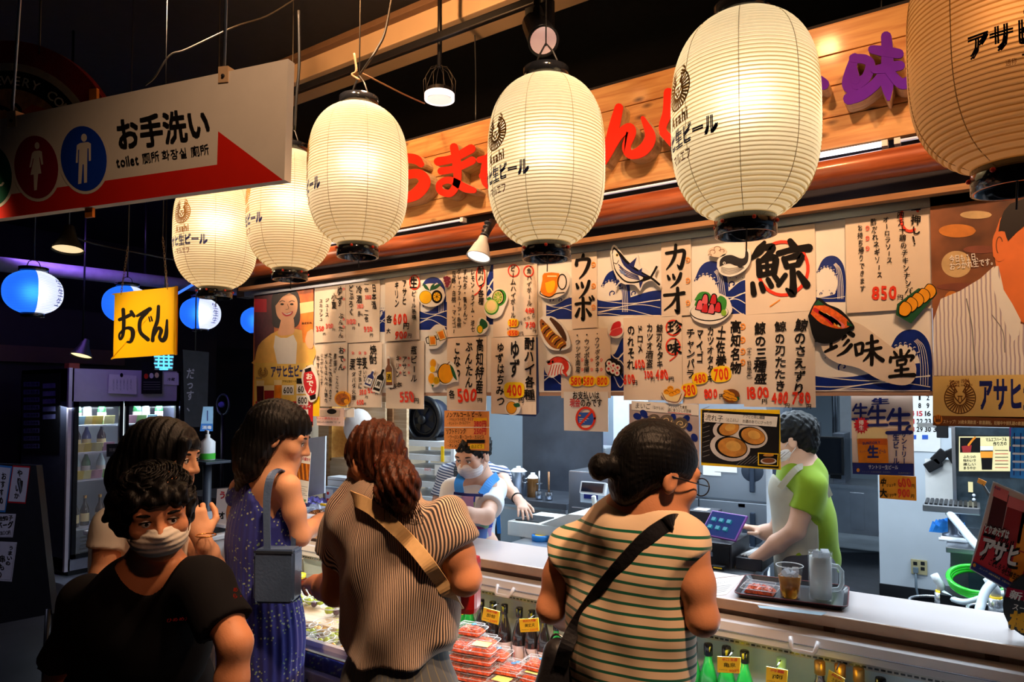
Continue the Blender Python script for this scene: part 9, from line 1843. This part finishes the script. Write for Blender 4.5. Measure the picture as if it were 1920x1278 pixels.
def patch(nt,tc,bs):
 v=nt.nodes.new('ShaderNodeTexVoronoi');v.distance='CHEBYCHEV';v.inputs['Scale'].default_value=11;v.inputs['Randomness'].default_value=.0;r=nt.nodes.new('ShaderNodeValToRGB');r.color_ramp.interpolation='CONSTANT'
 for i,c in enumerate(((36,70,190),(190,150,200),(150,196,150),(200,206,214),(170,60,130),(110,140,210))):
  e=r.color_ramp.elements[i]if i<2 else r.color_ramp.elements.new(i/6);e.position=i/6;e.color=(*srgb(*c),1)
 sp=nt.nodes.new('ShaderNodeSeparateColor');nt.links.new(tc.outputs['Object'],v.inputs['Vector']);w_=nt.nodes.new('ShaderNodeTexWhiteNoise');nt.links.new(v.outputs['Position'],w_.inputs[0]);nt.links.new(w_.outputs[0],r.inputs[0]);nt.links.new(r.outputs[0],bs.inputs['Base Color'])
S=SD(.007);top=J(900,924,D5)[2];S.cap(nk-ZU*.10,hip+ZU*.2,.124,.134,.05,(f,.90));S.cap(hip+ZU*.22,hip-ZU*.3,.136,.150,.05,(f,.92));S.half((0,0,top),(0,0,1));S.half((0,0,.5),(0,0,-1));S.half(np.array([hip[0],hip[1],0])-f*.0,-f);ap=S.build('apron',cloth_mat('patchwork',patch),W)
ABL=mat('apron_blue',srgb(40,130,214),.7)
def band(pts,wd,m,name,par):return strap_path(pts,wd,.006,m,name,par,lambda p:-FH)
for P in([(862,925,D5-.20),(860,905,D5-.155),(868,888,D5-.06)],[(903,928,D5-.17),(918,905,D5-.10),(932,892,D5+.02)]):o=band([J(*q)for q in P],.045,ABL,'apron_strap',W)
band([J(930,905,D5+.06),J(933,950,D5+.02),J(936,1000,D5-.02)],.02,ABL,'apron_tie',W);band([J(851,924,D5-.205),J(876,927,D5-.21),J(905,928,D5-.185)],.014,NAVY,'apron_hem',W)
S=SD(.006);S.ell(H.at(0,-.025,.045),(.088,.106,.092),H.R,.02);S.ell(H.at(0,.10,-.03),(.085,.07,.085),H.R,.02,True)
for e in(-1,1):S.ell(H.at(e*.085,.02,-.05),(.035,.06,.05),H.R,.015,True)
S.disp(lambda P:.0018*sum(np.sin(P@k_+i)for i,k_ in enumerate(KR)));S.build('hair',HBLK,W);H.eyes(W,hair=HBLK);mask(H,W,mat('mask_white_cool',srgb(226,224,228),.8,var=.03,bump=.2,bscale=24));S=SD(.009);S.cap(hip+ZU*.0,hip-ZU*.05,.135,.13,.03,(f,.85));legs(S,hip,lat,f,.09,.075,False);S.half((0,0,.07),(0,0,-1));S.build('trousers',mat('dark_trousers'),W);shoes(W,hip,lat,f,WHITEPL)
D6=4.40;f=nrm(-FH*.8+RT*.5);lat=nrm(np.cross(f,ZU));cx6=J(890,940,D6);hip=np.array([cx6[0],cx6[1],.86]);W=person(hip,'second worker in a striped shirt behind the staff woman, hand at the till')
nk,hd=J(885,868,D6),J(880,826,D6);sA,sB=J(838,890,D6),J(938,892,D6+.02);eA,eB=J(818,950,D6-.05),J(950,912,D6-.12);wA,wB=J(830,975,D6-.2),J(972,936,D6-.28)
S=SD(.006);H=Head(S,hd,-FH*.8+RT*.3-ZU*.4,ZU);S.chain([H.at(0,-.03,-.06),nk,nk-ZU*.05],[.05,.052,.075],.03);S.cap(nk-ZU*.06,hip,.13,.15,.05,(f,.75))
for a,b,c,s_ in((sA,eA,wA,1),(sB,eB,wB,-1)):S.cap(nk-ZU*.045,a,.058,.052,.05);S.chain([a,(a+b)/2,b,(b+c)/2,c],[.052,.046,.038,.036,.026],.02);hand(S,c,c-b-ZU*.05,ZU,s_,1.0,(.25,.3,.3,.35),.3,.12)
legs(S,hip,lat,f);S.build('body',SKS,W)
S=SD(.007);S.cap(nk-ZU*.09,hip+ZU*.02,.15,.165,.05,(f,.8));S.cap(nk-ZU*.05,sA,.062,.06,.06);S.cap(nk-ZU*.05,sB,.062,.06,.06);S.sleeve(sA,eA,.7,.062,.062);S.sleeve(sB,eB,.3,.06,.06);S.half(hip-ZU*.05,-ZU);S.disp(folds([(30,12,20)],[.004]));S.build('striped_shirt',cloth_mat('staff_stripe',stripes((.2,.1,1),1/.017,srgb(70,84,120),srgb(206,212,222),.45,.01)),W)
for P in([(858,902,D6-.20),(857,880,D6-.14),(866,862,D6-.04)],[(905,902,D6-.20),(913,880,D6-.14),(905,862,D6-.04)]):band([J(*q)for q in P],.04,BLACK,'apron_strap',W)
S=SD(.007);S.cap(hip+ZU*.2,hip-ZU*.3,.17,.178,.05,(f,.83));S.half((0,0,.5),(0,0,-1));S.half(hip+f*.02,-f);S.build('apron',BLACK,W);S=SD(.007);S.ell(H.at(0,-.025,.045),(.088,.106,.092),H.R,.02);S.ell(H.at(0,.10,-.03),(.085,.07,.085),H.R,.02,True);S.build('hair',HBLK,W);H.eyes(W,hair=HBLK);S=SD(.009);legs(S,hip,lat,f,.10,.085,False);S.half((0,0,.07),(0,0,-1));S.build('trousers',mat('dark_trousers'),W);shoes(W,hip,lat,f,WHITEPL)
og=np.array(W.location);p=wB-(wB-eB)*.12-og;t_=nrm(wB-eB);u_=nrm(np.cross(t_,ZU));v_=np.cross(t_,u_);MB().tube([p+.031*(u_*math.cos(a)+v_*math.sin(a))for a in np.linspace(0,6.283,20,endpoint=False)],.006,8,False,True).build('wristband',BLACK,W)
D7=3.22;f=nrm(-RT*.88+FH*.35);lat=nrm(np.cross(f,ZU));cx7=J(1512,980,D7);hip=np.array([cx7[0],max(cx7[1],3.12),.90]);W=person(hip,'man in a green T-shirt and beige apron reaching for the tablet behind the counter')
nk,hd=J(1502,872,D7),J(1484,826,D7-.02);sA,sB=J(1520,906,D7-.12),J(1488,910,D7+.17);eA,eB=J(1492,994,D7-.14),J(1455,1000,D7+.22);wA,wB=J(1424,1042,D7+.0),J(1420,996,D7+.26)
S=SD(.0052);H=Head(S,hd,-RT*.80+FH*.42-ZU*.22,ZU-RT*.08,.98);S.chain([H.at(0,-.03,-.06),nk,nk-ZU*.05],[.052,.055,.08],.03);S.cap(nk-ZU*.06,hip+ZU*.25,.13,.13,.05,(f,.74));S.cap(hip+ZU*.25,hip,.13,.15,.05,(f,.8))
for a,b,c in((sA,eA,wA),(sB,eB,wB)):S.cap(nk-ZU*.045,a,.06,.054,.05);S.chain([a,(a+b)/2,b,(b+c)/2,c],[.054,.049,.040,.040,.028],.02)
hand(S,wA,J(1398,1052,D7+.05)-wA,ZU+.3*f,1,1.02,(.12,.1,.12,.2),.2,.22);hand(S,wB,J(1392,984,D7+.24)-wB,ZU,-1,1.0,(.35,.6,.7,.8),.4,.05);legs(S,hip,lat,f);S.build('body',SKS,W)
S=SD(.007);S.cap(nk-ZU*.09,hip+ZU*.2,.148,.150,.05,(f,.80));S.cap(hip+ZU*.22,hip,.150,.165,.05,(f,.84));S.cap(nk-ZU*.055,sA,.062,.06,.06);S.cap(nk-ZU*.055,sB,.062,.06,.06);S.cap(nk-ZU*.05,nk-ZU*.015,.076,.062,.03);S.sleeve(sA,eA,.60,.063,.068);S.sleeve(sB,eB,.55,.062,.066);S.ell(nk+ZU*.04+f*.02,(.066,.066,.045),None,.02,True);S.half(hip-ZU*.06,-ZU);S.disp(folds([(28,14,22),(-30,26,14),(60,10,-30)],[.005,.004,.002]));S.build('t_shirt',mat('tshirt_green',srgb(128,158,22),.85,var=.05,sheen=.1),W)
APR=mat('apron_beige',srgb(178,172,156),.85,var=.04,bump=.2,bscale=12)
S=SD(.007);S.cap(nk-ZU*.12+f*.02,hip+ZU*.18,.148,.155,.05,(f,.84));S.cap(hip+ZU*.20,hip-ZU*.35,.164,.172,.05,(f,.86));S.half(nk-ZU*.15-f*.0+lat*.0,nrm(ZU*.85-f*.75));S.half((0,0,.5),(0,0,-1));S.half(np.array([hip[0],hip[1],0])-f*.05,-f*.95+ZU*.0);S.disp(folds([(24,30,10)],[.004]));S.build('apron',APR,W)
strap_path([J(1462,915,D7-.12),J(1492,880,D7-.13),J(1512,876,D7-.10),J(1540,895,D7-.12),J(1556,930,D7-.10)],.028,.005,APR,'apron_strap',W,lambda p:-FH+ZU*.5)
S=SD(.005);S.ell(H.at(0,-.025,.045),(.090,.110,.092),H.R,.02);S.ell(H.at(0,-.07,-.02),(.07,.045,.06),H.R,.03);S.ell(H.at(0,.10,-.02),(.09,.07,.08),H.R,.02,True)
for e in(-1,1):S.ell(H.at(e*.088,.02,-.045),(.036,.06,.05),H.R,.015,True)
S.disp(lambda P:.0013*sum(np.sin(P@k_*.9+i)for i,k_ in enumerate(KR)));S.build('hair',HBLK,W);H.eyes(W,hair=HBLK);mask(H,W,mat('mask_white_cool'));S=SD(.009);S.cap(hip,hip-ZU*.05,.16,.155,.03,(f,.85));legs(S,hip,lat,f,.105,.09,False);S.half((0,0,.07),(0,0,-1));S.build('trousers',mat('dark_trousers'),W);shoes(W,hip,lat,f,BLACK,.09)
